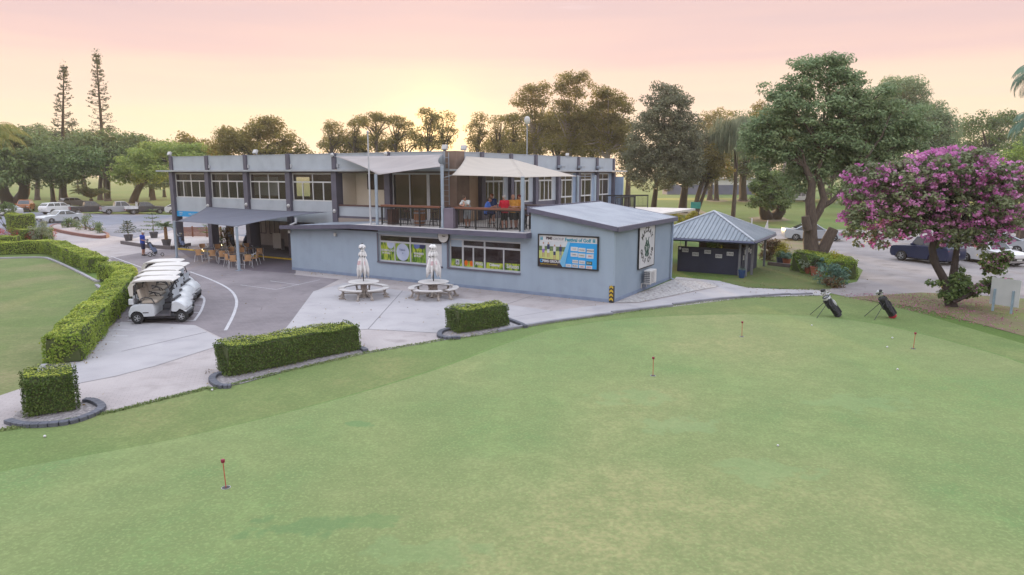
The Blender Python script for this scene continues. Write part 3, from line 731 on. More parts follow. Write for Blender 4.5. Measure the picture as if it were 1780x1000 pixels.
bpart("upper_floor", FASC, lambda mb: mb.box(-22.9, -11.52, 15.0, 27.2, 2.56, 2.95))
bpart("rain_head", STEEL, lambda mb: [mb.boxc((-11.2, y, 6.27), (.36, .62, .2)) for y in RY[3:6]], bevel=0.03)
for y in RY[3:6]: pass
# ---- balcony deck and shop wing
bpart("balcony_deck", M("deck_concrete", (0.52, 0.49, 0.47), (0.44, 0.415, 0.40), 1.5, 0.8, c3=(0.22, 0.2, 0.2), scale3=3, amt3=0.4),
      lambda mb: (mb.box(-15.6, -4.32, -.46, 8.2, 2.80, 2.96), mb.box(-11.55, -4.32, 8.21, 27.4, 2.80, 2.96)))
def fascia(mb):
    mb.box(-15.6, -4.22, -.52, -.462, 2.76, 3.0)
    for k in range(1):
        vs = [(-21.25, -.52, 2.50), (-15.601, -.52, 2.76), (-15.601, -.462, 2.76), (-21.25, -.462, 2.50), (-21.25, -.52, 2.72), (-15.601, -.52, 3.0), (-15.601, -.462, 3.0), (-21.25, -.462, 2.72)]
        mb.add(vs, [(0, 1, 2, 3), (4, 5, 6, 7), (0, 1, 5, 4), (1, 2, 6, 5), (2, 3, 7, 6), (3, 0, 4, 7)])
    mb.box(-4.319, -4.22, -.461, -.02, 2.76, 3.0)
bpart("fascia", FASC, fascia)
def lowroof(mb):
    vs = [(-21.25, -.46, 2.66), (-15.601, -.46, 2.95), (-15.601, 3.8, 2.95), (-21.25, 3.8, 2.66), (-21.25, -.46, 2.52), (-15.601, -.46, 2.8), (-15.601, 3.8, 2.8), (-21.25, 3.8, 2.52)]
    mb.add(vs, [(0, 1, 2, 3), (4, 5, 6, 7), (0, 1, 5, 4), (1, 2, 6, 5), (2, 3, 7, 6), (3, 0, 4, 7)])
bpart("roof", STEEL, lowroof)
W1, W2 = (-13.93, -9.58), (-9.14, -4.83)
def shopwall(mb):
    mb.box(-20.93, W1[0], 0, .2, 0, 2.6); mb.box(W1[0], W1[1], 0, .2, 0, 1.0); mb.box(W1[0], W1[1], 0, .2, 2.5, 2.78)
    mb.box(W1[1], W2[0], 0, .2, 0, 2.78); mb.box(W2[0], W2[1], 0, .2, 0, 1.0); mb.box(W2[0], W2[1], 0, .2, 2.5, 2.78); mb.box(W2[1], -4.27, 0, .2, 0, 2.78)
    mb.box(-20.93, W1[0], 0.001, .2, 2.6, 2.62)
    vs = [(-4.27, 0, 0), (0, 0, 0), (0, 0, 3.33), (-4.27, 0, 4.03), (-4.27, .2, 0), (0, .2, 0), (0, .2, 3.33), (-4.27, .2, 4.03)]
    mb.add(vs, [(0, 1, 2, 3), (4, 5, 6, 7), (0, 1, 5, 4), (1, 2, 6, 5), (2, 3, 7, 6), (3, 0, 4, 7)])
bpart("shop_wall", WALL, shopwall)
bpart("plinth", M("plinth_paint", (0.19, 0.24, 0.34), None, 2, 0.8), lambda mb: (mb.box(-20.94, 0.02, -.022, -.001, 0, .16), mb.box(.001, .022, -.02, 8.17, 0, .16)))
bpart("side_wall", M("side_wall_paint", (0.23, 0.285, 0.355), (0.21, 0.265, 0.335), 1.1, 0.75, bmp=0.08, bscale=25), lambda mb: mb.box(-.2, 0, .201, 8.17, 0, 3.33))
bpart("side_wall", WALL, lambda mb: (mb.box(-20.93, -20.73, .201, 6.8, 0, 2.52), mb.box(-4.27, -4.07, .201, 8.17, 2.965, 4.02)))
bpart("room_wall", M("shop_interior", (0.13, 0.075, 0.07), (0.10, 0.06, 0.055), 1, 0.8), lambda mb: (mb.box(-20.7, -.25, 5.0, 5.1, 0.01, 2.78), mb.box(-20.7, -.25, .25, 4.99, .03, .05)))
# sloping roof of the shop wing: ribbed metal with a dark barge board
RZ = lambda x: 4.13 + (x + 4.32) * (3.40 - 4.13) / (0.16 + 4.32)
def skillion(mb):
    vs = []
    for y in (-.14, 8.34):
        for x, dz in ((-4.32, 0), (.16, 0), (.16, .05), (-4.32, .05)): vs.append((x, y, RZ(x) + dz))
    mb.add(vs, [(0, 1, 2, 3), (4, 5, 6, 7), (0, 1, 5, 4), (1, 2, 6, 5), (2, 3, 7, 6), (3, 0, 4, 7)])
    y = -.1
    while y < 8.3:
        vs = [(x, y + d, RZ(x) + z) for x in (-4.28, .12) for d, z in ((0, .048), (.035, .075), (.075, .075), (.11, .048))]
        mb.add(vs, [(0, 1, 2, 3), (4, 5, 6, 7), (0, 1, 5, 4), (1, 2, 6, 5), (2, 3, 7, 6), (3, 0, 4, 7)]); y += .29
ROOFM = M("roof_sheeting", (0.31, 0.325, 0.355), (0.25, 0.265, 0.295), 0.8, 0.35, metal=0.25)
bpart("roof", ROOFM, skillion)
def barge(mb):
    for y0, y1 in ((-.2, -.142), (8.342, 8.4)):
        vs = [(-4.36, y0, 3.99), (.2, y0, 3.26), (.2, y1, 3.26), (-4.36, y1, 3.99), (-4.36, y0, 4.20), (.2, y0, 3.46), (.2, y1, 3.46), (-4.36, y1, 4.20)]
        mb.add(vs, [(0, 1, 2, 3), (4, 5, 6, 7), (0, 1, 5, 4), (1, 2, 6, 5), (2, 3, 7, 6), (3, 0, 4, 7)])
    mb.box(.162, .26, -.141, 8.341, 3.24, 3.45); mb.box(-4.42, -4.322, -.141, 8.341, 3.95, 4.24)
bpart("barge_board", FASC, barge)
# ground floor behind the posts: back wall, recess, pillars, kerb line
GFW = M("ground_floor_wall", (0.36, 0.33, 0.33), (0.30, 0.275, 0.275), 1.2, 0.8)
bpart("ground_floor_wall", GFW, lambda mb: (mb.box(-35.4, -29.3, 8.6, 8.8, 0, 2.55), mb.box(-35.4, -35.2, 8.81, 14.9, 0, 2.55)))
bpart("ground_floor_wall", BROWN, lambda mb: (mb.box(-29.2, -20.95, 9.6, 9.8, 0, 2.55), mb.box(-29.3, -29.12, 8.62, 9.59, 0, 2.55)))
for x, y in ((-37.6, 8.2), (-31.6, 6.0), (-25.2, 4.6)):
    bpart("pillar", DARK, lambda mb: mb.box(x - .22, x + .22, y - .22, y + .22, 0, 2.548), bevel=0.01)
for x in (-34.2, -32.6):
    window(XL(8.58), x - .6, x + .6, 1.0, 2.1, [(x, 1.03, 2.07)], [], GLASSD, 0.06, frame=DARK)
bpart("door", M("pale_door", (0.42, 0.44, 0.45), None, 2, 0.6), lambda mb: mb.box(-30.6, -29.6, 8.5, 8.59, 0.02, 2.1))
YEL = M("safety_yellow", (0.50, 0.34, 0.03), (0.4, 0.27, 0.03), 3, 0.7)
bpart("step", M("step_concrete", (0.16, 0.14, 0.15), None, 2, 0.85), lambda mb: mb.box(-38.0, -21.0, 3.3, 8.5, 0.016, .09))
bpart("step_edge", YEL, lambda mb: (mb.box(-37.6, -33.0, 3.2, 3.298, 0.016, .115), mb.box(-29.5, -21.0, 3.2, 3.298, 0.016, .115)))
# downpipes and small fittings
bpart("downpipe", M("pipe_paint", (0.27, 0.34, 0.46), None, 2, 0.5), lambda mb: (mb.tube([(.09, 8.0, 3.3), (.09, 8.0, .12), (.24, 8.0, .03)], .05, 8)))
bpart("downpipe", TRIM, lambda mb: (mb.tube([(-21.05, .5, 2.62), (-21.05, .5, 1.35)], .05, 8), mb.tube([(-21.4, .9, 3.1), (-21.4, .9, 2.8), (-21.9, .9, 2.62), (-21.9, .9, 2.45)], .07, 8)))
LAMPW = M("lamp_glass", (0.5, 0.5, 0.48), None, 2, 0.3)
def fitting(name, label, loc, fn, mat, cat="lamp", group=None, smooth=False):
    r = MB(); fn(r); o = r.build(name, mat, None, loc, -BA, smooth=smooth); return tag(o, label, cat, group)
for x, lab in ((-20.9, "small white wall lamp under the roof edge at the left end of the shop wing"), (-17.1, "small white wall lamp under the fascia left of the shop windows")):
    fitting("wall_lamp", lab, bl(x, -.1, 2.38), lambda r: (r.lathe([(.06, -.14), (.085, -.12), (.085, .02), (.05, .06)], 10), r.box(-.03, .03, .06, .11, -.04, .04)), LAMPW)
t = thing("wall_clock", "large round white clock on the wall between the two shop windows", "clock", bl(-9.37, -.04, 2.60), -BA)
mb = MB(); mb.lathe([(.34, .0), (.36, -.03), (.36, -.10), (.33, -.11)], 28, axis='Y'); mb.build("rim", BLACK, t)
mb = MB(); mb.lathe([(.325, -.112), (.32, -.118), (.001, -.12)], 28, axis='Y', cap=False); mb.build("dial", WHITE, t)
mb = MB(); mb.boxc((0.06, -.13, .0), (.17, .012, .03)); mb.boxc((.02, -.128, .02), (.1, .01, .02), ry=0.5); mb.build("hand", BLACK, t)
FLOODM = M("flood_housing", (0.46, 0.46, 0.46), None, 3, 0.4)
def flood(label, loc, tilt=0.5, rz=-BA, s=1.0):
    t = thing("flood_light", label, "flood light", loc, rz)
    mb = MB(); mb.boxc((0, -.12 * s, .22 * s), (.36 * s, .16 * s, .28 * s), rx=-tilt); mb.build("housing", FLOODM, t, bevel=0.02)
    mb = MB(); mb.tube([(0, 0, 0), (0, 0, .15 * s), (0, -.08 * s, .2 * s)], .03 * s, 6); mb.build("bracket", STEEL, t)
flood("white flood light on the parapet at the far left end of the clubhouse", bl(-38.4, F, 7.08), s=.95)
flood("pair-side white flood light on the parapet above the second window from the left", bl(-28.6, F + .1, 7.06))
flood("bulky flood light on the parapet just left of the clubhouse corner", bl(-12.3, F + .2, 7.06), 0.3, s=1.0)
flood("bulky flood light on the parapet just right of the clubhouse corner", bl(-11.6, F + 1.1, 7.05), 0.3, s=1.0)
flood("small white light on the parapet of the right wing", bl(-11.6, 18.6, 7.03), 0.3, s=.7)
for k, (x, z) in enumerate(((-34.05, 3.42), (-29.7, 3.6), (-25.35, 3.62), (-21.04, 3.38), (-21.04, 6.95), (-16.55, 6.95))):
    fitting("sail_bracket", ["bright steel sail bracket low on the second post from the left", "bright steel sail bracket on the third post from the left", "bright steel sail bracket on the fourth post from the left",
                             "bright steel sail bracket low on the post left of the porch", "bright steel sail bracket at the top of the post left of the porch", "bright steel sail bracket at the top of the post right of the porch"][k],
            bl(x, F - .18, z), lambda r: (r.lathe([(.13, 0), (.12, -.05), (.05, -.07), (.05, -.12), (.02, -.13)], 12, axis='Y')), WHITE, "bracket")
# ---- panels and signs on the walls
BX = M("blue_banner", (0.015, 0.26, 0.56), (0.015, 0.24, 0.52), 2, 0.5)
t = thing("banner", "bright blue banner with white lettering under the far left upper window", "banner", bl(-36.3, F - .02, 2.72), -BA)
mb = MB(); mb.box(-1.85, 1.9, -.03, 0, -.22, .20); mb.build("cloth", BX, t)
lettering("OPEN", .17, WHITE, t, TXT(-1.35, -.032, .06)); lettering("DAILY", .12, WHITE, t, TXT(-1.35, -.032, -.10)); lettering("WELCOME", .21, WHITE, t, TXT(.1, -.032, -.02))
# shop window graphics
def gfx_mat(name, seed):
    m, tt, p = nodes(name)
    c = tt.nodes.new("ShaderNodeTexCoord"); s = tt.nodes.new("ShaderNodeSeparateXYZ"); tt.links.new(c.outputs["Object"], s.inputs[0])
    f = noise_fac(tt, 2.2, .42, .58, 6, stretch=(1, 1, .7), seed=seed)
    col = mixcol(tt, (0.14, 0.26, 0.02), (0.36, 0.42, 0.04), f)
    f2 = noise_fac(tt, 5.0, .46, .60, 5, stretch=(1.6, 1, .5), seed=seed + 4)
    col = mixcol(tt, col, (0.03, 0.09, 0.01), f2)
    tt.links.new(col, p.inputs["Base Color"]); p.inputs["Roughness"].default_value = 0.35
    return m
GFX = gfx_mat("turf_photo_print", 1.0); GFX2 = gfx_mat("turf_photo_print_b", 6.0)
PHW = M("print_white", (0.52, 0.52, 0.54), None, 1, 0.35); PHG = M("print_ball", (0.42, 0.46, 0.58), (0.33, 0.38, 0.52), 2, 0.35); PHD = M("print_dark_green", (0.05, 0.085, 0.03), None, 3, 0.35)
PHB = M("print_blue", (0.10, 0.14, 0.36), None, 2, 0.35); PHO = M("print_orange", (0.62, 0.12, 0.01), None, 2, 0.35); PHN = M("print_navy", (0.03, 0.035, 0.10), None, 2, 0.35)
a, b = W1; wd = b - a
w = window(XL(.10), a, b, 1.0, 2.5, [(a + wd * .5, 1.03, 2.47, .08), (a + wd * .25, 1.03, 2.07, .07), (a + wd * .75, 1.03, 2.07, .07)], [2.10], GLASSD, 0.08, frame=TRIM)
def wgfx(par, name, mat, fn, depth=.094):
    mb = MB(); fn(mb); return mb.build(name, mat, par)
for k in range(3):
    x0, x1 = a + wd * .25 * k + .05, a + wd * .25 * (k + 1) - .04
    wgfx(w, "print", [GFX, GFX2, GFX][k], lambda mb: mb.box(x0, x1, .118, .128, 1.08, 2.06))
wgfx(w, "print", PHW, lambda mb: mb.box(a + wd * .76, b - .06, .07, .08, .98, 2.08))
def disc(mb, cx, cz, rx, rz_, y0, n=30, z0=None, z1=None):
    poly = [(cx + rx * math.cos(2 * math.pi * i / n), cz + rz_ * math.sin(2 * math.pi * i / n)) for i in range(n)]
    if z1 is not None: poly = [(x, min(z, z1)) for x, z in poly]
    vs = [(x, y0, z) for x, z in poly] + [(x, y0 + .004, z) for x, z in poly]
    mb.add(vs, [tuple(range(n)), tuple(range(n, 2 * n))] + [(i, (i + 1) % n, n + (i + 1) % n, n + i) for i in range(n)])
wgfx(w, "print", PHD, lambda mb: disc(mb, a + wd * .375, 1.17, .36, .10, .113))
wgfx(w, "print", PHG, lambda mb: disc(mb, a + wd * .375, 1.58, .44, .47, .108))
wgfx(w, "print", PHG, lambda mb: disc(mb, a + wd * .18, 2.02, .26, .30, .110, z1=2.055))
wgfx(w, "print", PHB, lambda mb: disc(mb, a + wd * .60, 2.0, .20, .18, .110, z1=2.055))
wgfx(w, "print", PHN, lambda mb: (disc(mb, a + wd * .68, 1.98, .22, .16, .1125, z1=2.055)))
for txt, x, z, s, m in (("TECHNOLOGY", .125, 1.62, .15, PHW), ("IN A BALL", .11, 1.47, .13, PHW), ("POWERED", .63, 1.56, .14, PHW), ("BY PLAY", .61, 1.42, .13, PHW), ("Titleist", .37, 1.70, .15, PHN), ("Titleist", .885, 1.6, .14, PHN), ("3", .375, 1.52, .13, PHN)):
    lettering(txt, s, m, w, TXT(a + wd * x, .068 if x > .8 else .105, z), bold=.006 if m is PHW else 0)
bpart("window_sill", DARK, lambda mb: (mb.box(W1[0] - .08, W1[1] + .05, -.07, -.002, .93, 1.0), mb.box(W2[0] - .1, W2[1], -.07, -.002, .93, 1.0), mb.box(W1[0] - .08, W1[0] - .002, -.03, -.003, 1.0, 2.56), mb.box(W2[0] - .1, W2[0] - .002, -.03, -.003, 1.0, 2.5)))
a, b = W2; wd = b - a
w = window(XL(.10), a, b, 1.0, 2.5, [(a + wd * .19, 1.03, 2.47, .1), (a + wd * .50, 1.03, 2.47, .09), (a + wd * .34, 1.03, 2.10, .07), (a + wd * .76, 1.03, 2.07, .07)], [], GLASSD, 0.08, frame=TRIM)
mb = MB(XL(.10)); mb.box(a + wd * .2, b - .08, -.062, 0.005, 2.08, 2.17); mb.build("crossbar", TRIM, w)
mb = MB(XL(.10)); mb.box(a + .08, a + wd * .18, -.03, 0.0, 2.08, 2.42); mb.build("panel", WALL, w)
for k, (p, q, h) in enumerate(((.02, .18, .36), (.21, .33, .3), (.35, .49, .3), (.52, .745, .30), (.775, .985, .34))):
    wgfx(w, "print", [GFX, GFX2][k % 2], lambda mb: mb.box(a + wd * p, a + wd * q, .118, .126, 1.08, 1.08 + h))
wgfx(w, "print", PHO, lambda mb: (disc(mb, a + wd * .235, 1.27, .11, .15, .112, 8), disc(mb, a + wd * .31, 1.26, .11, .15, .112, 8)))
wgfx(w, "print", PHW, lambda mb: (mb.box(a + wd * .085, a + wd * .135, .110, .115, 1.16, 1.42)))
for txt, x, z, s, m, d in (("FJ", .11, 1.29, .17, PHN, .108), ("PING", .42, 1.27, .2, PHW, .112), ("Callaway", .635, 1.28, .17, PHW, .112), ("Srixon", .88, 1.27, .27, PHW, .112)):
    lettering(txt, s, m, w, TXT(a + wd * x, d, z), bold=.01)
# goods inside the shop, seen through the glass
SHIRT = M("stock_blue", (0.08, 0.12, 0.35), None, 3, 0.8)
def shop_item(name, label, cat, loc, fn, mat):
    r = MB(); fn(r); return tag(r.build(name, mat, None, loc, -BA), label, cat)
shop_item("display_table", "low display table with blue stock behind the right shop window", "table", bl(-6.4, 1.1, .05), lambda r: (r.box(-.8, .8, -.3, .3, 1.25, 1.42), r.box(-.75, -.68, -.25, .25, 0, 1.25), r.box(.68, .75, -.25, .25, 0, 1.25)), SHIRT)
shop_item("shirt_rack", "dark rack with hanging shirts behind the right shop window", "clothes rack", bl(-7.6, 1.6, .05), lambda r: (r.box(-.5, .5, -.02, .02, 1.7, 1.74), [r.box(-.45 + k * .16, -.35 + k * .16, -.22, .22, .9, 1.68) for k in range(6)], r.box(-.5, -.46, -.02, .02, 0, 1.7), r.box(.46, .5, -.02, .02, 0, 1.7)), PHN)
# big sponsor panel
t = thing("billboard", "large landscape sponsor billboard headed Festival of Golf, black frame, on the shop wing wall", "billboard", bl(-2.28, -.05, 2.2), -BA)
WB, HB = 3.12, 1.56
mb = MB(); x, z = WB / 2, HB / 2
mb.box(-x, x, -.05, .045, z - .06, z); mb.box(-x, x, -.05, .045, -z, -z + .06); mb.box(-x, -x + .06, -.049, .044, -z + .06, z - .06); mb.box(x - .06, x, -.049, .044, -z + .06, z - .06)
mb.build("frame", BLACK, t)
def bb(name, mat, poly, d):
    n = len(poly); vs = [((px - .5) * WB, -d, (.5 - pz) * HB) for px, pz in poly] + [((px - .5) * WB, -d + .003, (.5 - pz) * HB) for px, pz in poly]
    m = MB(); m.add(vs, [tuple(range(n)), tuple(range(n, 2 * n))] + [(i, (i + 1) % n, n + (i + 1) % n, n + i) for i in range(n)]); return m.build(name, mat, t)
LB = M("print_light_blue", (0.16, 0.42, 0.66), None, 1, 0.35); TEAL = M("print_teal", (0.02, 0.22, 0.32), None, 1, 0.35); SKB = M("print_sky", (0.50, 0.52, 0.55), (0.42, 0.45, 0.48), 3, 0.35)
FIELD = M("print_field", (0.44, 0.46, 0.16), (0.36, 0.42, 0.14), 3, 0.35); HDG = M("print_hedge", (0.06, 0.11, 0.045), (0.16, 0.2, 0.1), 9, 0.35); PBR = M("print_brown", (0.045, 0.028, 0.03), None, 2, 0.35); PYE = M("print_yellow", (0.55, 0.42, 0.02), None, 2, 0.35)
SKIN0 = M("print_skin", (0.38, 0.22, 0.16), None, 2, 0.5); PRED = M("print_red", (0.45, 0.02, 0.03), None, 2, 0.35); PGR = M("print_grey", (0.22, 0.22, 0.24), None, 2, 0.35); PPU = M("print_purple", (0.26, 0.15, 0.50), None, 2, 0.35)
bb("print", PHW, [(.02, .04), (.98, .04), (.98, .215), (.02, .215)], .010)
bb("print", SIGNBLUE, [(.38, .22), (.98, .215), (.98, .96), (.35, .96)], .010)
bb("print", SKB, [(.02, .217), (.50, .217), (.47, .45), (.02, .45)], .014); bb("print", HDG, [(.02, .36), (.49, .36), (.47, .52), (.02, .52)], .018); bb("print", FIELD, [(.02, .50), (.45, .50), (.40, .76), (.02, .74)], .022)
bb("print", PBR, [(.02, .735), (.36, .765), (.42, .96), (.02, .96)], .026); bb("print", LB, [(.505, .2), (.545, .2), (.455, .96), (.42, .96), (.375, .83)], .030)
for px, top, sh, lg in ((.095, .24, PHW, PPU), (.18, .24, PHN, SKB), (.285, .30, PHW, PHN), (.385, .29, PHN, PGR)):
    mb = MB(); X = (px - .5) * WB; Z = (.5 - top) * HB
    disc(mb, X, Z - .05, .035, .05, -.0275); mb.build("print", SKIN0, t)
    mb = MB(); mb.box(X - .065, X + .065, -.028, -.024, Z - .33, Z - .10); mb.build("print", sh, t)
    mb = MB(); mb.box(X - .06, X + .06, -.0285, -.0245, Z - .50, Z - .331); mb.build("print", lg, t)
    mb = MB(); mb.box(X - .055, X - .02, -.028, -.024, Z - .72, Z - .501); mb.box(X + .02, X + .055, -.028, -.024, Z - .72, Z - .501); mb.build("print", SKIN0 if px < .3 else lg, t)
for k, (px, pz, pw, ph, tx, mt) in enumerate(((.61, .40, .115, .12, "Golf", PGR), (.735, .415, .115, .12, "Mackay", PGR), (.87, .43, .115, .12, "FINANCE", PBR), (.61, .57, .115, .12, "CARS", PHN), (.735, .58, .115, .12, "PARKS", HDG), (.865, .59, .115, .13, "SPID", PRED),
                                        (.63, .775, .095, .10, "HOUSE", PGR), (.74, .78, .095, .10, "Realty", PGR), (.855, .79, .095, .10, "BANK", HDG), (.52, .905, .095, .09, "Club", PGR), (.63, .905, .095, .09, "BUILD", PBR), (.74, .91, .095, .09, "CBC", PRED), (.855, .915, .10, .09, "META", PRED))):
    bb("print", PHW if k != 8 else PHD, [(px - pw / 2, pz - ph / 2), (px + pw / 2, pz - ph / 2), (px + pw / 2, pz + ph / 2), (px - pw / 2, pz + ph / 2)], .014)
    lettering(tx, .088, mt if k != 8 else PHW, t, TXT((px - .5) * WB, -.017, (.5 - pz) * HB))
lettering("PIMS", .17, PBR, t, TXT((.19 - .5) * WB, -.014, (.5 - .125) * HB), bold=.008); lettering("GROUP", .17, PGR, t, TXT((.345 - .5) * WB, -.014, (.5 - .135) * HB), bold=.003)
lettering("Festival of Golf", .225, TEAL, t, TXT((.665 - .5) * WB, -.014, (.5 - .14) * HB), sp=0.97, bold=.007)
for px in (.065, .93):
    mb = MB(); X = (px - .5) * WB; Z = (.5 - .13) * HB
    for q in (0, 1):
        disc(mb, X - .05 + q * .07, Z + .05, .028, .03, -.0145); mb.box(X - .08 + q * .07, X - .02 + q * .07, -.0145, -.0115, Z - .085, Z + .018)
    mb.build("emblem", TEAL, t)
lettering("PIMS GROUP", .17, PHW, t, TXT((.235 - .5) * WB, -.029, (.5 - .82) * HB), bold=.006); lettering("Engineering & Mining Services Group", .062, PYE, t, TXT((.19 - .5) * WB, -.029, (.5 - .905) * HB))
mb = MB(); disc(mb, (.065 - .5) * WB, (.5 - .81) * HB, .085, .085, -.0295); mb.build("emblem", SIGNBLUE, t)
mb = MB(); disc(mb, (.065 - .5) * WB, (.5 - .81) * HB, .04, .04, -.0325); mb.build("emblem", PBR, t)
# club sign on the right wall
t = thing("club_sign", "tall white club sign with crest and curved lettering on the right end wall", "sign", bl(.03, 4.05, 2.25), -BA)
mb = MB(); mb.box(0, .05, -1.08, 1.08, -1.04, 1.0); mb.build("board", PHW, t)
mb = MB(); [mb.box(.0, .062, *q) for q in ((-1.12, -1.081, -1.08, 1.04), (1.081, 1.12, -1.08, 1.04), (-1.08, 1.08, -1.08, -1.041), (-1.08, 1.08, 1.001, 1.04))]; mb.build("frame", BLACK, t)
GRN = M("crest_green", (0.02, 0.075, 0.05), None, 3, 0.5)
def arc(word, rad, a0, a1, size, mat, par, flip=False, cz=0.0, sx=1.0):
    mb = MB(); n = len(word)
    for i, ch in enumerate(word):
        if ch == ' ': continue
        q = a0 + (a1 - a0) * i / max(1, n - 1)
        vs, fs = text_geo(ch, size, bold=.012)
        m = Matrix.Translation((.053, math.sin(q) * rad * sx, cz + math.cos(q) * rad)) @ Matrix(((0, 0, 1, 0), (1, 0, 0, 0), (0, 1, 0, 0), (0, 0, 0, 1))) @ Matrix.Rotation(-q if not flip else math.pi - q, 4, 'Z')
        mb.add([m @ v for v in vs], fs)
    return mb.build("lettering", mat, par)
arc("MACKAY", .78, -.95, .95, .36, BLACK, t, False, 0.02, 1.0)
arc("GOLF CLUB", .80, math.pi + 1.25, math.pi - 1.25, .33, BLACK, t, True, 0.02, 1.0)
mb = MB()
for s in (-1, 1):
    mb.tube([(.058, s * .10, -.42), (.058, -s * .02, 0), (.058, -s * .22, .42)], [.03, .022, .02], 6); mb.boxc((.06, s * .15, -.45), (.02, .22, .11), rx=s * .5)
    for k in range(6): mb.boxc((.06, s * (.2 + .08 * math.sin(k)), -.25 + k * .09), (.015, .2, .07), rx=s * (1.0 - k * .3))
mb.build("crest", GRN, t)
# outdoor unit of the air conditioner
t = thing("air_conditioner", "white air conditioner outdoor unit on wall brackets below the club sign", "air conditioner", bl(.08, 3.95, .75), -BA)
mb = MB(); mb.box(.08, .42, -.45, .45, -.33, .33); mb.build("casing", WHITE, t, bevel=0.02)
mb = MB(); [mb.box(.421, .428, -.36, .12, -.26 + k * .065, -.235 + k * .065) for k in range(8)]; mb.build("grille", PGR, t)
mb = MB(); [mb.box(.09, .40, -.458, -.452, -.26 + k * .09, -.21 + k * .09) for k in range(6)]; [mb.box(.12 + k * .09, .135 + k * .09, -.462, -.459, -.28, .28) for k in range(3)]; mb.build("coil", M("coil_dark", (0.12, 0.13, 0.15), None, 3, 0.6), t)
mb = MB(); mb.box(-.075, .42, -.38, -.34, -.37, -.331); mb.box(-.075, .42, .34, .38, -.37, -.331); mb.box(-.079, -.05, -.39, -.33, -.6, -.371); mb.box(-.079, -.05, .33, .39, -.6, -.371); mb.build("bracket", WHITE, t)
# hazard guard on the corner
t = thing("corner_guard", "black and yellow striped corner guard at the foot of the shop wing corner", "corner guard", bl(-.005, -.005, 0), -BA)
mb = MB(); mb.box(-.16, .045, -.045, -.022, .02, .78); mb.box(.0221, .045, -.0219, .10, .02, .78); mb.build("angle", BLACK, t)
mb = MB()
for k in range(4):
    z = .09 + k * .185
    mb.add([(-.15, -.049, z), (-.058, -.049, z + .07), (-.058, -.049, z + .17), (-.15, -.049, z + .10), (-.15, -.046, z), (-.058, -.046, z + .07), (-.058, -.046, z + .17), (-.15, -.046, z + .10)], [(0, 1, 2, 3), (4, 5, 6, 7), (0, 1, 5, 4), (1, 2, 6, 5), (2, 3, 7, 6), (3, 0, 4, 7)])
    mb.add([(-.057, -.049, z + .07), (.035, -.049, z), (.035, -.049, z + .10), (-.057, -.049, z + .17), (-.057, -.046, z + .07), (.035, -.046, z), (.035, -.046, z + .10), (-.057, -.046, z + .17)], [(0, 1, 2, 3), (4, 5, 6, 7), (0, 1, 5, 4), (1, 2, 6, 5), (2, 3, 7, 6), (3, 0, 4, 7)])
mb.build("chevrons", YEL, t)
# ---- shade sails and their posts
def patch(mb, a, b, c, d, sag, n=14, edge=(0.06, 0.06, 0.06, 0.06)):
    """Coons-like patch a-b-c-d with hollow edges"""
    a, b, c, d = map(Vector, (a, b, c, d)); cen = (a + b + c + d) / 4
    def ed(p, q, e):
        return lambda t: p.lerp(q, t) + ((cen - (p + q) / 2)) * (e * 4 * t * (1 - t))
    e0, e1, e2, e3 = ed(a, b, edge[0]), ed(b, c, edge[1]), ed(d, c, edge[2]), ed(a, d, edge[3])
    vs = []
    for i in range(n + 1):
        for j in range(n + 1):
            u, v = i / n, j / n
            p = e0(u) * (1 - v) + e2(u) * v + e3(v) * (1 - u) + e1(v) * u - (a * (1 - u) * (1 - v) + b * u * (1 - v) + c * u * v + d * (1 - u) * v)
            p = p - Vector((0, 0, sag * 16 * u * (1 - u) * v * (1 - v)))
            vs.append(p)
    m = n + 1
    mb.add(vs, [(i * m + j, (i + 1) * m + j, (i + 1) * m + j + 1, i * m + j + 1) for i in range(n) for j in range(n)])
def sail_mat(name, c1, c2, trans):
    m, tt, p = nodes(name)
    col = mixcol(tt, c1, c2, noise_fac(tt, 1.2, .3, .7, 4, stretch=(.4, 1.6, 1)))
    tt.links.new(col, p.inputs["Base Color"]); p.inputs["Roughness"].default_value = .85
    tr = tt.nodes.new("ShaderNodeBsdfTranslucent"); tt.links.new(col, tr.inputs[0])
    mx = tt.nodes.new("ShaderNodeMixShader"); mx.inputs[0].default_value = trans
    tt.links.new(p.outputs[0], mx.inputs[1]); tt.links.new(tr.outputs[0], mx.inputs[2]); tt.links.new(mx.outputs[0], tt.nodes["Material Output"].inputs[0])
    return m
def sail(label, mat, patches, cables):
    t = thing("shade_sail", label, "shade sail", patches[0][0])
    o0 = Vector(patches[0][0])
    mb = MB(Matrix.Translation(-o0))
    for p in patches: patch(mb, *p[:4], p[4], edge=p[5])
    o = mb.build("fabric", mat, t, smooth=True)
    s = o.modifiers.new("thickness", 'SOLIDIFY'); s.thickness = 0.012
    mb = MB(Matrix.Translation(-o0))
    for a, b in cables: mb.tube([a, b], .015, 6)
    mb.build("cable", STEEL, t)
    return t
P1, P2, P3 = bl(-14.45, .55, 2.96), bl(-9.85, .5, 2.96), bl(-5.02, .5, 2.96)
sail("mauve-grey shade sail over the left half of the balcony", sail_mat("sail_mauve", (0.40, 0.36, 0.35), (0.35, 0.315, 0.31), .25),
     [(bl(-20.75, 3.75, 6.86), bl(-12.15, 3.7, 6.86), bl(-9.9, .65, 6.14), bl(-14.35, .65, 5.70), .25, (.08, .10, .05, .08))],
     [(bl(-21.04, 3.75, 6.95), bl(-20.75, 3.75, 6.86)), (bl(-9.85, .5, 6.16), bl(-9.9, .65, 6.14))])
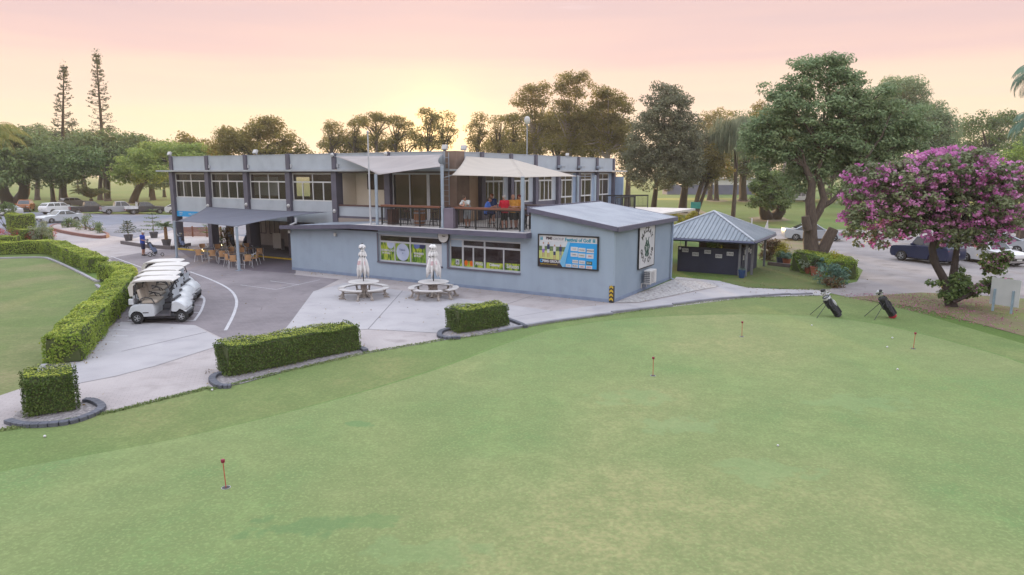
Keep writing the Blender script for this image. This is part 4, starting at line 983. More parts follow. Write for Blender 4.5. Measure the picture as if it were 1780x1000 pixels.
sail("cream shade sail over the drinkers on the right half of the balcony", sail_mat("sail_cream", (0.50, 0.445, 0.385), (0.45, 0.40, 0.35), .25),
     [(bl(-9.35, .65, 5.70), bl(-11.25, 4.7, 6.78), bl(-11.3, 9.9, 6.72), bl(-5.05, .65, 5.60), .2, (.06, .04, 0, .03)),
      (bl(-5.05, .65, 5.60), bl(-11.3, 9.9, 6.72), bl(-6.6, 9.85, 5.62), bl(-6.6, 9.75, 5.62), .1, (0, .06, 0, .05))],
     [(bl(-9.35, .65, 5.70), bl(-9.85, .5, 5.55)), (bl(-6.6, 9.85, 5.62), bl(-6.5, 12.3, 5.6))])
sail("slate blue shade sail over the outdoor cafe tables on the ground", sail_mat("sail_slate", (0.125, 0.13, 0.165), (0.105, 0.11, 0.14), .12),
     [(bl(-34.0, 3.7, 3.34), bl(-21.6, 3.7, 3.30), bl(-23.5, -1.8, 2.62), bl(-32.4, .15, 2.52), .12, (.10, .16, .06, .07))],
     [(bl(-34.05, 3.8, 3.42), bl(-34.0, 3.7, 3.34)), (bl(-21.04, 3.8, 3.38), bl(-21.6, 3.7, 3.3)), (bl(-32.62, .11, 2.5), bl(-32.4, .15, 2.52))])
def sail_post(label, loc, h, r=.085, mat=None):
    t = thing("sail_post", label, "post", loc, -BA)
    mb = MB(); mb.tube([(0, 0, 0), (0, 0, h)], r, 12); mb.build("shaft", mat or M("post_paint", (0.30, 0.36, 0.43), None, 2, 0.5), t, smooth=True)
    mb = MB(); mb.box(-.16, .16, -.16, .16, 0.002, .02); mb.build("foot_plate", STEEL, t)
    mb = MB(); mb.lathe([(r + .01, h - .03), (r + .01, h + .015), (.001, h + .03)], 12); mb.build("cap", STEEL, t)
sail_post("pale steel sail post at the left end of the balcony rail", P1, 2.78)
sail_post("pale steel sail post in the middle of the balcony front", P2, 3.25)
sail_post("pale steel sail post at the right end of the balcony front", P3, 2.66)
sail_post("pale sail post on the deck beyond the sloping shop roof, nearer one", bl(-6.6, 9.95, 2.96), 2.68)
sail_post("pale sail post on the deck beyond the sloping shop roof, farther one", bl(-6.5, 12.3, 2.96), 2.68)
sail_post("pale sail post on the paving behind the golf carts", bl(-32.62, .11, 0.014), 2.52)
sail_post("pale sail post standing in front of the tan cafe chairs", bl(-23.33, -1.94, 0.014), 2.64)
t = thing("flag_pole", "tall thin white flag pole at the left end of the balcony", "flag pole", bl(-14.85, .45, 2.96), -BA)
mb = MB(); mb.tube([(0, 0, 0), (0, 0, 5.05)], [.06, .035], 10); mb.build("shaft", TRIM, t, smooth=True)
mb = MB(); mb.ball((0, 0, 5.08), .07); mb.build("finial", TRIM, t, smooth=True)
# ---- balcony railing: timber bar top over black balusters
def railing(label, a, b, z, h=1.02, top=True, spacing=.115, postn=3):
    d = (b - a); l = d.length; ang = math.atan2(d.y, d.x)
    t = thing("balcony_railing", label, "railing", (a.x, a.y, z), ang)
    if top:
        mb = MB(); mb.box(0, l, -.05, .36, h, h + .10); mb.build("bar_top", TIMBER, t, bevel=0.01)
    else:
        mb = MB(); mb.box(0, l, -.03, .03, h, h + .05); mb.build("handrail", BLACK, t)
    mb = MB(); mb.box(0, l, -.02, .02, .10, .14); mb.box(0, l, -.02, .02, h - .06, h - .001)
    k = spacing
    while k < l: mb.box(k - .009, k + .009, -.009, .009, .141, h - .061); k += spacing
    mb.build("baluster_panel", BLACK, t)
    for i in range(postn + 1):
        x = .04 + (l - .08) * i / postn
        mb = MB(); mb.box(x - .03, x + .03, -.031, .031, 0.002, h - .002); mb.build("post", BLACK, t)
railing("left balcony railing with red-brown timber bar top beside the barrel", bl(-14.2, .62), bl(-10.1, .62), 2.96)
railing("right balcony railing with red-brown timber bar top in front of the drinkers", bl(-9.2, .62), bl(-5.2, .62), 2.96)
railing("plain black railing at the far end of the right wing deck", bl(-10.9, 24.6), bl(-8.2, 27.0), 2.96, top=False)
railing("low black railing on the deck behind the sloping shop roof", bl(-8.6, 20.9), bl(-8.2, 24.0), 2.96, top=False)
mb = MB(); mb.box(-.3, .3, -.22, .22, 0, 1.05); tag(mb.build("pier", M("mauve_pier", (0.16, 0.135, 0.175), None, 2, 0.7), None, bl(-9.42, .62, 2.962), -BA, bevel=0.015), "short mauve pier between the two balcony railings", "pier")
# ladder on the corner pier
t = thing("ladder", "thin wall ladder up the corner pier behind the middle sail post", "ladder", bl(-11.9, 3.6, 2.97), -BA)
for s in (-.2, .2):
    mb = MB(); mb.box(s - .02, s + .02, 0, .04, 0, 4.0); mb.build("rail", STEEL, t)
for k in range(12):
    mb = MB(); mb.tube([(-.19, .02, .3 + k * .31), (.19, .02, .3 + k * .31)], .014, 6); mb.build("rung", STEEL, t)
# ---- shed with the hipped roof
t = thing("cart_shed", "small open shed with navy walls and pale ribbed hipped roof", "shed", bl(.75, 13.85, 0), -BA)
ez, az, hw = 2.08, 3.5, 3.1
NAVY = M("navy_wall", (0.030, 0.032, 0.060), (0.024, 0.026, 0.050), 1.5, 0.7, bmp=0.1, bscale=30)
HIPM = M("hip_roof_sheet", (0.21, 0.235, 0.265), (0.17, 0.195, 0.225), 1, 0.45, metal=0.2)
mb = MB(); c4 = [(-hw, -hw), (hw, -hw), (hw, hw), (-hw, hw)]
mb.add([(x, y, ez) for x, y in c4] + [(0, 0, az)] + [(x, y, ez - .03) for x, y in c4], [(0, 1, 4), (1, 2, 4), (2, 3, 4), (3, 0, 4), (8, 7, 6, 5), (0, 1, 6, 5), (1, 2, 7, 6), (2, 3, 8, 7), (3, 0, 5, 8)])
for side in range(4):
    rm = Matrix.Rotation(side * math.pi / 2, 4, 'Z'); k = -hw + .13
    while k < hw - .05:
        y1 = -abs(k); zt = lambda y: ez + (az - ez) * (1 - abs(y) / hw)
        vs = []
        for y in (-hw + .01, y1 - .02):
            for dx, dz in ((-.035, 0.0), (-.015, .045), (.015, .045), (.035, 0.0)): vs.append(rm @ Vector((k + dx, y, zt(y) + dz + .002)))
        mb.add(vs, [(0, 1, 2, 3), (4, 5, 6, 7), (0, 1, 5, 4), (1, 2, 6, 5), (2, 3, 7, 6), (3, 0, 4, 7)]); k += .235
roofp = mb.build("roof", HIPM, t)
mb = MB()
for x, y in c4: mb.tube([(x, y, ez + .03), (0, 0, az + .03)], .055, 6)
mb.build("ridge_cap", M("ridge_cap", (0.42, 0.45, 0.50), None, 2, 0.4), roofp)
mb = MB()
for a, b in zip(c4, c4[1:] + c4[:1]):
    mb.tube([(*a, ez - .10), (*b, ez - .10)], .085, 4)
mb.build("gutter", M("navy_fascia", (0.05, 0.055, 0.10), None, 2, 0.5), t)
mb = MB(); mb.box(-1.45, 2.3, -2.25, -2.1, 0, 1.5); mb.build("wall", NAVY, t)
mb = MB(); mb.box(2.15, 2.3, -2.099, 1.9, 0, 1.55); mb.build("wall", NAVY, t)
mb = MB(); mb.box(-1.45, 2.1, 2.2, 2.35, 0, 1.9); mb.build("wall", BROWN, t)
for x, y in ((2.62, -2.62), (2.62, 2.5), (-2.4, 2.5), (2.75, -1.7), (2.2, -2.4)):
    mb = MB(); mb.box(x - .06, x + .06, y - .06, y + .06, 0, ez - .12); mb.build("post", M("shed_post", (0.17, 0.17, 0.19), None, 3, 0.7), t)
TAGS = [(-1.0, 1.28, "1 TO 4"), (-.38, 1.08, "4 TO 7"), (.33, 1.26, "1 TO 4"), (.98, 1.05, "4 TO 7"), (1.62, 1.22, "1 TO 4")]
for x, z, s in TAGS:
    mb = MB(); mb.box(x - .19, x + .19, -2.275, -2.252, z - .11, z + .11); p = mb.build("number_plate", PHW, t)
    lettering(s, .115, BLACK, p, TXT(x, -2.278, z), sp=.9, bold=.003)
for y, z, s in ((-1.9, 1.0, "7"), (-1.55, 1.3, "4"), (-.6, 1.32, "1"), (-.1, 1.2, "4")):
    mb = MB(); mb.box(2.302, 2.325, y - .14, y + .14, z - .13, z + .13); p = mb.build("number_plate", PHW, t)
    lettering(s, .18, BLACK, p, TXTR(2.328, y, z))
# white lamp hanging under the eave
t = thing("hanging_lamp", "small white lamp hanging under the shed eave on a thin rod", "lamp", bl(-.45, 11.2, 1.42), -BA)
mb = MB(); mb.tube([(0, 0, .08), (0, 0, .55)], .012, 6); mb.build("rod", TRIM, t)
mb = MB(); mb.ball((0, 0, .0), .075); mb.build("globe", LAMPW, t, smooth=True)
# brown slatted fence beyond the posts, tall lamp pole, far building
def slat_fence(label, a, b, h, mat, name="timber_fence", n=9):
    d = b - a; l = d.length; t = thing(name, label, "fence", a, math.atan2(d.y, d.x))
    mb = MB(); [mb.box(0, l, 0, .03, .08 + k * (h - .1) / n, .08 + (k + .82) * (h - .1) / n) for k in range(n)]; mb.build("slats", mat, t)
    for k in range(4):
        mb = MB(); x = l * k / 3; mb.box(x - .05, x + .05, .031, .12, 0, h + .05); mb.build("post", mat, t)
slat_fence("red-brown slatted timber fence seen under the left end of the clubhouse", G(310, 412), G(384, 413), .95, M("fence_timber", (0.20, 0.075, 0.04), (0.15, 0.055, 0.03), 3, 0.8))
t = thing("lamp_pole", "tall thin pole with a round white lamp head behind the clubhouse", "street lamp", D(916, 300, 78).xy.to_3d())
mb = MB(); mb.tube([(0, 0, 0), (0, 0, 11.2)], [.11, .07], 10); mb.build("shaft", STEEL, t, smooth=True)
mb = MB(); mb.ball((0, -.1, 11.6), .40, sc=(.85, .5, 1.15)); mb.build("lamp_head", WHITE, t, smooth=True)
# distant buildings and fence beyond the fairway
t = thing("far_building", "long low dark blue fence-like building with white roof far beyond the fairway", "building", G(1210, 338.5))
mb = MB(); mb.box(-8, 26, 0, 6, 0, 2.6); mb.build("wall", M("far_wall", (0.10, 0.12, 0.19), None, .4, 0.8), t)
mb = MB(); mb.box(-4, 22, .2, 6.2, 2.62, 4.3); mb.build("upper_wall", WHITE, t)
mb = MB(); mb.prism([(-4.6, -.4), (22.6, -.4), (22.6, 6.8), (-4.6, 6.8)], 4.31, 4.6); mb.build("roof", TRIM, t)
# ------------------------------------------------------------------ hedges
LF_HEDGE = leafmat("hedge_leaf", (0.075, 0.143, 0.024), (0.128, 0.203, 0.033), (0.225, 0.3, 0.045), .3)
LF_HEDGEB = leafmat("bright_hedge_leaf", (0.12, 0.20, 0.03), (0.20, 0.29, 0.042), (0.31, 0.38, 0.065), .35)
LF_BOX = leafmat("box_leaf", (0.045, 0.085, 0.02), (0.075, 0.12, 0.026), (0.12, 0.165, 0.036), .3)
LF_DARK = leafmat("dark_leaf", (0.074, 0.118, 0.035), (0.118, 0.17, 0.052), (0.185, 0.239, 0.079), .25)
LF_ASH = leafmat("ashy_leaf", (0.105, 0.11, 0.065), (0.15, 0.155, 0.09), (0.21, 0.21, 0.125), .35)
LF_LITTOP = leafmat("lit_top_leaf", (0.24, 0.31, 0.035), (0.34, 0.39, 0.045), (0.44, 0.46, 0.065), .35)  # yellow-green for hedge tops: the skylight on them put into the leaf colour
LF_MID = leafmat("mid_leaf", (0.068, 0.12, 0.035), (0.105, 0.165, 0.048), (0.158, 0.217, 0.068), .3)
LF_LIGHT = leafmat("light_leaf", (0.16, 0.23, 0.05), (0.23, 0.30, 0.065), (0.33, 0.38, 0.10), .45)
LF_GUM = leafmat("gum_leaf", (0.15, 0.13, 0.04), (0.21, 0.18, 0.055), (0.28, 0.235, 0.07), .68)
LF_FEATH = leafmat("feathery_leaf", (0.13, 0.195, 0.095), (0.185, 0.26, 0.125), (0.25, 0.31, 0.155), .38)
LF_PINE = leafmat("pine_leaf", (0.048, 0.068, 0.033), (0.068, 0.09, 0.042), (0.09, 0.112, 0.051), .2)
LF_PALM = leafmat("palm_leaf", (0.078, 0.13, 0.058), (0.117, 0.176, 0.072), (0.169, 0.221, 0.104), .35)
LF_PALMY = leafmat("yellow_palm_leaf", (0.12, 0.16, 0.05), (0.20, 0.21, 0.06), (0.30, 0.26, 0.09), .4)
LF_SILV = leafmat("silver_leaf", (0.16, 0.20, 0.13), (0.22, 0.26, 0.18), (0.28, 0.30, 0.20), .3)
LF_RED = leafmat("red_leaf", (0.20, 0.015, 0.025), (0.32, 0.03, 0.04), (0.42, 0.06, 0.05), .35)
LF_YEL = leafmat("yellow_leaf", (0.20, 0.20, 0.02), (0.30, 0.27, 0.025), (0.40, 0.33, 0.04), .35)
LF_BLOOM = leafmat("pink_blossom", (0.47, 0.10, 0.345), (0.55, 0.17, 0.435), (0.63, 0.31, 0.54), .4)
LF_BLUE = leafmat("blue_green_leaf", (0.072, 0.144, 0.108), (0.108, 0.192, 0.144), (0.144, 0.24, 0.18), .3)
LF_BRZ = leafmat("bronze_leaf", (0.09, 0.04, 0.025), (0.13, 0.07, 0.03), (0.10, 0.10, 0.035), .3)

def hedge(name, label, path, w, h, leaf, dens=420, size=0.075, group=None, cat="hedge", seed=3, round_=0.12, z0=0.05, wob=0.075):
    """clipped hedge along a ground path: a leafy shell over its twiggy core"""
    rg = np.random.default_rng(seed)
    pts = [Vector(p) for p in path]; base = pts[0].copy(); base.z = 0
    segs = [(pts[i + 1] - pts[i]).length for i in range(len(pts) - 1)]; Ltot = sum(segs)
    cum = np.concatenate([[0], np.cumsum(segs)])
    PX = np.array([[p.x, p.y] for p in pts])
    def at(s):
        s = np.clip(s, 0, Ltot); x = np.interp(s, cum, PX[:, 0]); y = np.interp(s, cum, PX[:, 1])
        e = 0.15; x2 = np.interp(np.clip(s + e, 0, Ltot), cum, PX[:, 0]) - np.interp(np.clip(s - e, 0, Ltot), cum, PX[:, 0])
        y2 = np.interp(np.clip(s + e, 0, Ltot), cum, PX[:, 1]) - np.interp(np.clip(s - e, 0, Ltot), cum, PX[:, 1])
        l = np.maximum(np.hypot(x2, y2), 1e-6)
        return np.stack([x, y], 1), np.stack([x2 / l, y2 / l], 1)
    def surf(s, a):
        """a in 0..1 runs up one side, over the top and down the other"""
        per = 2 * h + w; q = a * per
        off = np.where(q < h, -w / 2, np.where(q < h + w, q - h - w / 2, w / 2)); z = np.where(q < h, q, np.where(q < h + w, h, per - q))
        nx = np.where(q < h, -1.0, np.where(q < h + w, (q - h - w / 2) / (w / 2) * .25, 1.0)); nz_ = np.where((q >= h) & (q < h + w), 1.0, 0.1)
        k = np.clip((z - (h - round_)) / round_, 0, 1); off = off * (1 - .10 * k * k * (np.abs(off) > w / 2 * .8))
        bulge = wob * (np.sin(s * 2.1 + a * 5) * .5 + np.sin(s * 4.7 - a * 9 + 1.3) * .3 + np.sin(s * 0.8 + a * 3) * .6)
        c, d = at(s); n = np.stack([d[:, 1], -d[:, 0]], 1)
        P = np.stack([c[:, 0] + n[:, 0] * (off + nx * bulge), c[:, 1] + n[:, 1] * (off + nx * bulge), z + nz_ * bulge + z0], 1)
        Nn = np.stack([n[:, 0] * nx, n[:, 1] * nx, nz_], 1)
        return P, unit(Nn)
    area = Ltot * (2 * h + w); n = int(area * dens)
    s = rg.uniform(-.03, Ltot + .03, n); a = rg.uniform(0, 1, n)
    P, Nn = surf(s, a)
    ne = int(w * h * dens * 1.6)
    for end, sg in ((0.0, -1), (Ltot, 1)):                       # the two end faces
        c, d = at(np.full(ne, end)); nn = np.stack([d[:, 1], -d[:, 0]], 1)
        o = rg.uniform(-w / 2, w / 2, ne); z = rg.uniform(0, h, ne)
        b = wob * np.sin(o * 5 + z * 4)
        P2 = np.stack([c[:, 0] + nn[:, 0] * o + d[:, 0] * sg * (b + .02), c[:, 1] + nn[:, 1] * o + d[:, 1] * sg * (b + .02), z + z0], 1)
        P = np.concatenate([P, P2]); Nn = np.concatenate([Nn, np.stack([d[:, 0] * sg, d[:, 1] * sg, np.full(ne, .1)], 1)])
    P = P + Nn * rg.normal(-.01, .022, len(P))[:, None]
    b0 = np.array([base.x, base.y, 0]); root = thing(name, label, cat, base, 0, group)
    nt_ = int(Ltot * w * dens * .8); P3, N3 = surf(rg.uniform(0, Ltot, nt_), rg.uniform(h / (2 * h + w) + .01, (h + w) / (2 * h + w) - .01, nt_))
    P3 = P3 + N3 * rg.normal(.012, .02, nt_)[:, None]  # extra top layer of leaves, coloured as if lit from above
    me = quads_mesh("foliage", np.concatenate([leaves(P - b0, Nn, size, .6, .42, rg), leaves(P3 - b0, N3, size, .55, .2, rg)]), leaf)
    me.materials.append(LF_LITTOP); mi = np.zeros(len(me.polygons), dtype=np.int32); mi[-nt_:] = 1; me.polygons.foreach_set("material_index", mi); link("foliage", me, None, root)
    m = max(8, int(Ltot / .3)); S = np.linspace(0, Ltot, m); A = np.linspace(0, 1, 15)
    vs = []
    for si in S:
        Pc, Nc = surf(np.full(15, si), A); vs += [tuple(q - r * .10 - b0) for q, r in zip(Pc, Nc)]
    fs = [(i * 15 + j, i * 15 + j + 1, (i + 1) * 15 + j + 1, (i + 1) * 15 + j) for i in range(m - 1) for j in range(14)] + [tuple(range(15)), tuple((m - 1) * 15 + j for j in range(14, -1, -1))]
    mb = MB(); mb.add(vs, fs); mb.build("twigs", M("hedge_twigs", (0.05, 0.075, 0.02), (0.06, 0.065, 0.028), 14, .9), root, smooth=True)
    return root
def gpath(px, curve=4): return catmull([G(*p) for p in px], curve, False)
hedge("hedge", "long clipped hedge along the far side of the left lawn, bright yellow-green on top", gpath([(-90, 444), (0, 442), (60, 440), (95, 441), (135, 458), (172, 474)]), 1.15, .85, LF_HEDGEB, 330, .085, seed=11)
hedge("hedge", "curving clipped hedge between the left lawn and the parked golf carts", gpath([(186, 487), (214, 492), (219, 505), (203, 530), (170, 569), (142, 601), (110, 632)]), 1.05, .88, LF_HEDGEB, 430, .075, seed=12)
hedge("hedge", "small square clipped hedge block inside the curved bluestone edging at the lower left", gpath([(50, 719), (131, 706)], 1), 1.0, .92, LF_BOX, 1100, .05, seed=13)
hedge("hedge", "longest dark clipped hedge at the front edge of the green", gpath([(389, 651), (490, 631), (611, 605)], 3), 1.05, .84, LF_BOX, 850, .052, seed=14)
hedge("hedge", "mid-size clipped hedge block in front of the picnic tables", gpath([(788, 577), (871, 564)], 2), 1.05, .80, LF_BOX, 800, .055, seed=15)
def shrub(name, label, base, ells, n, leaf, size, cat="shrub", group=None, seed=1, cr=.3, ncl=30, aspect=.5, flat=.8, shell=3, stem=True):
    """ells: offsets (x,y,z),(rx,ry,rz) in metres from the base"""
    rg = np.random.default_rng(seed); base = Vector(base)
    E = [((c[0], c[1], c[2]), r) for c, r in ells]
    C, P, Nn = crown_points(E, ncl, n, cr, shell, flat, -.9, rg)
    P[:, 2] = np.maximum(P[:, 2], .02)
    root = thing(name, label, cat, base, 0, group)
    link("foliage", quads_mesh("foliage", leaves(P, Nn, size, aspect, .6, rg), leaf), None, root)
    if stem:
        mb = MB()
        for i in range(min(8, len(C))): mb.tube([(C[i][0] * .1, C[i][1] * .1, 0), tuple(np.array(C[i]) * (.5, .5, .6)), tuple(C[i])], [.03, .02, .008], 5)
        mb.build("stem", BARK, root)
    return root
# left garden
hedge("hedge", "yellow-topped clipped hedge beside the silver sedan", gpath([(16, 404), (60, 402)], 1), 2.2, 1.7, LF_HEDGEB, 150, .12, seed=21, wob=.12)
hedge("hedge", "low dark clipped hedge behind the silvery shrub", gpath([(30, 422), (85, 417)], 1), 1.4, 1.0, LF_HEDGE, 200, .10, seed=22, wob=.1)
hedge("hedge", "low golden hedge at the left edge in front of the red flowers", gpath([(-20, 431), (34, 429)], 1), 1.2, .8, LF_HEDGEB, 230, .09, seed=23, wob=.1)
shrub("shrub", "silvery loose shrub beside the low dark hedge", G(74, 421), [((0, 0, .8), (1.0, .9, .85)), ((.5, 0, 1.1), (.6, .5, .6))], 1500, LF_SILV, .14, seed=24)
shrub("shrub", "tall loose green shrub at the left edge beside the cars", G(14, 398), [((0, 0, 1.4), (1.5, 1.2, 1.4)), ((-.6, 0, 2.3), (.8, .8, .8))], 2200, LF_MID, .17, seed=25)
shrub("flower_bed", "patch of red flowering plants behind the golden hedge", G(8, 422), [((0, 0, .6), (1.6, .6, .5)), ((1.6, .2, .6), (.8, .5, .45))], 1300, LF_RED, .10, "flowers", seed=26, stem=False)
shrub("flower", "single small orange-red plant at the garden corner by the driveway", G(92, 416), [((0, 0, .35), (.45, .35, .4))], 400, leafmat("orange_leaf", (0.38, 0.06, 0.03), (0.45, 0.10, 0.05), (0.5, 0.16, 0.08), .3), .09, "flowers", seed=27, ncl=10)
# island bed with its brick edge
bp = [(88, 398), (100, 393), (128, 396), (165, 403), (188, 411), (175, 415), (140, 411), (104, 404)]
ISB = catmull([G(*p) for p in bp], 3)
t = thing("raised_bed", "low raised garden bed with a red brick edge beside the car park", "garden bed", ISB[0])
mb = MB(Matrix.Translation(-ISB[0]))
for i in range(len(ISB)):
    a, b = ISB[i], ISB[(i + 1) % len(ISB)]; d = b - a
    mb.boxc(((a.x + b.x) / 2, (a.y + b.y) / 2, .13 + .002 * (i % 2)), (d.length + .05, .22, .28), math.atan2(d.y, d.x))
mb.build("brick_edge", paver("edge_brick", (0.24, 0.105, 0.085), (0.18, 0.08, 0.07), (0.2, 0.16, 0.15), rot=.3), t)
mb = MB(Matrix.Translation(-ISB[0])); mb.prism([(p.x, p.y) for p in ISB], .05, .21); mb.build("soil", M("bed_gravel", (0.34, 0.30, 0.30), (0.24, 0.2, 0.2), 3, .9, bmp=.5, bscale=20), t)
for k, (x, y, r, leaf, lab) in enumerate(((118, 399, .55, LF_MID, "smallest round bush at the left of the brick-edged bed"), (150, 403, .95, LF_MID, "largest bush in the middle of the brick-edged bed"), (160, 405, .7, LF_DARK, "dark bush touching the largest one in the brick-edged bed"),
                                   (174, 409, .55, LF_MID, "bush at the right end of the brick-edged bed"), (132, 398, .45, LF_SILV, "pale grey tuft in the brick-edged bed"))):
    p = G(x, y); p.z = .2
    shrub("bush", lab, p, [((0, 0, r * .8), (r, r, r * .9))], 700, leaf, .12, "bush", seed=30 + k, ncl=16)
# potted young Norfolk pines and palms by the entrance
t = thing("planter_kerb", "long low dark kerb round the pebble bed with potted trees", "kerb", G(212, 424))
kb = [G(*p) for p in ((212, 424), (256, 431), (300, 434), (330, 428))]
mb = MB(Matrix.Translation(-kb[0]))
for a, b in zip(kb, kb[1:]):
    d = b - a; mb.boxc(((a.x + b.x) / 2, (a.y + b.y) / 2, .13), (d.length, .22, .26), math.atan2(d.y, d.x))
mb.build("edge", M("planter_edge", (0.11, 0.095, 0.10), None, 3, .8), t)
bed("pebble_bed", [(214, 423), (240, 413), (300, 405), (395, 403), (420, 416), (330, 427), (300, 433), (256, 430)], .022, M("pale_pebbles", (0.44, 0.40, 0.39), (0.34, 0.31, 0.30), 6, .8, bmp=.6, bscale=20))
def pot(root, r=.36, h=.5, mat=None):
    mb = MB(); mb.lathe([(r * .72, 0), (r, h), (r * 1.05, h), (r * 1.05, h + .05), (r * .9, h + .05), (r * .85, h - .05), (.001, h - .06)], 18, cap=False); mb.build("pot", mat or M("dark_pot", (0.085, 0.08, 0.09), None, 3, .7), root, smooth=True)
def norfolk_small(label, base, h, tiers, seed, spread=.95):
    rg = np.random.default_rng(seed); root = thing("potted_pine", label, "potted plant", base)
    pot(root); mb = MB(); mb.tube([(0, 0, .42), (0, 0, h)], [.045, .012], 6); mb.build("trunk", BARKP, root)
    P, Nn = [], []
    for k in range(tiers):
        z = .75 + (h - .85) * k / (tiers - 1); L_ = spread * (1 - k / (tiers + .6)) * rg.uniform(.85, 1.1) + .08
        for j in range(6):
            a = j * math.pi / 3 + k * .5 + rg.uniform(-.1, .1); n = int(26 * L_ / spread) + 6
            q = np.linspace(.08, 1, n)[:, None]
            P.append(np.concatenate([np.cos(a) * L_ * q, np.sin(a) * L_ * q, z + .10 * q * q - .02 * q], 1) + rg.normal(0, .022, (n, 3))); Nn.append(np.tile([0, 0, 1.0], (n, 1)))
    link("foliage", quads_mesh("foliage", leaves(np.concatenate(P), np.concatenate(Nn), .15, .4, .5, rg), LF_PINE if seed % 2 else LF_DARK), None, root)
    return root
def frond_set(rg, n, length, droop, up, leaflet, lw, nl=26, z=0.0, az0=0.0, hang=0.0, spread=2 * math.pi):
    """feather palm fronds: rachis tubes and leaflet quads"""
    V, ribs = [], []
    for k in range(n):
        a = az0 + spread * k / n + rg.uniform(-.2, .2); e = rg.uniform(up[0], up[1]); L_ = length * rg.uniform(.85, 1.1)
        pts = []; p = np.array([0, 0, z]); el = e
        for s in range(9):
            pts.append(p.copy()); el2 = el - droop * (s / 8) ** 1.3
            p = p + np.array([math.cos(a) * math.cos(el2), math.sin(a) * math.cos(el2), math.sin(el2)]) * L_ / 8
        pts = np.array(pts); ribs.append(pts)
        side = np.array([-math.sin(a), math.cos(a), 0])
        for s in np.linspace(.12, 1, nl):
            i = min(7, int(s * 8)); f = s * 8 - i; c = pts[i] * (1 - f) + pts[min(8, i + 1)] * f
            tdir = pts[min(8, i + 1)] - pts[i]; tdir = tdir / (np.linalg.norm(tdir) + 1e-9)
            ll = leaflet * (math.sin(math.pi * min(.98, .15 + s * .8)) * .9 + .1)
            for sg in (-1, 1):
                d = side * sg * .8 + tdir * .55 + np.array([0, 0, -hang + rg.uniform(-.15, .15)]); d = d / np.linalg.norm(d)
                m = c + d * ll * .5; e_ = c + d * ll + np.array([0, 0, -hang * .3 * ll]); wv = tdir * lw
                V += [c, m + wv * .5, e_, m - wv * .5]
    return np.array(V), ribs
def feather_palm(label, base, h, n, length, leaf, seed, droop=1.6, up=(.3, 1.2), leaflet=.5, lw=.06, trunk=(.16, .11), cat="palm", name="palm_tree", hang=.25, potted=False, nl=26, bark=None, az0=0.0, spread=2 * math.pi):
    rg = np.random.default_rng(seed); root = thing(name, label, cat, base)
    V, ribs = frond_set(rg, n, length, droop, up, leaflet, lw, nl, h, az0, hang, spread)
    mb = MB()
    for r in ribs: mb.tube([tuple(q) for q in r], [lw * .45 * (1 - i / 9) + .004 for i in range(9)], 5)
    z0 = 0.0
    if potted: pot(root); z0 = .44
    me = quads_mesh("fronds", V, leaf); link("fronds", me, None, root)
    mb.build("rib", leaf, root)
    m2 = MB(); k = 10
    m2.tube([(0, 0, z0 + (h - z0) * i / k - (.1 if not potted and i == 0 else 0)) for i in range(k + 1)], [trunk[0] + (trunk[1] - trunk[0]) * i / k + (.012 if i % 2 else 0) for i in range(k + 1)], 10)
    m2.build("trunk", bark or BARK, root, smooth=True)
    return root
norfolk_small("bushy potted pine at the left end of the pebble bed", G(224, 419), 1.75, 7, 41, 1.0)
norfolk_small("tall potted pine with wide tiers behind the man in blue", G(268, 414), 2.6, 6, 42, 1.15)
norfolk_small("potted pine with dark flat tiers beside the timber fence", G(371, 419), 2.35, 6, 44, 1.25)
feather_palm("potted palm with a thick brown trunk next to the first post", G(290, 428), 1.55, 14, .95, LF_PALM, 43, leaflet=.26, lw=.04, trunk=(.13, .11), potted=True, bark=M("fibre_trunk", (0.24, 0.13, 0.06), (0.16, 0.09, 0.045), 8, .9, bmp=.5, bscale=20), cat="potted plant", name="potted_palm")
shrub("potted_shrub", "dark potted shrub standing in the shade behind the cafe chairs", G(397, 432), [((0, 0, 1.0), (.35, .35, .9))], 700, LF_BRZ, .13, "potted plant", seed=46, ncl=14)
shrub("potted_shrub", "low spiky potted shrub beside the inner pillar in the shade", G(385, 431), [((0, 0, .5), (.4, .35, .45))], 500, LF_DARK, .13, "potted plant", seed=47, ncl=10)
# ---- trees, left side
FIGB = px_ells(112, [(20, 300, 62, 34), (-25, 275, 48, 36), (45, 285, 45, 28), (20, 255, 50, 28)])
tree("fig_tree", "huge dark spreading fig at the far left with a forked trunk behind the orange ute", G(22, 356), FIGB, 170, 15000, 1.5, .50, LF_DARK, BARK, (1.1, .35), .3, 14, stems=2, seed=51)
tree("shade_tree", "dark shade tree with a slender trunk left of the forked one behind the utes", G(93, 352), px_ells(120, [(88, 298, 38, 30), (80, 270, 34, 30)]), 90, 7500, 1.4, .45, LF_DARK, BARK, (.45, .2), .4, 8, seed=52)
tree("shade_tree", "green shade tree with a pale forked trunk behind the black ute", G(117, 355), px_ells(112, [(118, 300, 44, 30), (140, 285, 40, 28), (105, 275, 34, 22)]), 120, 10000, 1.4, .46, LF_MID, BARK, (.6, .25), .35, 12, stems=2, seed=53)
tree("shade_tree", "broad dark flat-topped tree behind the young palm", G(188, 350), px_ells(128, [(190, 280, 66, 26), (225, 262, 50, 22), (150, 262, 50, 26), (205, 245, 50, 16), (245, 285, 30, 22)]), 170, 14000, 1.5, .5, LF_DARK, BARK, (.55, .25), .4, 14, seed=54)
tree("shade_tree", "hazy tree crown rising in the gap behind the two tall pines", G(150, 341), px_ells(165, [(100, 250, 60, 26), (60, 240, 40, 20), (160, 252, 60, 22)]), 130, 9000, 2.0, .6, LF_DARK, BARK, (.6, .3), .4, 10, seed=55)
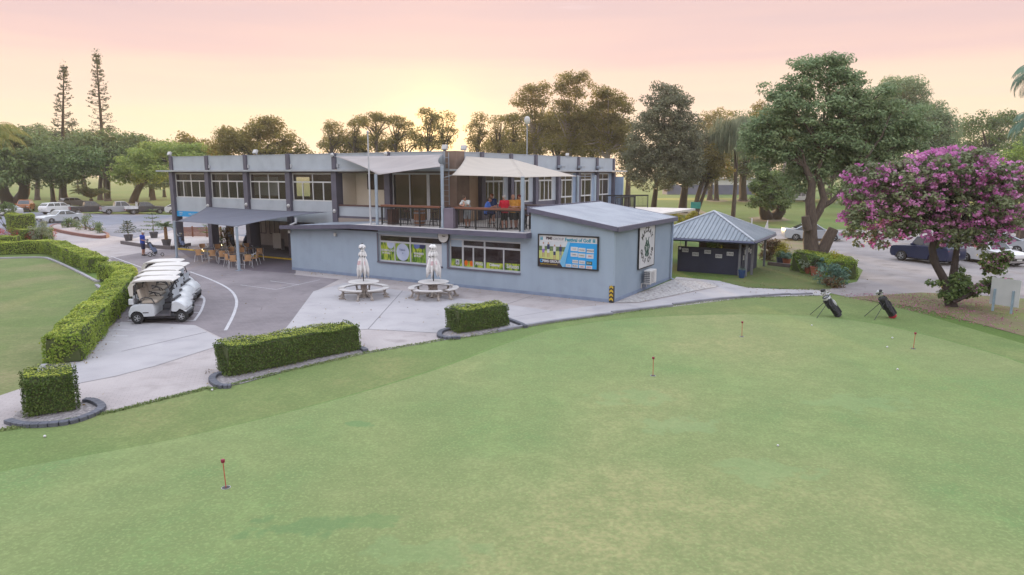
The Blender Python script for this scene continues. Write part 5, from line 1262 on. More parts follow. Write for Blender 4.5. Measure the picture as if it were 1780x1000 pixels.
tree("rain_tree", "bright light-green dome-shaped rain tree behind the left end of the clubhouse", G(233, 353), px_ells(112, [(300, 286, 92, 32), (250, 298, 46, 22), (350, 282, 62, 30), (290, 268, 70, 18), (220, 310, 22, 14)]), 230, 22000, 1.35, .42, LF_LIGHT, BARK, (.75, .3), .3, 16, seed=56, shell=3.5, flat=.5)
for k, (x, w) in enumerate(((8, 1), (262, 1), (286, 1.2))):
    tree("shade_tree", ["dark tree at the left frame edge half hidden by the palm fronds", "small distant shade tree seen under the rain tree, nearer its trunk", "small distant shade tree seen under the rain tree, nearer the clubhouse"][k], G(x, 343), px_ells(150, [(x + (0 if k else -15), 315 if k else 262, 26 * w, 14 if k else 30)]), 40, 2500, 1.5, .5, LF_DARK, BARK, (.4, .2), .4, 6, seed=57 + k)
def norfolk(label, base, Y, topx, topy, lowy, halfw, seed, lean=0.0):
    rg = np.random.default_rng(seed); base = Vector(base); tp = D(topx, topy, Y); lo = D(topx, lowy, Y).z
    H_ = tp.z; root = thing("norfolk_pine", label, "pine tree", base)
    def axis(z): return np.array([(tp.x - base.x) * (z / H_), (tp.y - base.y) * (z / H_), z])
    hw = halfw * Y / FPX; P, Nn = [], []; mb = MB(); mb.tube([tuple(axis(H_ * i / 10)) for i in range(11)], [.55 - .5 * i / 10 for i in range(11)], 8); z = lo
    while z < H_ - .2:
        f = (z - lo) / (H_ - lo); L_ = hw * (1 - f) ** .85 + .3
        for j in range(6):
            if rg.uniform() < .14: continue
            a = rg.uniform(0, 6.28); l = L_ * rg.uniform(.6, 1.15); c = axis(z)
            e = c + np.array([math.cos(a) * l, math.sin(a) * l, l * rg.uniform(.05, .3)])
            mb.tube([tuple(c), tuple((c + e) / 2 + [0, 0, -.08 * l]), tuple(e)], [.06, .04, .02], 4)
            n = rg.integers(7, 14); q = rg.uniform(.4, 1.05, n)[:, None] ** .6
            P.append(c + (e - c) * q + rg.normal(0, .11, (n, 3)) + np.array([0, 0, .12])); Nn.append(rg.normal(0, .5, (n, 3)) + [0, 0, .5])
        z += rg.uniform(.42, .75)
    n = 160; P.append(axis(H_ - .9) + rg.normal(0, 1, (n, 3)) * [.38, .38, .75]); Nn.append(rg.normal(0, 1, (n, 3)))
    mb.build("trunk", BARK, root, smooth=True); link("foliage", quads_mesh("foliage", leaves(np.concatenate(P), np.concatenate(Nn), .34, .5, .6, rg), LF_PINE), None, root)
norfolk("shorter of the two tall thin Norfolk pines on the left skyline", G(107, 349), 125, 111, 114, 262, 26, 61)
norfolk("taller Norfolk pine with a tufted top on the left skyline", G(186, 349), 130, 167, 93, 258, 26, 62)
feather_palm("tiny distant palm on a thin stem between the two tall pines", G(137, 338), 19.0, 14, 1.9, LF_PINE, 63, leaflet=.9, lw=.16, trunk=(.2, .14), nl=12)
b = G(160, 361)
feather_palm("young arching palm with yellowing fronds in the car park", b, 1.5, 30, 3.6, LF_PALMY, 64, 1.5, (.75, 1.5), .8, .12, (.35, .28), hang=.35)
pc = D(-26, 236, 62)
feather_palm("palm whose golden-green fronds reach in at the left frame edge", (pc.x, pc.y, 0), pc.z, 22, 3.9, LF_PALMY, 65, 1.9, (.0, 1.1), .9, .10, (.2, .15), hang=.7)
# ---- trees behind the clubhouse
tree("mango_tree", "wide bushy tree on the skyline behind the left wing", (*D(450, 300, 100).xy, 0), px_ells(100, [(452, 252, 62, 30), (410, 252, 36, 26), (500, 258, 34, 20), (462, 226, 36, 18), (472, 212, 14, 12), (385, 262, 20, 14)]), 170, 13000, 1.25, .36, LF_GUM, BARK, (.6, .25), .3, 12, seed=71)
tree("shade_tree", "low hazy tree crown on the skyline left of the bushy tree", (*D(345, 300, 118).xy, 0), px_ells(118, [(340, 256, 36, 16), (322, 246, 14, 10), (366, 262, 16, 10)]), 60, 3000, 1.3, .4, LF_GUM, BARK, (.5, .2), .4, 8, seed=72)
GUMS = [(575, 120, [(576, 226, 22, 13), (572, 250, 20, 14), (590, 243, 12, 10)], "round-topped gum on the skyline above the porch, leftmost of its row"),
        (616, 122, [(620, 215, 20, 13), (612, 237, 16, 13), (628, 252, 16, 10)], "gum with two leaf tiers, second from the left in the skyline row"),
        (655, 118, [(650, 212, 24, 14), (668, 206, 20, 10), (652, 234, 18, 14)], "broad gum behind the flag pole in the skyline row"),
        (688, 124, [(684, 214, 24, 12), (704, 220, 20, 12), (690, 240, 16, 10)], "gum with a leaning trunk right of the flag pole"),
        (745, 120, [(742, 200, 20, 12), (748, 222, 20, 16), (722, 236, 16, 9), (752, 248, 22, 12)], "tall gum left of the sun glow"),
        (772, 126, [(770, 206, 20, 12), (778, 228, 18, 14), (772, 250, 20, 12)], "gum standing right in front of the sun glow"),
        (830, 122, [(834, 208, 11, 12), (828, 228, 20, 14), (830, 250, 22, 14)], "small pointed gum just right of the sun glow"),
        (868, 124, [(868, 212, 18, 13), (866, 236, 18, 14), (872, 258, 20, 10)], "thin gum left of the round lamp head"),
        (895, 118, [(892, 212, 14, 14), (890, 240, 18, 14), (898, 262, 20, 10)], "thin gum directly beside the round lamp pole"),
        (930, 112, [(922, 162, 22, 14), (946, 160, 14, 14), (906, 180, 18, 12), (934, 182, 18, 13), (922, 206, 34, 14), (950, 232, 40, 24), (920, 262, 34, 14)], "airy tall gum behind the round lamp head"),
        (990, 108, [(986, 140, 22, 14), (1014, 142, 18, 14), (974, 158, 16, 10), (1000, 165, 20, 12), (984, 200, 36, 26), (1012, 224, 36, 30), (978, 250, 40, 18)], "tallest gum above the right half of the balcony"),
        (1058, 106, [(1052, 172, 30, 18), (1074, 184, 26, 18), (1040, 202, 30, 24), (1064, 226, 34, 26), (1036, 258, 40, 18), (1078, 252, 20, 22)], "dense grey-green gum left of the big round tree")]
for k, (x, Y, e, lab) in enumerate(GUMS):
    big = k >= 9; s = sum(q[2] * q[3] for q in e)
    tree("gum_tree", lab, (*D(x, 300, Y).xy, 0), px_ells(Y, e, .9), int(s / 11), int(s * (4.6 if big else 4.4)), 1.0 if big else .9, .30, LF_GUM, BARKP if big else BARK, (.42 if big else .26, .13), .55, 22 if big else 12, seed=80 + k, flat=.6, shell=2.0, group=None)
for k, (x, y, rx, lab) in enumerate(((600, 262, 40, "low scrubby trees on the skyline over the porch roof"), (705, 256, 44, "low scrubby tree on the skyline over the mauve sail"), (640, 258, 34, "low scrubby tree on the skyline by the flag pole"), (870, 266, 40, "low scrubby tree on the skyline over the cream sail"))):
    tree("scrub_tree", lab.replace("trees", "tree"), (*D(x, 300, 128).xy, 0), px_ells(128, [(x, y - 8, rx, 17), (x - rx * .6, y - 2, rx * .6, 14), (x + rx * .7, y - 4, rx * .5, 14)]), 80, 4200, 1.1, .34, LF_GUM, BARK, (.25, .12), .4, 8, seed=100 + k)
# ---- trees right of the clubhouse
tree("round_tree", "big dense grey-green round tree beside the right end of the clubhouse", G(1136, 368), px_ells(88, [(1156, 200, 46, 48), (1135, 250, 46, 46), (1180, 245, 46, 50), (1150, 300, 54, 34), (1160, 162, 26, 22), (1108, 290, 20, 36), (1195, 290, 30, 36)]), 420, 42000, .95, .30, LF_ASH, BARK, (.42, .2), .35, 16, seed=111, floor=-1)
tree("shade_tree", "tree with a stout flared trunk just behind the big round tree", G(1186, 370), px_ells(92, [(1205, 270, 36, 40), (1185, 300, 40, 30), (1225, 300, 26, 30)]), 150, 13000, .95, .30, LF_ASH, BARK, (.62, .2), .35, 12, seed=112, floor=-1)
tree("shade_tree", "multi-stemmed leaning tree carrying the small green sign", G(1208, 378), px_ells(90, [(1226, 292, 34, 26), (1245, 280, 26, 30), (1210, 280, 24, 24)]), 90, 5500, .9, .30, LF_GUM, BARK, (.26, .14), .4, 10, stems=3, lean=(1.0, 0, .5), seed=113, floor=-1)
tree("shade_tree", "far shade tree on the mown fairway left of the drooping palm", G(1245, 349), px_ells(135, [(1250, 290, 40, 28), (1232, 268, 34, 26)]), 80, 5500, 1.4, .42, LF_GUM, BARK, (.5, .2), .4, 10, seed=114)
tree("shade_tree", "dark far tree with a forked trunk right of the drooping palm", G(1294, 350), px_ells(132, [(1300, 290, 34, 28), (1320, 262, 36, 34), (1280, 262, 26, 30)]), 110, 8000, 1.4, .42, LF_DARK, BARK, (.7, .25), .4, 10, stems=2, seed=115)
# drooping fan palm: hanging strips
rg = np.random.default_rng(116); b = G(1276, 378); Yp = b.y; root = thing("fan_palm", "tall fan palm with a weeping skirt of grey-green leaves", "palm", b)
top = D(1280, 232, Yp) - b; V = []; mb2 = MB()
for k in range(120):
    a = rg.uniform(0, 6.28); el = rg.uniform(-.55, 1.35); L_ = rg.uniform(2.0, 3.4) * (1 if el < .8 else .7)
    tip = np.array(top) + np.array([math.cos(a) * math.cos(el), math.sin(a) * math.cos(el), math.sin(el)]) * L_
    mb2.tube([tuple(top), tuple((np.array(top) + tip) / 2 + [0, 0, .25]), tuple(tip)], [.03, .02, .012], 4)
    for j in range(34):
        s0 = tip + rg.normal(0, .38, 3) * [1, 1, .5]; ll = rg.uniform(1.0, 2.6); out = np.array([math.cos(a), math.sin(a), 0]) * rg.uniform(.0, .35)
        m = s0 + out * .6 + [rg.normal(0, .06), rg.normal(0, .06), -ll * .45]; e = s0 + out * .8 + [rg.normal(0, .12), rg.normal(0, .12), -ll]; w = np.array([math.sin(a + rg.normal(0, .8)), math.cos(a), 0]) * .045
        V += [s0, m + w, e, m - w]
link("fronds", quads_mesh("fronds", np.array(V), leafmat("fan_palm_leaf", (0.12, 0.15, 0.09), (0.18, 0.21, 0.13), (0.27, 0.28, 0.18), .35)), None, root); mb2.build("leaf_stalk", LF_PALM, root)
mb = MB(); mb.tube([(-.15, 0, -.1), (-.05, 0, top.z * .4), (top.x, top.y, top.z)], [.30, .24, .2], 10); mb.build("trunk", BARK, root, smooth=True)
# vine-wrapped fig on the fairway, bare gums, back wall of trees
tree("weeping_fig", "compact dark fig with yellowing left side standing alone on the fairway", G(1337, 381), px_ells(80, [(1340, 330, 32, 32), (1325, 318, 20, 22), (1352, 345, 24, 22), (1338, 306, 18, 10), (1318, 345, 16, 18)]), 150, 13000, .55, .26, LF_DARK, BARK, (.75, .18), .3, 8, stems=2, seed=117, floor=-1, shell=3)
for k, (bx, by, pts, lab) in enumerate(((1345, 372, [(1345, 372), (1340, 300), (1336, 260), (1330, 205)], "bare pale gum trunk leaning left behind the compact fig"), (1352, 372, [(1352, 372), (1356, 320), (1366, 280), (1374, 240)], "bare pale gum trunk leaning right behind the compact fig"))):
    g = G(bx, by); Yk = g.y; q = [D(x, y, Yk) - g for x, y in pts]; q[0].z = -.1
    t = thing("gum_tree", lab, "tree", g)
    e = px_ells(Yk, [(pts[-1][0] - 6, pts[-1][1] - 6, 22, 20), (pts[-1][0] + 12, pts[-1][1] + 14, 20, 18)])
    C, P, Nn = crown_points(e, 36, 2600, .7, 2.2, .6, -.75, np.random.default_rng(118 + k)); link("crown", quads_mesh("crown", leaves(P - np.array(g), Nn, .26, .45, .6), LF_GUM), None, t)
    mb = MB(); mb.tube(q, [.26, .2, .17, .09], 8)
    for i in range(10): mb.tube([q[-2].lerp(q[-1], random.random()), Vector(C[i * 3]) - g], [.06, .015], 5)
    mb.build("trunk", BARKP, t, smooth=True)
for k, (x, Y, e, n, lf, lab) in enumerate(((1390, 150, [(1390, 300, 44, 34), (1370, 262, 40, 34), (1410, 258, 40, 40)], 8000, LF_DARK, "dark tree mass far behind the compact fig"), (1440, 140, [(1450, 300, 46, 38), (1480, 262, 40, 36)], 8000, LF_DARK, "dark tree far behind the big forked tree"),
                                            (1530, 128, [(1530, 250, 44, 44), (1520, 205, 36, 34), (1545, 180, 36, 26), (1560, 165, 30, 20)], 20000, LF_FEATH, "tall spreading tree behind and right of the big forked tree"),
                                            (1610, 122, [(1600, 215, 50, 38), (1575, 175, 36, 26), (1625, 230, 44, 36), (1560, 150, 26, 14), (1585, 152, 24, 12), (1640, 250, 34, 30)], 30000, LF_FEATH, "broad feathery tree sloping down to the right on the skyline"),
                                            (1716, 130, [(1722, 232, 48, 30), (1700, 215, 30, 18), (1745, 215, 30, 20), (1715, 258, 50, 24)], 8000, LF_MID, "open-crowned tree on the skyline above the pink blossoms"),
                                            (1768, 105, [(1770, 285, 36, 22), (1790, 262, 30, 20)], 4000, LF_HEDGEB, "lighter green bushy tree at the right edge below the palm"),
                                            (1590, 150, [(1590, 305, 60, 26), (1660, 300, 60, 26), (1730, 305, 60, 24)], 9000, LF_DARK, "low dark tree belt behind the pink tree"),
                                            (1480, 96, [(1490, 330, 40, 26), (1510, 300, 34, 24)], 5000, LF_MID, "dark green tree hanging behind the forked trunk"))):
    s = sum(q[2] * q[3] for q in e)
    tree("skyline_tree", lab, (*D(x, 300, Y).xy, 0), px_ells(Y, e), max(40, int(s / 20)), n, 1.5 if k not in (4,) else 1.2, .42 if k not in (2, 3) else .36, lf, BARK, (.55, .22), .4, 12, seed=130 + k)
BELT = [(1318, 150, [(1318, 240, 44, 50), (1345, 215, 34, 34), (1300, 290, 36, 30), (1306, 205, 26, 20)], 11000, LF_DARK, "tall dark tree between the drooping palm and the compact fig"),
        (1376, 142, [(1376, 235, 40, 44), (1392, 285, 44, 40), (1350, 300, 30, 30)], 8000, LF_MID, "green tree belt section behind the two bare gum trunks"),
        (1236, 150, [(1232, 225, 30, 34), (1258, 212, 30, 28), (1236, 262, 36, 34)], 9000, LF_GUM, "hazy gum behind the drooping palm's left side"),
        (1445, 150, [(1450, 270, 44, 44), (1470, 240, 40, 34)], 7000, LF_DARK, "dark tree belt section behind the big forked trunk"),
        (1660, 150, [(1660, 250, 50, 30), (1690, 280, 50, 30)], 7000, LF_DARK, "dark tree belt section left of the open-crowned tree"),
        (1745, 145, [(1750, 270, 50, 30), (1790, 245, 36, 34)], 6500, LF_MID, "green tree belt section under the royal palm fronds"),
        (905, 130, [(905, 240, 44, 22), (880, 256, 40, 16), (935, 252, 40, 22)], 5200, LF_GUM, "golden scrubby gum behind the round lamp pole"),
        (965, 124, [(965, 222, 44, 30), (990, 248, 44, 24)], 6500, LF_GUM, "dense gum below the tallest crown above the balcony"),
        (1030, 122, [(1030, 236, 44, 34), (1050, 212, 30, 22), (1010, 258, 40, 18)], 7000, LF_GUM, "dense gum over the right wing's parapet"),
        (1092, 118, [(1092, 235, 26, 40), (1100, 275, 30, 30)], 5500, LF_ASH, "grey-green tree filling the gap left of the big round tree"),
        (262, 150, [(262, 258, 40, 18), (235, 248, 30, 18)], 4000, LF_DARK, "dark tree crown on the skyline above the rain tree's left side"),
        (60, 150, [(60, 262, 60, 36), (110, 268, 50, 34)], 7000, LF_DARK, "dark tree mass on the skyline below the shorter tall pine"),
        (170, 150, [(170, 275, 60, 30), (215, 272, 40, 28)], 7000, LF_DARK, "dark tree mass on the skyline below the taller tall pine")]
for k, (x, Y, e, n, lf, lab) in enumerate(BELT):
    s = sum(q[2] * q[3] for q in e)
    tree("belt_tree", lab, (*D(x, 300, Y).xy, 0), px_ells(Y, e), max(40, int(s / 22)), n, 1.4, .42, lf, BARK, (.5, .2), .4, 10, seed=200 + k, floor=-1)
# big forked poinciana
g = G(1412, 470); Yb = g.y + .3
E_ = px_ells(Yb + 1.0, [(1420, 190, 96, 42), (1375, 160, 40, 26), (1440, 128, 46, 26), (1400, 115, 34, 14), (1462, 120, 30, 16), (1345, 158, 26, 14), (1490, 190, 60, 50), (1400, 240, 70, 40), (1480, 250, 62, 40), (1520, 220, 44, 40), (1340, 215, 36, 26), (1430, 285, 56, 28), (1395, 310, 34, 30), (1488, 136, 22, 10), (1360, 265, 40, 26), (1500, 285, 40, 30), (1540, 255, 40, 34), (1560, 205, 46, 36), (1585, 240, 40, 32), (1312, 240, 36, 26), (1330, 270, 34, 24)], .75)
rg = np.random.default_rng(140)
C, P, Nn = crown_points(E_, 640, 70000, .62, 2.0, .55, -1, rg)
root = thing("poinciana_tree", "big spreading feathery tree with a thick forked and sawn-off trunk", "tree", g); g0 = np.array(g)
link("crown", quads_mesh("crown", leaves(P - g0, Nn, .20, .45, .5, rg), LF_FEATH), None, root)
def px3(lst, Y): return [D(x, y, Y) - g for x, y in lst]
mb = MB()
mb.tube([Vector((0, 0, -.1))] + px3([(1411, 440), (1408, 410), (1410, 380), (1408, 350), (1412, 318), (1400, 290)], Yb), [.54, .46, .41, .32, .27, .21, .16], 12)
mb.tube(px3([(1421, 475), (1428, 440), (1440, 415), (1449, 398)], Yb - .2), [.42, .36, .32, .30], 12)
mb.tube(px3([(1412, 385), (1425, 365), (1432, 345), (1426, 320), (1420, 300), (1430, 270)], Yb + .1), [.28, .24, .2, .18, .15, .12], 10)
mb.tube(px3([(1404, 400), (1401, 385), (1400, 376)], Yb - .4), [.26, .25, .23], 10)
mb.tube(px3([(1426, 362), (1446, 350), (1460, 335), (1480, 310)], Yb + .3), [.17, .14, .11, .08], 8)
tops = px3([(1400, 290), (1430, 270), (1480, 310), (1410, 310)], Yb)
for i in rg.choice(len(C), 34, replace=False):
    e = Vector(C[i] - g0); st = min(tops, key=lambda q: (q - e).length)
    mb.tube([st, st.lerp(e, .5) + Vector((rg.normal(0, .2), rg.normal(0, .2), .25)), e], [.10, .06, .015], 6)
mb.build("trunk", BARK, root, smooth=True)
# pink blossom tree
g = G(1655, 533); Yk = g.y; g0 = np.array(g)
E_ = px_ells(Yk, [(1630, 300, 90, 38), (1560, 312, 64, 28), (1700, 306, 72, 42), (1660, 280, 70, 24), (1735, 330, 48, 42), (1600, 350, 76, 36), (1530, 350, 54, 28), (1680, 360, 76, 42), (1510, 305, 44, 20), (1498, 380, 40, 18), (1480, 408, 24, 9), (1600, 396, 56, 24), (1545, 402, 44, 20), (1720, 405, 46, 32), (1750, 370, 40, 36), (1660, 408, 56, 24), (1515, 425, 30, 8), (1480, 340, 26, 18)], .85)
rg = np.random.default_rng(150); C, P, Nn = crown_points(E_, 520, 29000, .34, 1.8, .6, -1, rg)
root = thing("blossom_tree", "wide orchid tree covered in magenta pink blossom on the right", "tree", g)
link("crown", quads_mesh("crown", leaves(P - g0, Nn, .15, .6, .6, rg), leafmat("orchid_leaf", (0.11, 0.145, 0.07), (0.155, 0.185, 0.095), (0.21, 0.235, 0.125), .3)), None, root)
C2, P2, N2 = crown_points(E_, 1100, 15000, .17, 3.0, .6, -.9, rg)
ex = px_ells(Yk - .6, [(1735, 492, 30, 8), (1760, 490, 14, 6), (1725, 455, 26, 14), (1742, 440, 20, 14), (1700, 500, 20, 8)], .6)
C3, P3, N3 = crown_points(ex, 30, 1500, .22, 2, .6, -1, rg)
link("blossom", quads_mesh("blossom", leaves(np.concatenate([P2, P3[::3]]) - g0, np.concatenate([N2, N3[::3]]), .125, .75, .7, rg), LF_BLOOM), None, root)
ex2 = px_ells(Yk, [(1660, 505, 26, 22), (1672, 485, 18, 18), (1695, 505, 26, 10), (1735, 494, 34, 7), (1625, 493, 18, 5), (1725, 460, 26, 16)], .7)
C4, P4, N4 = crown_points(ex2, 60, 4200, .26, 2, .7, -1, rg); P4[:, 2] = np.maximum(P4[:, 2], .05)
link("low_foliage", quads_mesh("low_foliage", leaves(np.concatenate([P4, P3]) - g0, np.concatenate([N4, N3]), .15, .6, .6, rg), LF_MID), None, root)
g_ = g
def px4(lst, dy=0.0): return [D(x, y, Yk + dy) - g_ for x, y in lst]
mb = MB(); mb.tube([Vector((0, 0, -.1))] + px4([(1648, 505), (1638, 480), (1624, 455), (1620, 430), (1630, 405), (1622, 385), (1600, 365)]), [.26, .2, .17, .155, .15, .14, .11, .07], 10)
mb.tube(px4([(1660, 520), (1657, 480), (1662, 440), (1668, 400), (1680, 370)], .2), [.2, .17, .12, .09, .06], 8)
mb.tube(px4([(1622, 400), (1640, 375), (1662, 355), (1690, 340)]), [.10, .09, .07, .05], 8)
mb.tube(px4([(1655, 525), (1690, 510), (1725, 492), (1765, 492)], -.3), [.12, .08, .05, .02], 6)
for i in rg.choice(len(C), 60, replace=False):
    e = Vector(C[i] - g0); st = random.choice(px4([(1622, 390), (1640, 378), (1662, 355), (1605, 368), (1680, 370), (1668, 400)]))
    mb.tube([st, st.lerp(e, .55) + Vector((rg.normal(0, .15), rg.normal(0, .15), .1)), e], [.045, .03, .008], 5)
mb.build("trunk", M("dark_bark", (0.06, 0.043, 0.04), (0.04, 0.03, 0.03), 5, .9, bmp=.5, bscale=15), root, smooth=True)
pc = D(1800, 175, 55)
for k, (y, z_) in enumerate(((135, 0), (215, 0))):
    pass
feather_palm("tall royal palm whose blue-green fronds hang in at the right frame edge, upper", (pc.x, pc.y, 0), D(1800, 120, 55).z, 13, 2.6, LF_BLUE, 160, 1.9, (-.3, .9), .8, .09, (.22, .16), hang=.8)
pc2 = D(1806, 175, 52)
feather_palm("second royal palm hanging in at the right frame edge, lower", (pc2.x, pc2.y, 0), D(1806, 205, 52).z, 14, 2.6, LF_BLUE, 161, 2.1, (-.4, .8), .8, .09, (.22, .16), hang=.9)
# ---- planting round the shed
TERR = M("terracotta", (0.30, 0.10, 0.06), (0.24, 0.08, 0.05), 4, .8)
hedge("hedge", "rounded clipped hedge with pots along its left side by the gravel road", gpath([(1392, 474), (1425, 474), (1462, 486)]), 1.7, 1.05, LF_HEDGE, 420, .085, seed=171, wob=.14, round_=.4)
shrub("shrub", "bronze and green shrub at the right side of the shed", G(1336, 452), [((0, 0, .75), (.75, .7, .7)), ((.6, .2, .6), (.5, .5, .55))], 2600, LF_BRZ, .13, seed=172)
shrub("shrub", "strappy yellow-green clump next to the bronze shrub", G(1360, 455), [((0, 0, .55), (.4, .4, .6))], 700, LF_YEL, .20, seed=173, aspect=.18, flat=1.3)
def potted(label, base, leaf, r, n, ph=.4, pr=.26, size=.12, seed=1, mat=None, aspect=.5):
    rt = shrub("potted_plant", label, base, [((0, 0, ph + r * .7), (r, r, r * .85))], n, leaf, size, "potted plant", seed=seed, ncl=12, cr=.2, aspect=aspect); pot(rt, pr, ph, mat or TERR)
potted("terracotta pot with blue-green leaves beside the strappy clump", G(1367, 461), LF_BLUE, .35, 500, seed=174)
potted("dark pot left of the strappy clump", G(1356, 459), LF_MID, .3, 350, seed=175, mat=M("blue_pot", (0.05, 0.055, 0.11), None, 3, .5))
potted("terracotta pot with grey-green plant at the left end of the rounded hedge", G(1405, 476), LF_SILV, .5, 700, .38, .25, seed=176)
potted("large terracotta pot in front of the rounded hedge", G(1417, 480), LF_MID, .45, 600, .5, .3, seed=177)
potted("terracotta pot half hidden under blue-green leaves in front of the rounded hedge", G(1431, 482), LF_BLUE, .4, 600, .42, .28, seed=178)
shrub("shrub", "golden croton-like bush growing through the rounded hedge", G(1449, 479), [((0, 0, .95), (.55, .45, .35))], 700, LF_YEL, .12, seed=179, ncl=14)
shrub("shrub", "blue-green agave-like shrub at the front of the rounded hedge", G(1440, 494), [((0, 0, .5), (.7, .55, .5)), ((.5, -.1, .4), (.45, .4, .4))], 1100, LF_BLUE, .20, seed=180, aspect=.25)
shrub("shrub", "small leafless-looking tuft under the front of the rounded hedge", G(1452, 500), [((0, 0, .25), (.6, .3, .28))], 400, LF_BRZ, .13, seed=181, ncl=8)
shrub("shrub", "yellow-green strappy plants behind the left side of the shed roof", G(1188, 396), [((-.8, 0, .9), (1.2, .8, .9)), ((1.0, 0, .9), (1.2, .8, .8))], 1400, LF_YEL, .32, seed=182, aspect=.2)
potted("blue glazed pot at the shed's front corner", G(1289, 484), LF_BLUE, .12, 80, .42, .2, .08, seed=183, mat=M("glazed_blue", (0.03, 0.06, 0.16), None, 3, .35))
shrub("hanging_plant", "bright green leafy plant under the shed eave above the wall", bl(-.75 + 2.1, 12.0, 1.45), [((0, 0, .15), (.5, .25, .22))], 500, LF_LIGHT, .12, "plant", seed=184, ncl=10, stem=False)
shrub("shrub", "small dark tuft on the grass right of the compact fig", G(1355, 376), [((0, 0, .35), (.6, .4, .35))], 250, LF_DARK, .2, seed=185, ncl=6)
shrub("hedge_row", "green hedge strip along the far side of the gravel road", G(1600, 399), [((k * 2.2 - 6, 0, .7), (1.5, .8, .75)) for k in range(9)], 5000, LF_HEDGEB, .22, "hedge", seed=186, ncl=90)
# ------------------------------------------------------------------ vehicles
def paint(name, col, metal=0.0): return M("paint_" + name, col, tuple(c * .93 for c in col), .6, .28, metal, spec=.5)
RIM = M("alloy", (0.42, 0.43, 0.45), None, 4, .35, metal=.4); LIGHTG = M("lamp_clear", (0.5, 0.52, 0.55), None, 3, .15); TAILR = M("lamp_red", (0.35, 0.012, 0.015), None, 3, .25); PLATE = M("number_plate", (0.5, 0.5, 0.48), None, 3, .4)
PLAST = M("grey_plastic", (0.045, 0.045, 0.05), None, 4, .6)
def arch(cx, r, z0, n=8):  # half-circle wheel arch from right to left along the sill line
    return [(cx + r * math.cos(a), z0 + r * math.sin(a)) for a in [math.pi * k / n for k in range(n + 1)]]
def wheel(par, x, y, r, w, k=.62, n=22):
    s = 1 if y > 0 else -1
    t = MB(); t.lathe([(r * k, -w / 2), (r * .93, -w / 2), (r, -w * .3), (r, w * .3), (r * .93, w / 2), (r * k, w / 2)], n, (x, y, r), 'Y'); wo = t.build("wheel", RUBBER, par, smooth=True)
    m = MB(); yo = y + s * w * .42
    m.lathe([(r * k * 1.02, -.012), (r * k * .97, .02 * s), (r * k * .8, .006 * s), (r * .14, .0), (r * .10, .03 * s), (.002, .03 * s)], n, (x, yo, r), 'Y', cap=False)
    for q_ in range(5):
        a = q_ * 2 * math.pi / 5; m.boxc((x + math.cos(a) * r * k * .58, yo + s * .016, r + math.sin(a) * r * k * .58), (r * k * .8, .02, r * .14), ry=-a)
    m.build("rim", RIM, wo, smooth=True)
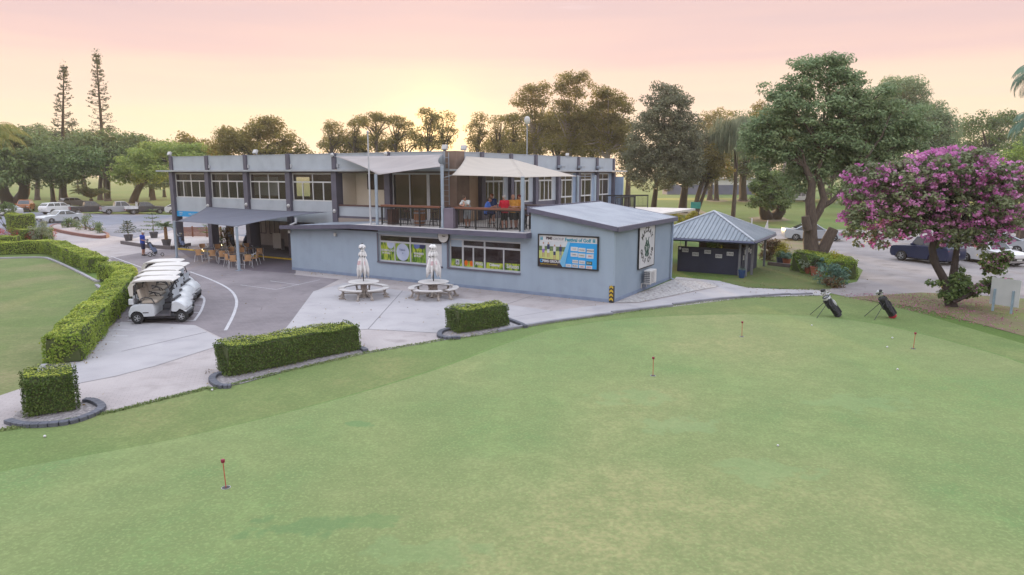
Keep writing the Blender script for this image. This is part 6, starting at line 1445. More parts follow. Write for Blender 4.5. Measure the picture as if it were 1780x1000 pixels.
def car(name, label, cat, base, rz, mat, L=4.65, W=1.78, H=1.44, style="sedan", wr=.32, group=None, glass=None):
    """x forward, built round the middle of the car on the ground"""
    root = thing(name, label, cat, base, rz, group); h2 = L / 2; w = W / 2; g = glass or CARGLASS
    fx, rx = h2 - .88, -h2 + .92; sill = .22 if style not in ("ute", "suv", "tray") else (.28 if L < 4.3 else .36)
    if style == "sedan":   hood, belt, deck = .88, .93, 1.02; gh = [(fx - .55, .90), (.22, H - .03), (-.15, H), (-.75, H - .02), (-1.62, 1.0)]
    elif style == "wagon": hood, belt, deck = .98, 1.02, 1.0; gh = [(fx - .40, .98), (.35, H - .03), (-.3, H), (-1.7, H - .05), (-2.2, 1.03)]
    elif style == "hatch": hood, belt, deck = .92, .97, .97; gh = [(fx - .45, .94), (.2, H - .03), (-.3, H), (-1.25, H - .08), (-h2 + .12, 1.0)]
    elif style == "suv":   hood, belt, deck = 1.08, 1.12, 1.1; gh = [(fx - .5, 1.08), (.3, H - .04), (-.3, H), (-h2 + .55, H - .05), (-h2 + .12, 1.12)]
    else:                  hood, belt, deck = 1.10, 1.12, 1.08; gh = [(fx - .55, 1.08), (.45, H - .03), (.1, H), (-.75, H - .03), (-.95, 1.12)]
    ut = style in ("ute", "tray")
    back = [(-h2 + .04, deck - .02), (-h2, deck - .22), (-h2 + .01, sill + .22), (-h2 + .12, sill + .02)] if not ut else ([(-h2 + .02, deck), (-h2, deck - .08), (-h2, .62), (-h2 + .06, .5)] if style == "ute" else [(-1.0, deck), (-1.02, .9), (-1.02, .6), (-1.0, .5)])
    out = [(h2 - .14, sill + .02), (h2 - .02, sill + .2), (h2, hood - .36), (h2 - .06, hood - .17), (h2 - .22, hood - .08), (fx - .2, hood), (fx - .55, belt - .01), (gh[-1][0], belt + .02)]
    if style == "sedan": out += [(-h2 + .35, deck)]
    out += back
    bot = arch(rx, wr + .07, sill + .0)[::-1] if style != "tray" else []
    out += [(x, max(z, sill)) for x, z in bot] + [(x, max(z, sill)) for x, z in arch(fx, wr + .07, sill + .0)[::-1]]
    mb = MB(); mb.side(out, w, .12, .05); body = mb.build("body", mat, root, smooth=True)
    # wheel wells and underside
    mb = MB(); mb.box(fx - wr - .06, fx + wr + .06, -w + .14, w - .14, sill - .06, sill + wr * .9); mb.box(max(rx - wr - .06, -h2 + .05), rx + wr + .06, -w + .14, w - .14, sill - .06, sill + wr * .9); mb.box(-h2 + .3, h2 - .3, -w + .2, w - .2, sill - .08, sill + .05); mb.build("underbody", RUBBER, root)
    # cabin
    top = max(z for x, z in gh); tp = lambda x, z: 1 - .20 * max(0, (z - belt) / (top - belt)) if z > belt else 1
    def cab(off, wid):
        vs = []
        for y in (-1, 1):
            for x, z in gh: vs.append((x, y * wid * tp(x, z), z))
        n = len(gh); return vs, [tuple(range(n)), tuple(range(2 * n - 1, n - 1, -1))] + [(i, (i + 1) % n, n + (i + 1) % n, n + i) for i in range(n)]
    mb = MB(); mb.add(*cab(0, w - .07)); mb.build("cabin", mat, root, bevel=.03)
    def pane(a, b, c, d, nm):   # a quad window lying just proud of the cabin
        m = MB(); q = [Vector(p) for p in (a, b, c, d)]; nn = (q[1] - q[0]).cross(q[3] - q[0]).normalized(); cc = sum(q, Vector()) / 4
        if nn.dot(cc - Vector((cc.x * .6, 0, belt))) < 0: nn = -nn
        vs = [p + nn * .006 for p in q] + [p - nn * .02 for p in q]
        m.add(vs, [(0, 1, 2, 3), (7, 6, 5, 4), (0, 1, 5, 4), (1, 2, 6, 5), (2, 3, 7, 6), (3, 0, 4, 7)]); m.build(nm, g, root)
    def lerp2(p, q, t): return (p[0] + (q[0] - p[0]) * t, p[1] + (q[1] - p[1]) * t)
    wt = lambda x, z: (w - .07) * tp(x, z)
    A, B_, C_, D_, E2 = gh
    p0, p1 = lerp2(A, B_, .08), lerp2(A, B_, .92); pane((p0[0], -wt(*p0) + .08, p0[1]), (p0[0], wt(*p0) - .08, p0[1]), (p1[0], wt(*p1) - .07, p1[1]), (p1[0], -wt(*p1) + .07, p1[1]), "windscreen")
    p0, p1 = lerp2(E2, D_, .12), lerp2(E2, D_, .88); pane((p0[0], -wt(*p0) + .08, p0[1]), (p0[0], wt(*p0) - .08, p0[1]), (p1[0], wt(*p1) - .07, p1[1]), (p1[0], -wt(*p1) + .07, p1[1]), "rear_window")
    zb, zt = belt + .05, top - .09
    def xf(z): return A[0] + (B_[0] - A[0]) * (z - A[1]) / (B_[1] - A[1]) - .10
    def xr(z): return E2[0] + (D_[0] - E2[0]) * (z - E2[1]) / (D_[1] - E2[1]) + .12
    bm_ = (-.28 if not ut else -.12)
    cuts = [(None, bm_ + .04), (bm_ - .04, None)]
    if style in ("wagon", "suv"): cuts = [(None, bm_ + .04), (bm_ - .04, -1.12), (-1.2, None)]
    for sgn in (-1, 1):
        for c0, c1 in cuts:
            xa = lambda z: xf(z) if c0 is None else c0
            xb = lambda z: xr(z) if c1 is None else c1
            if xa(zt) - xb(zt) < .08: continue
            pane((xa(zb), sgn * wt(0, zb), zb), (xb(zb), sgn * wt(0, zb), zb), (xb(zt), sgn * wt(0, zt), zt), (xa(zt), sgn * wt(0, zt), zt), "side_window")
        mb = MB(); mb.boxc((A[0] - .28, sgn * (w + .07), belt + .08), (.14, .2, .13)); mb.build("mirror", mat, root, bevel=.03)
        mb = MB(); mb.boxc((h2 - .17, sgn * (w - .26), hood - .24), (.3, .36, .14), rz=-sgn * .25); mb.build("headlight", LIGHTG, root, bevel=.03)
        if style != "tray": mb = MB(); mb.boxc((-h2 + (.06 if ut else .10), sgn * (w - .16), deck - (.22 if not ut else .2)), (.16, .26, .17 if not ut else .32)); mb.build("tail_light", TAILR, root, bevel=.02)
        for hx in (.05, -.95) if not ut else (.25,):
            mb = MB(); mb.boxc((hx, sgn * (w + .004), belt - .12), (.18, .025, .03)); mb.build("door_handle", mat if not ut else BLACK, root)
        for xw in (fx, rx): wheel(root, xw, sgn * (w - .10), wr, .21)
    mb = MB(); mb.boxc((h2 - .03, 0, sill + .24), (.08, W * .62, .16)); mb.build("grille", BLACK, root)
    mb = MB(); mb.boxc((h2 + .006, 0, sill + .22), (.02, .38, .11)); mb.boxc((-h2 - .004 if style != "tray" else -h2 + .02, .0, sill + .42 if not ut else .6), (.02, .38, .11)); mb.build("number_plate", PLATE, root)
    if style == "ute":
        mb = MB(); mb.box(-h2 + .10, -1.0, -w + .14, w - .14, deck - .005, deck + .02); mb.build("tray_cover", BLACK, root)
        mb = MB(); mb.boxc((-h2 - .03, 0, .56), (.14, W * .9, .16)); mb.build("rear_bumper", PLAST if "black" in label or "dark" in label else RIM, root, bevel=.02)
    if style == "tray":
        tm = M("tray_white", (0.6, 0.61, 0.62), None, 2, .5)
        mb = MB(); mb.box(-h2, -1.05, -w, w, .78, .84); [mb.box(*q) for q in ((-h2, -1.05, -w, -w + .04, .841, 1.10), (-h2, -1.05, w - .04, w, .841, 1.10), (-h2, -h2 + .04, -w + .041, w - .041, .841, 1.10))]; mb.build("tray", tm, root)
        mb = MB(); mb.tube([(-1.12, -w + .1, .84), (-1.12, -w + .1, 1.7), (-1.12, w - .1, 1.7), (-1.12, w - .1, .84)], .035, 6); mb.tube([(-1.12, 0, .84), (-1.12, 0, 1.7)], .03, 6); mb.tube([(-1.12, -w + .1, 1.35), (-1.12, w - .1, 1.35)], .03, 6); mb.build("headboard", tm, root)
        mb = MB(); mb.box(-h2 + .1, -1.0, -.35, .35, .5, .77); mb.build("chassis", PLAST, root)
        mb = MB(); [mb.boxc((-h2 + .02, s * .7, .68), (.06, .3, .1)) for s in (-1, 1)]; mb.build("tail_light", TAILR, root)
        mb = MB(); [mb.boxc((rx, s * (w - .12), .72), (.9, .26, .05)) for s in (-1, 1)]; mb.build("mudguard", BLACK, root)
    return root
def park(px_f, px_r, near, **k):
    """place a car from the photograph points where its near-side front and rear tyres touch the ground"""
    a, b = G(*px_f), G(*px_r); d = (a - b).normalized(); ang = math.atan2(d.y, d.x)
    n = Vector((-d.y, d.x, 0)) * (-near)      # near=+1: the left side is nearer the camera
    mid = (a + b) / 2 + n * (k.get("W", 1.78) / 2 - .1)
    return dict(base=(mid.x, mid.y, .011), rz=ang)
car("parked_car", "silver sedan parked side-on in front of the other cars at the left", "car", **park((92, 388.5), (131, 386), 1), mat=paint("silver", (0.46, 0.49, 0.52), .2), L=4.75)
orange = car("parked_ute", "orange dual-cab ute with a black bull bar facing out", "ute", *(lambda p: (p["base"], p["rz"]))(park((47, 370), (63, 365.5), 1)), mat=paint("orange", (0.36, 0.12, 0.035)), L=5.2, W=1.86, H=1.80, style="suv", wr=.38)
mb = MB(); [mb.tube([(2.66, -.8, z), (2.74, -.5, z), (2.74, .5, z), (2.66, .8, z)], .035, 6) for z in (.55, .8, 1.05)]; [mb.tube([(2.70, y, .4), (2.72, y, 1.08)], .035, 6) for y in (-.45, .45)]; mb.boxc((2.66, 0, .48), (.14, 1.8, .2)); mb.build("bull_bar", BLACK, orange, smooth=True)
car("parked_car", "white station wagon seen from behind, left of the black ute", "car", G(92, 373) + Vector((0, 1.5, .011)), R(66), paint("white", (0.64, 0.65, 0.66)), 4.9, 1.88, 1.66, "suv", .36)
car("parked_car", "dark grey car half hidden behind the white station wagon", "car", G(116, 361) + Vector((0, 2.2, .011)), R(60), paint("grey_white", (0.20, 0.20, 0.22)), 4.7, 1.8, 1.62, "suv", .35)
car("parked_ute", "black dual-cab ute seen from behind", "ute", G(143, 373) + Vector((.5, 1.4, .011)), R(40), paint("black", (0.035, 0.036, 0.042)), 5.3, 1.88, 1.80, "ute", .39)
car("parked_ute", "grey dual-cab ute with a pale tailgate seen from behind", "ute", G(195, 373) + Vector((.6, 1.4, .011)), R(38), paint("grey", (0.28, 0.285, 0.30)), 5.3, 1.88, 1.82, "ute", .39)
car("parked_ute", "dark single-cab ute with a white tray and headboard", "ute", G(240, 373) + Vector((.5, 1.2, .011)), R(36), paint("charcoal", (0.05, 0.05, 0.055)), 5.2, 1.84, 1.72, "tray", .37)
car("parked_car", "white car cut off by the left frame edge behind the loose shrub", "car", G(2, 376) + Vector((0, 1, .011)), R(160), paint("white2", (0.48, 0.49, 0.5)), 4.5, 1.78, 1.46, "hatch")
car("parked_car", "small white car just left of the clubhouse's first post", "car", G(300, 372) + Vector((.8, 1, .011)), R(20), paint("white3", (0.5, 0.5, 0.51)), 4.2, 1.74, 1.48, "hatch")
car("parked_car", "silver-white sedan parked behind the big forked trunk", "car", **park((1458, 420), (1372, 418.5), -1), mat=paint("pearl", (0.40, 0.43, 0.48), .2), L=4.9, W=1.86, H=1.46)
car("parked_car", "tall navy wagon behind the pink blossom tree", "car", **park((1564, 453), (1628, 461), 1), mat=paint("navy", (0.016, 0.022, 0.065)), L=4.1, W=1.8, H=1.74, style="suv", wr=.36)
car("parked_car", "white hatchback parked behind the tall navy wagon's tail", "car", **park((1727, 462), (1681, 455), -1), mat=paint("white4", (0.50, 0.50, 0.51)), L=4.1, W=1.74, H=1.5, style="hatch")
car("parked_car", "pale silver car farthest right behind the blossoms", "car", G(1742, 441) + Vector((0, 1, .011)), R(150), paint("silver2", (0.35, 0.38, 0.42), .3), 4.5, 1.78, 1.46, "sedan")
car("parked_van", "distant white van beyond the fairway right of the compact fig", "van", G(1387, 351) + Vector((0, 0, .011)), R(175), paint("white5", (0.5, 0.5, 0.52)), 4.8, 1.85, 1.95, "suv", .34)
# white markers behind the shed
for k, (x, y, lab) in enumerate(((1306, 401, "thin white post standing just behind the shed roof"), (1331, 404, "white pointed marker standing right of the shed roof"))):
    p = G(x, y); t = MB()
    if k: t.add([(-.28, 0, 0), (.28, 0, 0), (.16, 0, 1.25), (-.28, .06, 0), (.28, .06, 0), (.16, .06, 1.25)], [(0, 1, 2), (3, 4, 5), (0, 1, 4, 3), (1, 2, 5, 4), (2, 0, 3, 5)])
    else: t.lathe([(.07, 0), (.06, 1.2), (.03, 1.26)], 8)
    tag(t.build("marker", WHITE, None, p), lab, "marker")
# ------------------------------------------------------------------ golf carts
CARTW = M("cart_white", (0.50, 0.52, 0.545), (0.47, 0.49, 0.515), 1, .3, spec=.5); ROOFW = M("cart_roof", (0.52, 0.50, 0.475), (0.46, 0.44, 0.42), 1.5, .55); SEATB = M("seat_vinyl", (0.42, 0.37, 0.31), (0.36, 0.31, 0.26), 3, .6); MATG = M("floor_rubber", (0.10, 0.095, 0.105), None, 6, .8); BLK2 = M("cart_trim", (0.05, 0.052, 0.06), None, 4, .6)
def golf_cart():
    t = thing("golf_cart", "x", "golf cart", (0, 0, 0), 0, "golf carts parked in a row by the hedge")
    mb = MB(); ar = [(-.80 + .28 * math.cos(a), .26 + .28 * math.sin(a)) for a in [math.pi * k / 10 for k in range(11)]]
    mb.side([(-.12, .28), (-.10, .55), (-.16, .76), (-.55, .78), (-.90, .76), (-1.03, .67), (-1.11, .50), (-1.13, .36), (-1.11, .30)] + [p for p in ar[::-1]], .58, .10, .04); mb.build("rear_body", CARTW, t, smooth=True)
    ar = [(.87 + .23 * math.cos(a), .28 + .23 * math.sin(a)) for a in [math.pi * k / 10 for k in range(11)]]
    mb = MB(); mb.side([(1.06, .46), (1.10, .55), (1.06, .68), (.94, .80), (.79, .875), (.64, .89), (.52, .84), (.48, .60), (.46, .46), (.50, .42)] + [(x, max(z, .40)) for x, z in ar[::-1]], .57, .16, .07); mb.build("front_cowl", CARTW, t, smooth=True)
    mb = MB(); mb.side([(.46, .40), (.42, .24), (1.0, .24), (1.13, .30), (1.15, .42), (1.10, .45), (1.06, .40), (1.0, .33), (.60, .34)], .50, .08, .03); mb.build("front_bumper", BLK2, t, smooth=True)
    mb = MB(); mb.box(-.16, .46, -.54, .54, .27, .33); mb.add([(.36, -.52, .33), (.36, .52, .33), (.52, .52, .66), (.52, -.52, .66), (.44, -.52, .33), (.44, .52, .33), (.58, .52, .66), (.58, -.52, .66)], [(0, 1, 2, 3), (4, 5, 6, 7), (0, 1, 5, 4), (1, 2, 6, 5), (2, 3, 7, 6), (3, 0, 4, 7)]); mb.build("floor", MATG, t)
    mb = MB(); mb.box(-1.15, 1.0, -.44, .44, .20, .265); mb.build("chassis", BLACK, t)
    mb = MB(); mb.box(-.60, -.02, -.52, .52, .785, .90); mb.build("seat", SEATB, t, bevel=.04)
    mb = MB(); [mb.boxc((-.66, s * .265, 1.12), (.12, .50, .46), ry=-.22) for s in (-1, 1)]; mb.build("backrest", SEATB, t, bevel=.04)
    for s in (-1, 1):
        mb = MB(); mb.tube([(-.62, s * .54, .80), (-.60, s * .56, .98), (-.42, s * .56, 1.05), (-.20, s * .56, .98), (-.10, s * .54, .78)], .022, 8); mb.build("armrest", BLK2, t, smooth=True)
        mb = MB(); mb.tube([(.56, s * .50, .84), (.50, s * .52, 1.3), (.40, s * .52, 1.60)], .024, 8); mb.build("front_strut", BLK2, t, smooth=True)
        mb = MB(); mb.tube([(-.80, s * .46, .74), (-.82, s * .50, 1.3), (-.76, s * .52, 1.60)], .022, 8); mb.build("rear_strut", BLK2, t, smooth=True)
        for xw in (.87, -.80): wheel(t, xw, s * .47, .235, .2, k=.52)
        mb = MB(); mb.boxc((1.055, s * .36, .585), (.07, .20, .09), rz=-s * .12, ry=-.25); mb.build("headlight", LIGHTG, t, bevel=.02)
    mb = MB(); mb.side([(.66, 1.63), (.68, 1.66), (.60, 1.70), (.2, 1.725), (-.5, 1.725), (-.82, 1.70), (-.94, 1.65), (-.96, 1.59), (-.90, 1.59), (-.84, 1.64), (-.4, 1.66), (.3, 1.66)], .60, .10, .02); mb.build("roof", ROOFW, t, smooth=True)
    mb = MB(); mb.add([(-0.95, s * .58, 1.60) for s in (-1, 1)] + [(-1.05, s * .56, 1.45) for s in (-1, 1)] + [(-1.01, s * .55, 1.10) for s in (-1, 1)] + [(-0.92, s * .58, 1.60) for s in (-1, 1)] + [(-1.02, s * .56, 1.45) for s in (-1, 1)] + [(-0.98, s * .55, 1.10) for s in (-1, 1)],
                      [(0, 1, 3, 2), (2, 3, 5, 4), (6, 7, 9, 8), (8, 9, 11, 10), (0, 2, 8, 6), (2, 4, 10, 8), (1, 3, 9, 7), (3, 5, 11, 9), (0, 1, 7, 6), (4, 5, 11, 10)])
    for s in (-1, 1):
        mb.add([(-0.95, s * .58, 1.60), (-1.05, s * .56, 1.45), (-1.01, s * .55, 1.10), (-0.87, s * .57, 1.10), (-0.85, s * .59, 1.5), (-0.73, s * .60, 1.60)] + [(x, s * (y - .02), z) for x, y, z in ((-0.95, .58, 1.60), (-1.05, .56, 1.45), (-1.01, .55, 1.10), (-0.87, .57, 1.10), (-0.85, .59, 1.5), (-0.73, .60, 1.60))],
               [(0, 1, 2, 3, 4, 5), (6, 7, 8, 9, 10, 11)] + [(i, (i + 1) % 6, 6 + (i + 1) % 6, 6 + i) for i in range(6)])
    mb.build("bag_cover", ROOFW, t)
    mb = MB(); mb.box(-1.10, -.80, -.42, .42, .775, .82); mb.tube([(-.95, -.46, .83), (-1.0, -.46, 1.14), (-1.0, .46, 1.14), (-.95, .46, .83)], .022, 6); mb.box(-1.05, -.94, -.46, .46, 1.08, 1.16); mb.build("bag_rack", BLK2, t)
    mb = MB(); mb.boxc((-.98, -.50, .88), (.18, .14, .22)); mb.build("sand_bottle", CARTW, t, bevel=.02)
    mb = MB(); mb.box(.50, .66, -.53, .53, .86, .96); mb.build("dashboard", BLK2, t, bevel=.02)
    rot = Matrix.Rotation(R(-58), 3, 'Y')
    mb = MB(); mb.ring((.30, .27, 1.07), .175, .018, rot=rot); mb.tube([(.30, .27, 1.07), (.58, .27, .84)], .022, 8)
    for k in range(3): mb.tube([(.30, .27, 1.07), Vector((.30, .27, 1.07)) + rot @ Vector((math.cos(k * 2.1) * .17, math.sin(k * 2.1) * .17, 0))], .012, 6)
    mb.build("steering_wheel", BLK2, t, smooth=True)
    mb = MB(); mb.box(.585, .60, -.50, .50, .92, 1.28); mb.build("windscreen", M("screen_panel", (0.40, 0.44, 0.48), (0.36, 0.4, 0.44), 2, .2), t)
    mb = MB(); mb.boxc((-.46, -.583, .44), (.22, .008, .035)); mb.build("badge", BLACK, t)
    for s in (-1, 1): mb = MB(); mb.boxc((.62, s * .56, 1.12), (.03, .07, .06)); mb.build("mirror", BLACK, t)
    t.scale = (.95, 1, 1)
    return t
cart = golf_cart()
a, b = G(315, 556.7), G(238, 560); d = (a - b).normalized(); ca = math.atan2(d.y, d.x); nn = Vector((-d.y, d.x, 0))
c0 = (a + b) / 2 + nn * .55 - d * .04
LABS = ["nearest white golf cart of the row, its seat and steering wheel in full view", "second nearest white golf cart, roof just behind the nearest one", "middle white golf cart of the row of five", "fourth white golf cart, parked farthest forward of the row", "farthest white golf cart of the row, nearest the man in blue"]
for k, (x, y) in enumerate(((277, 484.5), (281, 476), (287, 467.5), (299, 460), (291, 453.5))):
    c = cart if k == 0 else copy_tree(cart)
    g = G(x, y, 1.70); c.location = (g.x, g.y, .02); c.rotation_euler = (0, 0, ca + (0, .01, -.01, .02, -.02)[k]); c["label"] = LABS[k]
# ------------------------------------------------------------------ picnic tables and folded umbrellas
CONCF = M("picnic_top", (0.46, 0.44, 0.43), (0.40, 0.38, 0.37), 2, .7, c3=(0.28, .26, .25), scale3=6, amt3=.3); CONCL = M("picnic_leg", (0.33, 0.295, 0.27), (0.25, 0.22, 0.2), 4, .8)
def arcpoly(r0, r1, a0, a1, n=12):
    return [(r1 * math.cos(a0 + (a1 - a0) * k / n), r1 * math.sin(a0 + (a1 - a0) * k / n)) for k in range(n + 1)] + [(r0 * math.cos(a1 + (a0 - a1) * k / n), r0 * math.sin(a1 + (a0 - a1) * k / n)) for k in range(n + 1)]
def picnic():
    t = thing("picnic_table", "x", "picnic table", (0, 0, 0), 0, "round picnic tables on the terrace")
    mb = MB(); mb.lathe([(.001, .70), (.66, .70), (.72, .715), (.73, .735), (.72, .752), (.05, .76), (.03, .76), (.03, .70)], 36, cap=False); mb.build("tabletop", CONCF, t, smooth=True)
    mb = MB()
    for k in range(4):
        q = k * math.pi / 2 + math.pi / 4; c, s = math.cos(q), math.sin(q)
        mb.tube([(c * .10, s * .10, .70), (c * .14, s * .14, .35), (c * .34, s * .34, .03)], [.07, .06, .07], 6)
    mb.lathe([(.16, .60), (.13, .45), (.10, .2), (.22, .0)], 10); mb.build("pedestal", CONCL, t, smooth=True)
    for k in range(4):
        q = k * math.pi / 2
        mb = MB(); mb.prism(arcpoly(.90, 1.20, q + .13, q + math.pi / 2 - .13), .42, .475); b = mb.build("bench", CONCF, t, bevel=.015)
        for e in (.30, math.pi / 2 - .30):
            c, s = math.cos(q + e), math.sin(q + e)
            mb = MB(); mb.tube([(c * 1.05, s * 1.05, .42), (c * .98, s * .98, .24), (c * 1.10, s * 1.10, .04)], [.055, .045, .06], 6); mb.boxc((c * 1.08, s * 1.08, .03), (.26, .11, .06), q + e); mb.tube([(c * .30, s * .30, .22), (c * 1.0, s * 1.0, .26)], .035, 5); mb.build("bench_leg", CONCL, b)
    return t
UMBW = M("umbrella_cloth", (0.66, 0.65, 0.65), (0.56, 0.55, 0.55), 5, .85); UMBR = M("umbrella_red", (0.50, 0.30, 0.32), (0.5, 0.42, 0.43), 14, .85); UMBD = M("umbrella_dark", (0.07, 0.08, 0.09), None, 5, .8)
def umbrella():
    t = thing("umbrella", "x", "umbrella", (0, 0, 0), 0, "folded umbrellas over the picnic tables")
    mb = MB(); mb.tube([(0, 0, .10), (0, 0, 2.52)], .024, 8); mb.build("pole", BLACK, t)
    n = 64; prof = [(2.50, .04, .02), (2.45, .13, .04), (2.36, .17, .07), (2.26, .10, .04), (2.22, .09, .04), (2.10, .18, .11), (1.97, .21, .14), (1.90, .13, .08), (1.74, .22, .14), (1.56, .27, .19), (1.38, .31, .24), (1.22, .29, .25)]
    vs, fs = [], []
    for i, (z, r, am) in enumerate(prof):
        for k in range(n):
            a = 2 * math.pi * k / n; f = .5 + .5 * math.cos(7 * a + .35 * math.sin(i * 1.7)); rr = r - am * .8 * (1 - f) + .006 * math.sin(5 * a + i)
            zz = z - ((0.30 * f * f + .07 * math.sin(3 * a + 1)) if i >= len(prof) - 1 else (0.06 * f if i == len(prof) - 2 else .02 * math.sin(4 * a + i)))
            vs.append((rr * math.cos(a), rr * math.sin(a), zz))
    for i in range(len(prof) - 1):
        for k in range(n): fs.append((i * n + k, i * n + (k + 1) % n, (i + 1) * n + (k + 1) % n, (i + 1) * n + k))
    fs.append(tuple(range(n)))
    mb = MB(); mb.add(vs, fs); o = mb.build("canopy", [UMBW, UMBR, UMBD], t, smooth=True)
    for p in o.data.polygons:
        c = p.center; a = math.atan2(c.y, c.x)
        if 1.52 < c.z < 1.74 and math.sin(5 * a) * math.sin(19 * c.z + a) > .2: p.material_index = 1
        elif (1.86 < c.z < 1.98 or 2.26 < c.z < 2.36) and math.cos(6 * a + 1) > .55: p.material_index = 2
    s = o.modifiers.new("thickness", 'SOLIDIFY'); s.thickness = .006
    mb = MB(); mb.ball((0, 0, 2.53), .035); mb.build("finial", BLACK, t)
    mb = MB(); mb.ring((0, 0, 2.17), .095, .012); mb.build("strap", UMBD, t)
    return t
pt, um = picnic(), umbrella()
for k, (x, y, rz, l1, l2) in enumerate(((633, 517, .25, "left round pale picnic table with curved benches", "slimmer folded white umbrella with a pink band over the left picnic table"), (754, 517, .62, "right round pale picnic table with curved benches, in front of the shop windows", "wider folded white umbrella in front of the white window panel"))):
    p = pt if k == 0 else copy_tree(pt); g = G(x, y); p.location = (g.x, g.y, .017); p.rotation_euler = (0, 0, rz); p["label"] = l1
    u = um if k == 0 else copy_tree(um); u.location = (g.x, g.y, .017); u.rotation_euler = (0, 0, rz * 3); u["label"] = l2
    if k: u.scale = (1.2, 1.2, 1.0)
# ------------------------------------------------------------------ cafe tables and chairs
def cafe_chair():
    t = thing("cafe_chair", "x", "chair", (0, 0, 0), 0, "tan woven cafe chairs under the slate sail")
    mb = MB(); mb.boxc((0, 0, .45), (.44, .44, .04)); mb.build("seat", WICKER, t, bevel=.015)
    vs = []
    for i in range(9):
        a = (i / 8 - .5) * 1.5
        for z, r in ((.52, .23), (.84, .26)):
            for dr in (0, .02): vs.append((math.sin(a) * (r + dr), -.06 - math.cos(a) * (r + dr) * .75, z))
    fs = []
    for i in range(8):
        o, p = i * 4, i * 4 + 4
        fs += [(o, p, p + 2, o + 2), (o + 1, o + 3, p + 3, p + 1), (o, o + 1, p + 1, p), (o + 2, p + 2, p + 3, o + 3)]
    fs += [(0, 2, 3, 1), (32, 33, 35, 34)]
    mb = MB(); mb.add(vs, fs); mb.build("backrest", WICKER, t)
    for s in (-1, 1):
        for y, yy in ((.20, .25), (-.20, -.30)):
            mb = MB(); mb.tube([(s * .21, y, .45), (s * .25, yy, 0)], .017, 6); mb.build("leg", ALU, t)
        mb = MB(); mb.tube([(s * .24, -.24, .86), (s * .27, -.05, .68), (s * .27, .20, .66), (s * .23, .22, .44)], .016, 6); mb.build("arm", ALU, t, smooth=True)
    return t
def cafe_table():
    t = thing("cafe_table", "x", "table", (0, 0, 0), 0, "dark round cafe tables under the slate sail")
    mb = MB(); mb.lathe([(.001, .70), (.38, .70), (.40, .72), (.38, .735), (.001, .74)], 24, cap=False); mb.build("tabletop", M("cafe_top", (0.12, 0.115, 0.125), None, 3, .35), t)
    mb = MB(); mb.tube([(0, 0, .03), (0, 0, .70)], .03, 8); mb.build("stem", ALU, t)
    mb = MB(); [mb.boxc((0, 0, .02 + .001 * k), (.62, .06, .035), k * math.pi / 2) for k in (0, 1)]; mb.build("foot", ALU, t)
    return t
ch, tb = cafe_chair(), cafe_table()
TBL = [(361, 450, "dark round cafe table farthest left, near the first inner post"), (391, 452, "second dark round cafe table from the left"), (418, 461, "dark round cafe table beside the front sail post"), (441, 449, "dark round cafe table nearest the recess with the bins")]
for k, (x, y, lab) in enumerate(TBL):
    o = tb if k == 0 else copy_tree(tb); g = G(x, y); o.location = (g.x, g.y, .015); o["label"] = lab
CHS = [(348, 455, 0, "tan woven chair at the far left of the cafe group"), (370, 456.5, 0, "tan woven chair with its back to the driveway, second from the left"), (388, 458, 1, "tan woven chair turned sideways left of the front sail post"), (400, 464, 2, "tan woven chair at the left of the front table pair"), (408, 466.5, 2, "tan woven chair immediately left of the front sail post"),
       (431, 466, 2, "tan woven chair immediately right of the front sail post"), (443, 461, 2, "tan woven chair at the right side of the front table"), (354, 445, 0, "tan woven chair behind the leftmost table"), (380, 446, 1, "tan woven chair behind the second table"), (404, 452, 2, "tan woven chair between the second and front tables"),
       (420, 453, 2, "tan woven chair just behind the front sail post"), (432, 444, 3, "tan woven chair behind the rear right table"), (452, 453, 3, "tan woven chair at the far right of the cafe group"), (425, 448, 3, "tan woven chair left of the rear right table")]
for k, (x, y, ti, lab) in enumerate(CHS):
    o = ch if k == 0 else copy_tree(ch); g = G(x, y); tg = G(*TBL[ti][:2]); o.location = (g.x, g.y, .015); dv = tg - g; o.rotation_euler = (0, 0, math.atan2(dv.y, dv.x) - math.pi / 2 + random.uniform(-.3, .3)); o["label"] = lab
# wheelie bins and a board in the recess
def bin_(label, loc, mat, lid, rz):
    t = thing("wheelie_bin", label, "bin", loc, rz)
    mb = MB(); mb.add([(x * a, y * a, z) for z, a in ((.08, .8), (.95, 1)) for x, y in ((-.29, -.34), (.29, -.34), (.29, .34), (-.29, .34))], [(3, 2, 1, 0), (4, 5, 6, 7), (0, 1, 5, 4), (1, 2, 6, 5), (2, 3, 7, 6), (3, 0, 4, 7)]); mb.build("body", mat, t, bevel=.02)
    mb = MB(); mb.add([(-.31, -.36, .955), (.31, -.36, .955), (.31, .38, .955), (-.31, .38, .955), (-.29, -.30, 1.0), (.29, -.30, 1.0), (.29, .36, 1.06), (-.29, .36, 1.06)], [(3, 2, 1, 0), (4, 5, 6, 7), (0, 1, 5, 4), (1, 2, 6, 5), (2, 3, 7, 6), (3, 0, 4, 7)]); mb.build("lid", lid, t, bevel=.015)
    for s in (-1, 1): mb = MB(); mb.lathe([(.10, -.025), (.10, .025)], 12, (s * .24, .30, .10), 'X'); mb.build("wheel", RUBBER, t)
GRB = M("bin_green", (0.05, 0.10, 0.04), None, 3, .6); YLB = M("bin_yellow", (0.42, 0.26, 0.03), None, 3, .6); PUB = M("bin_grey", (0.12, 0.10, 0.115), None, 3, .6)
bin_("green wheelie bin with a yellow lid in the dark recess beside the shop wing", bl(-27.9, 7.2, .09), GRB, YLB, -BA + .1)
bin_("green wheelie bin with a yellow lid farther right in the recess, half behind the pillar", bl(-26.9, 7.4, .09), GRB, YLB, -BA)
bin_("grey wheelie bin left of the green bins in the recess", bl(-28.9, 7.3, .09), PUB, PUB, -BA)
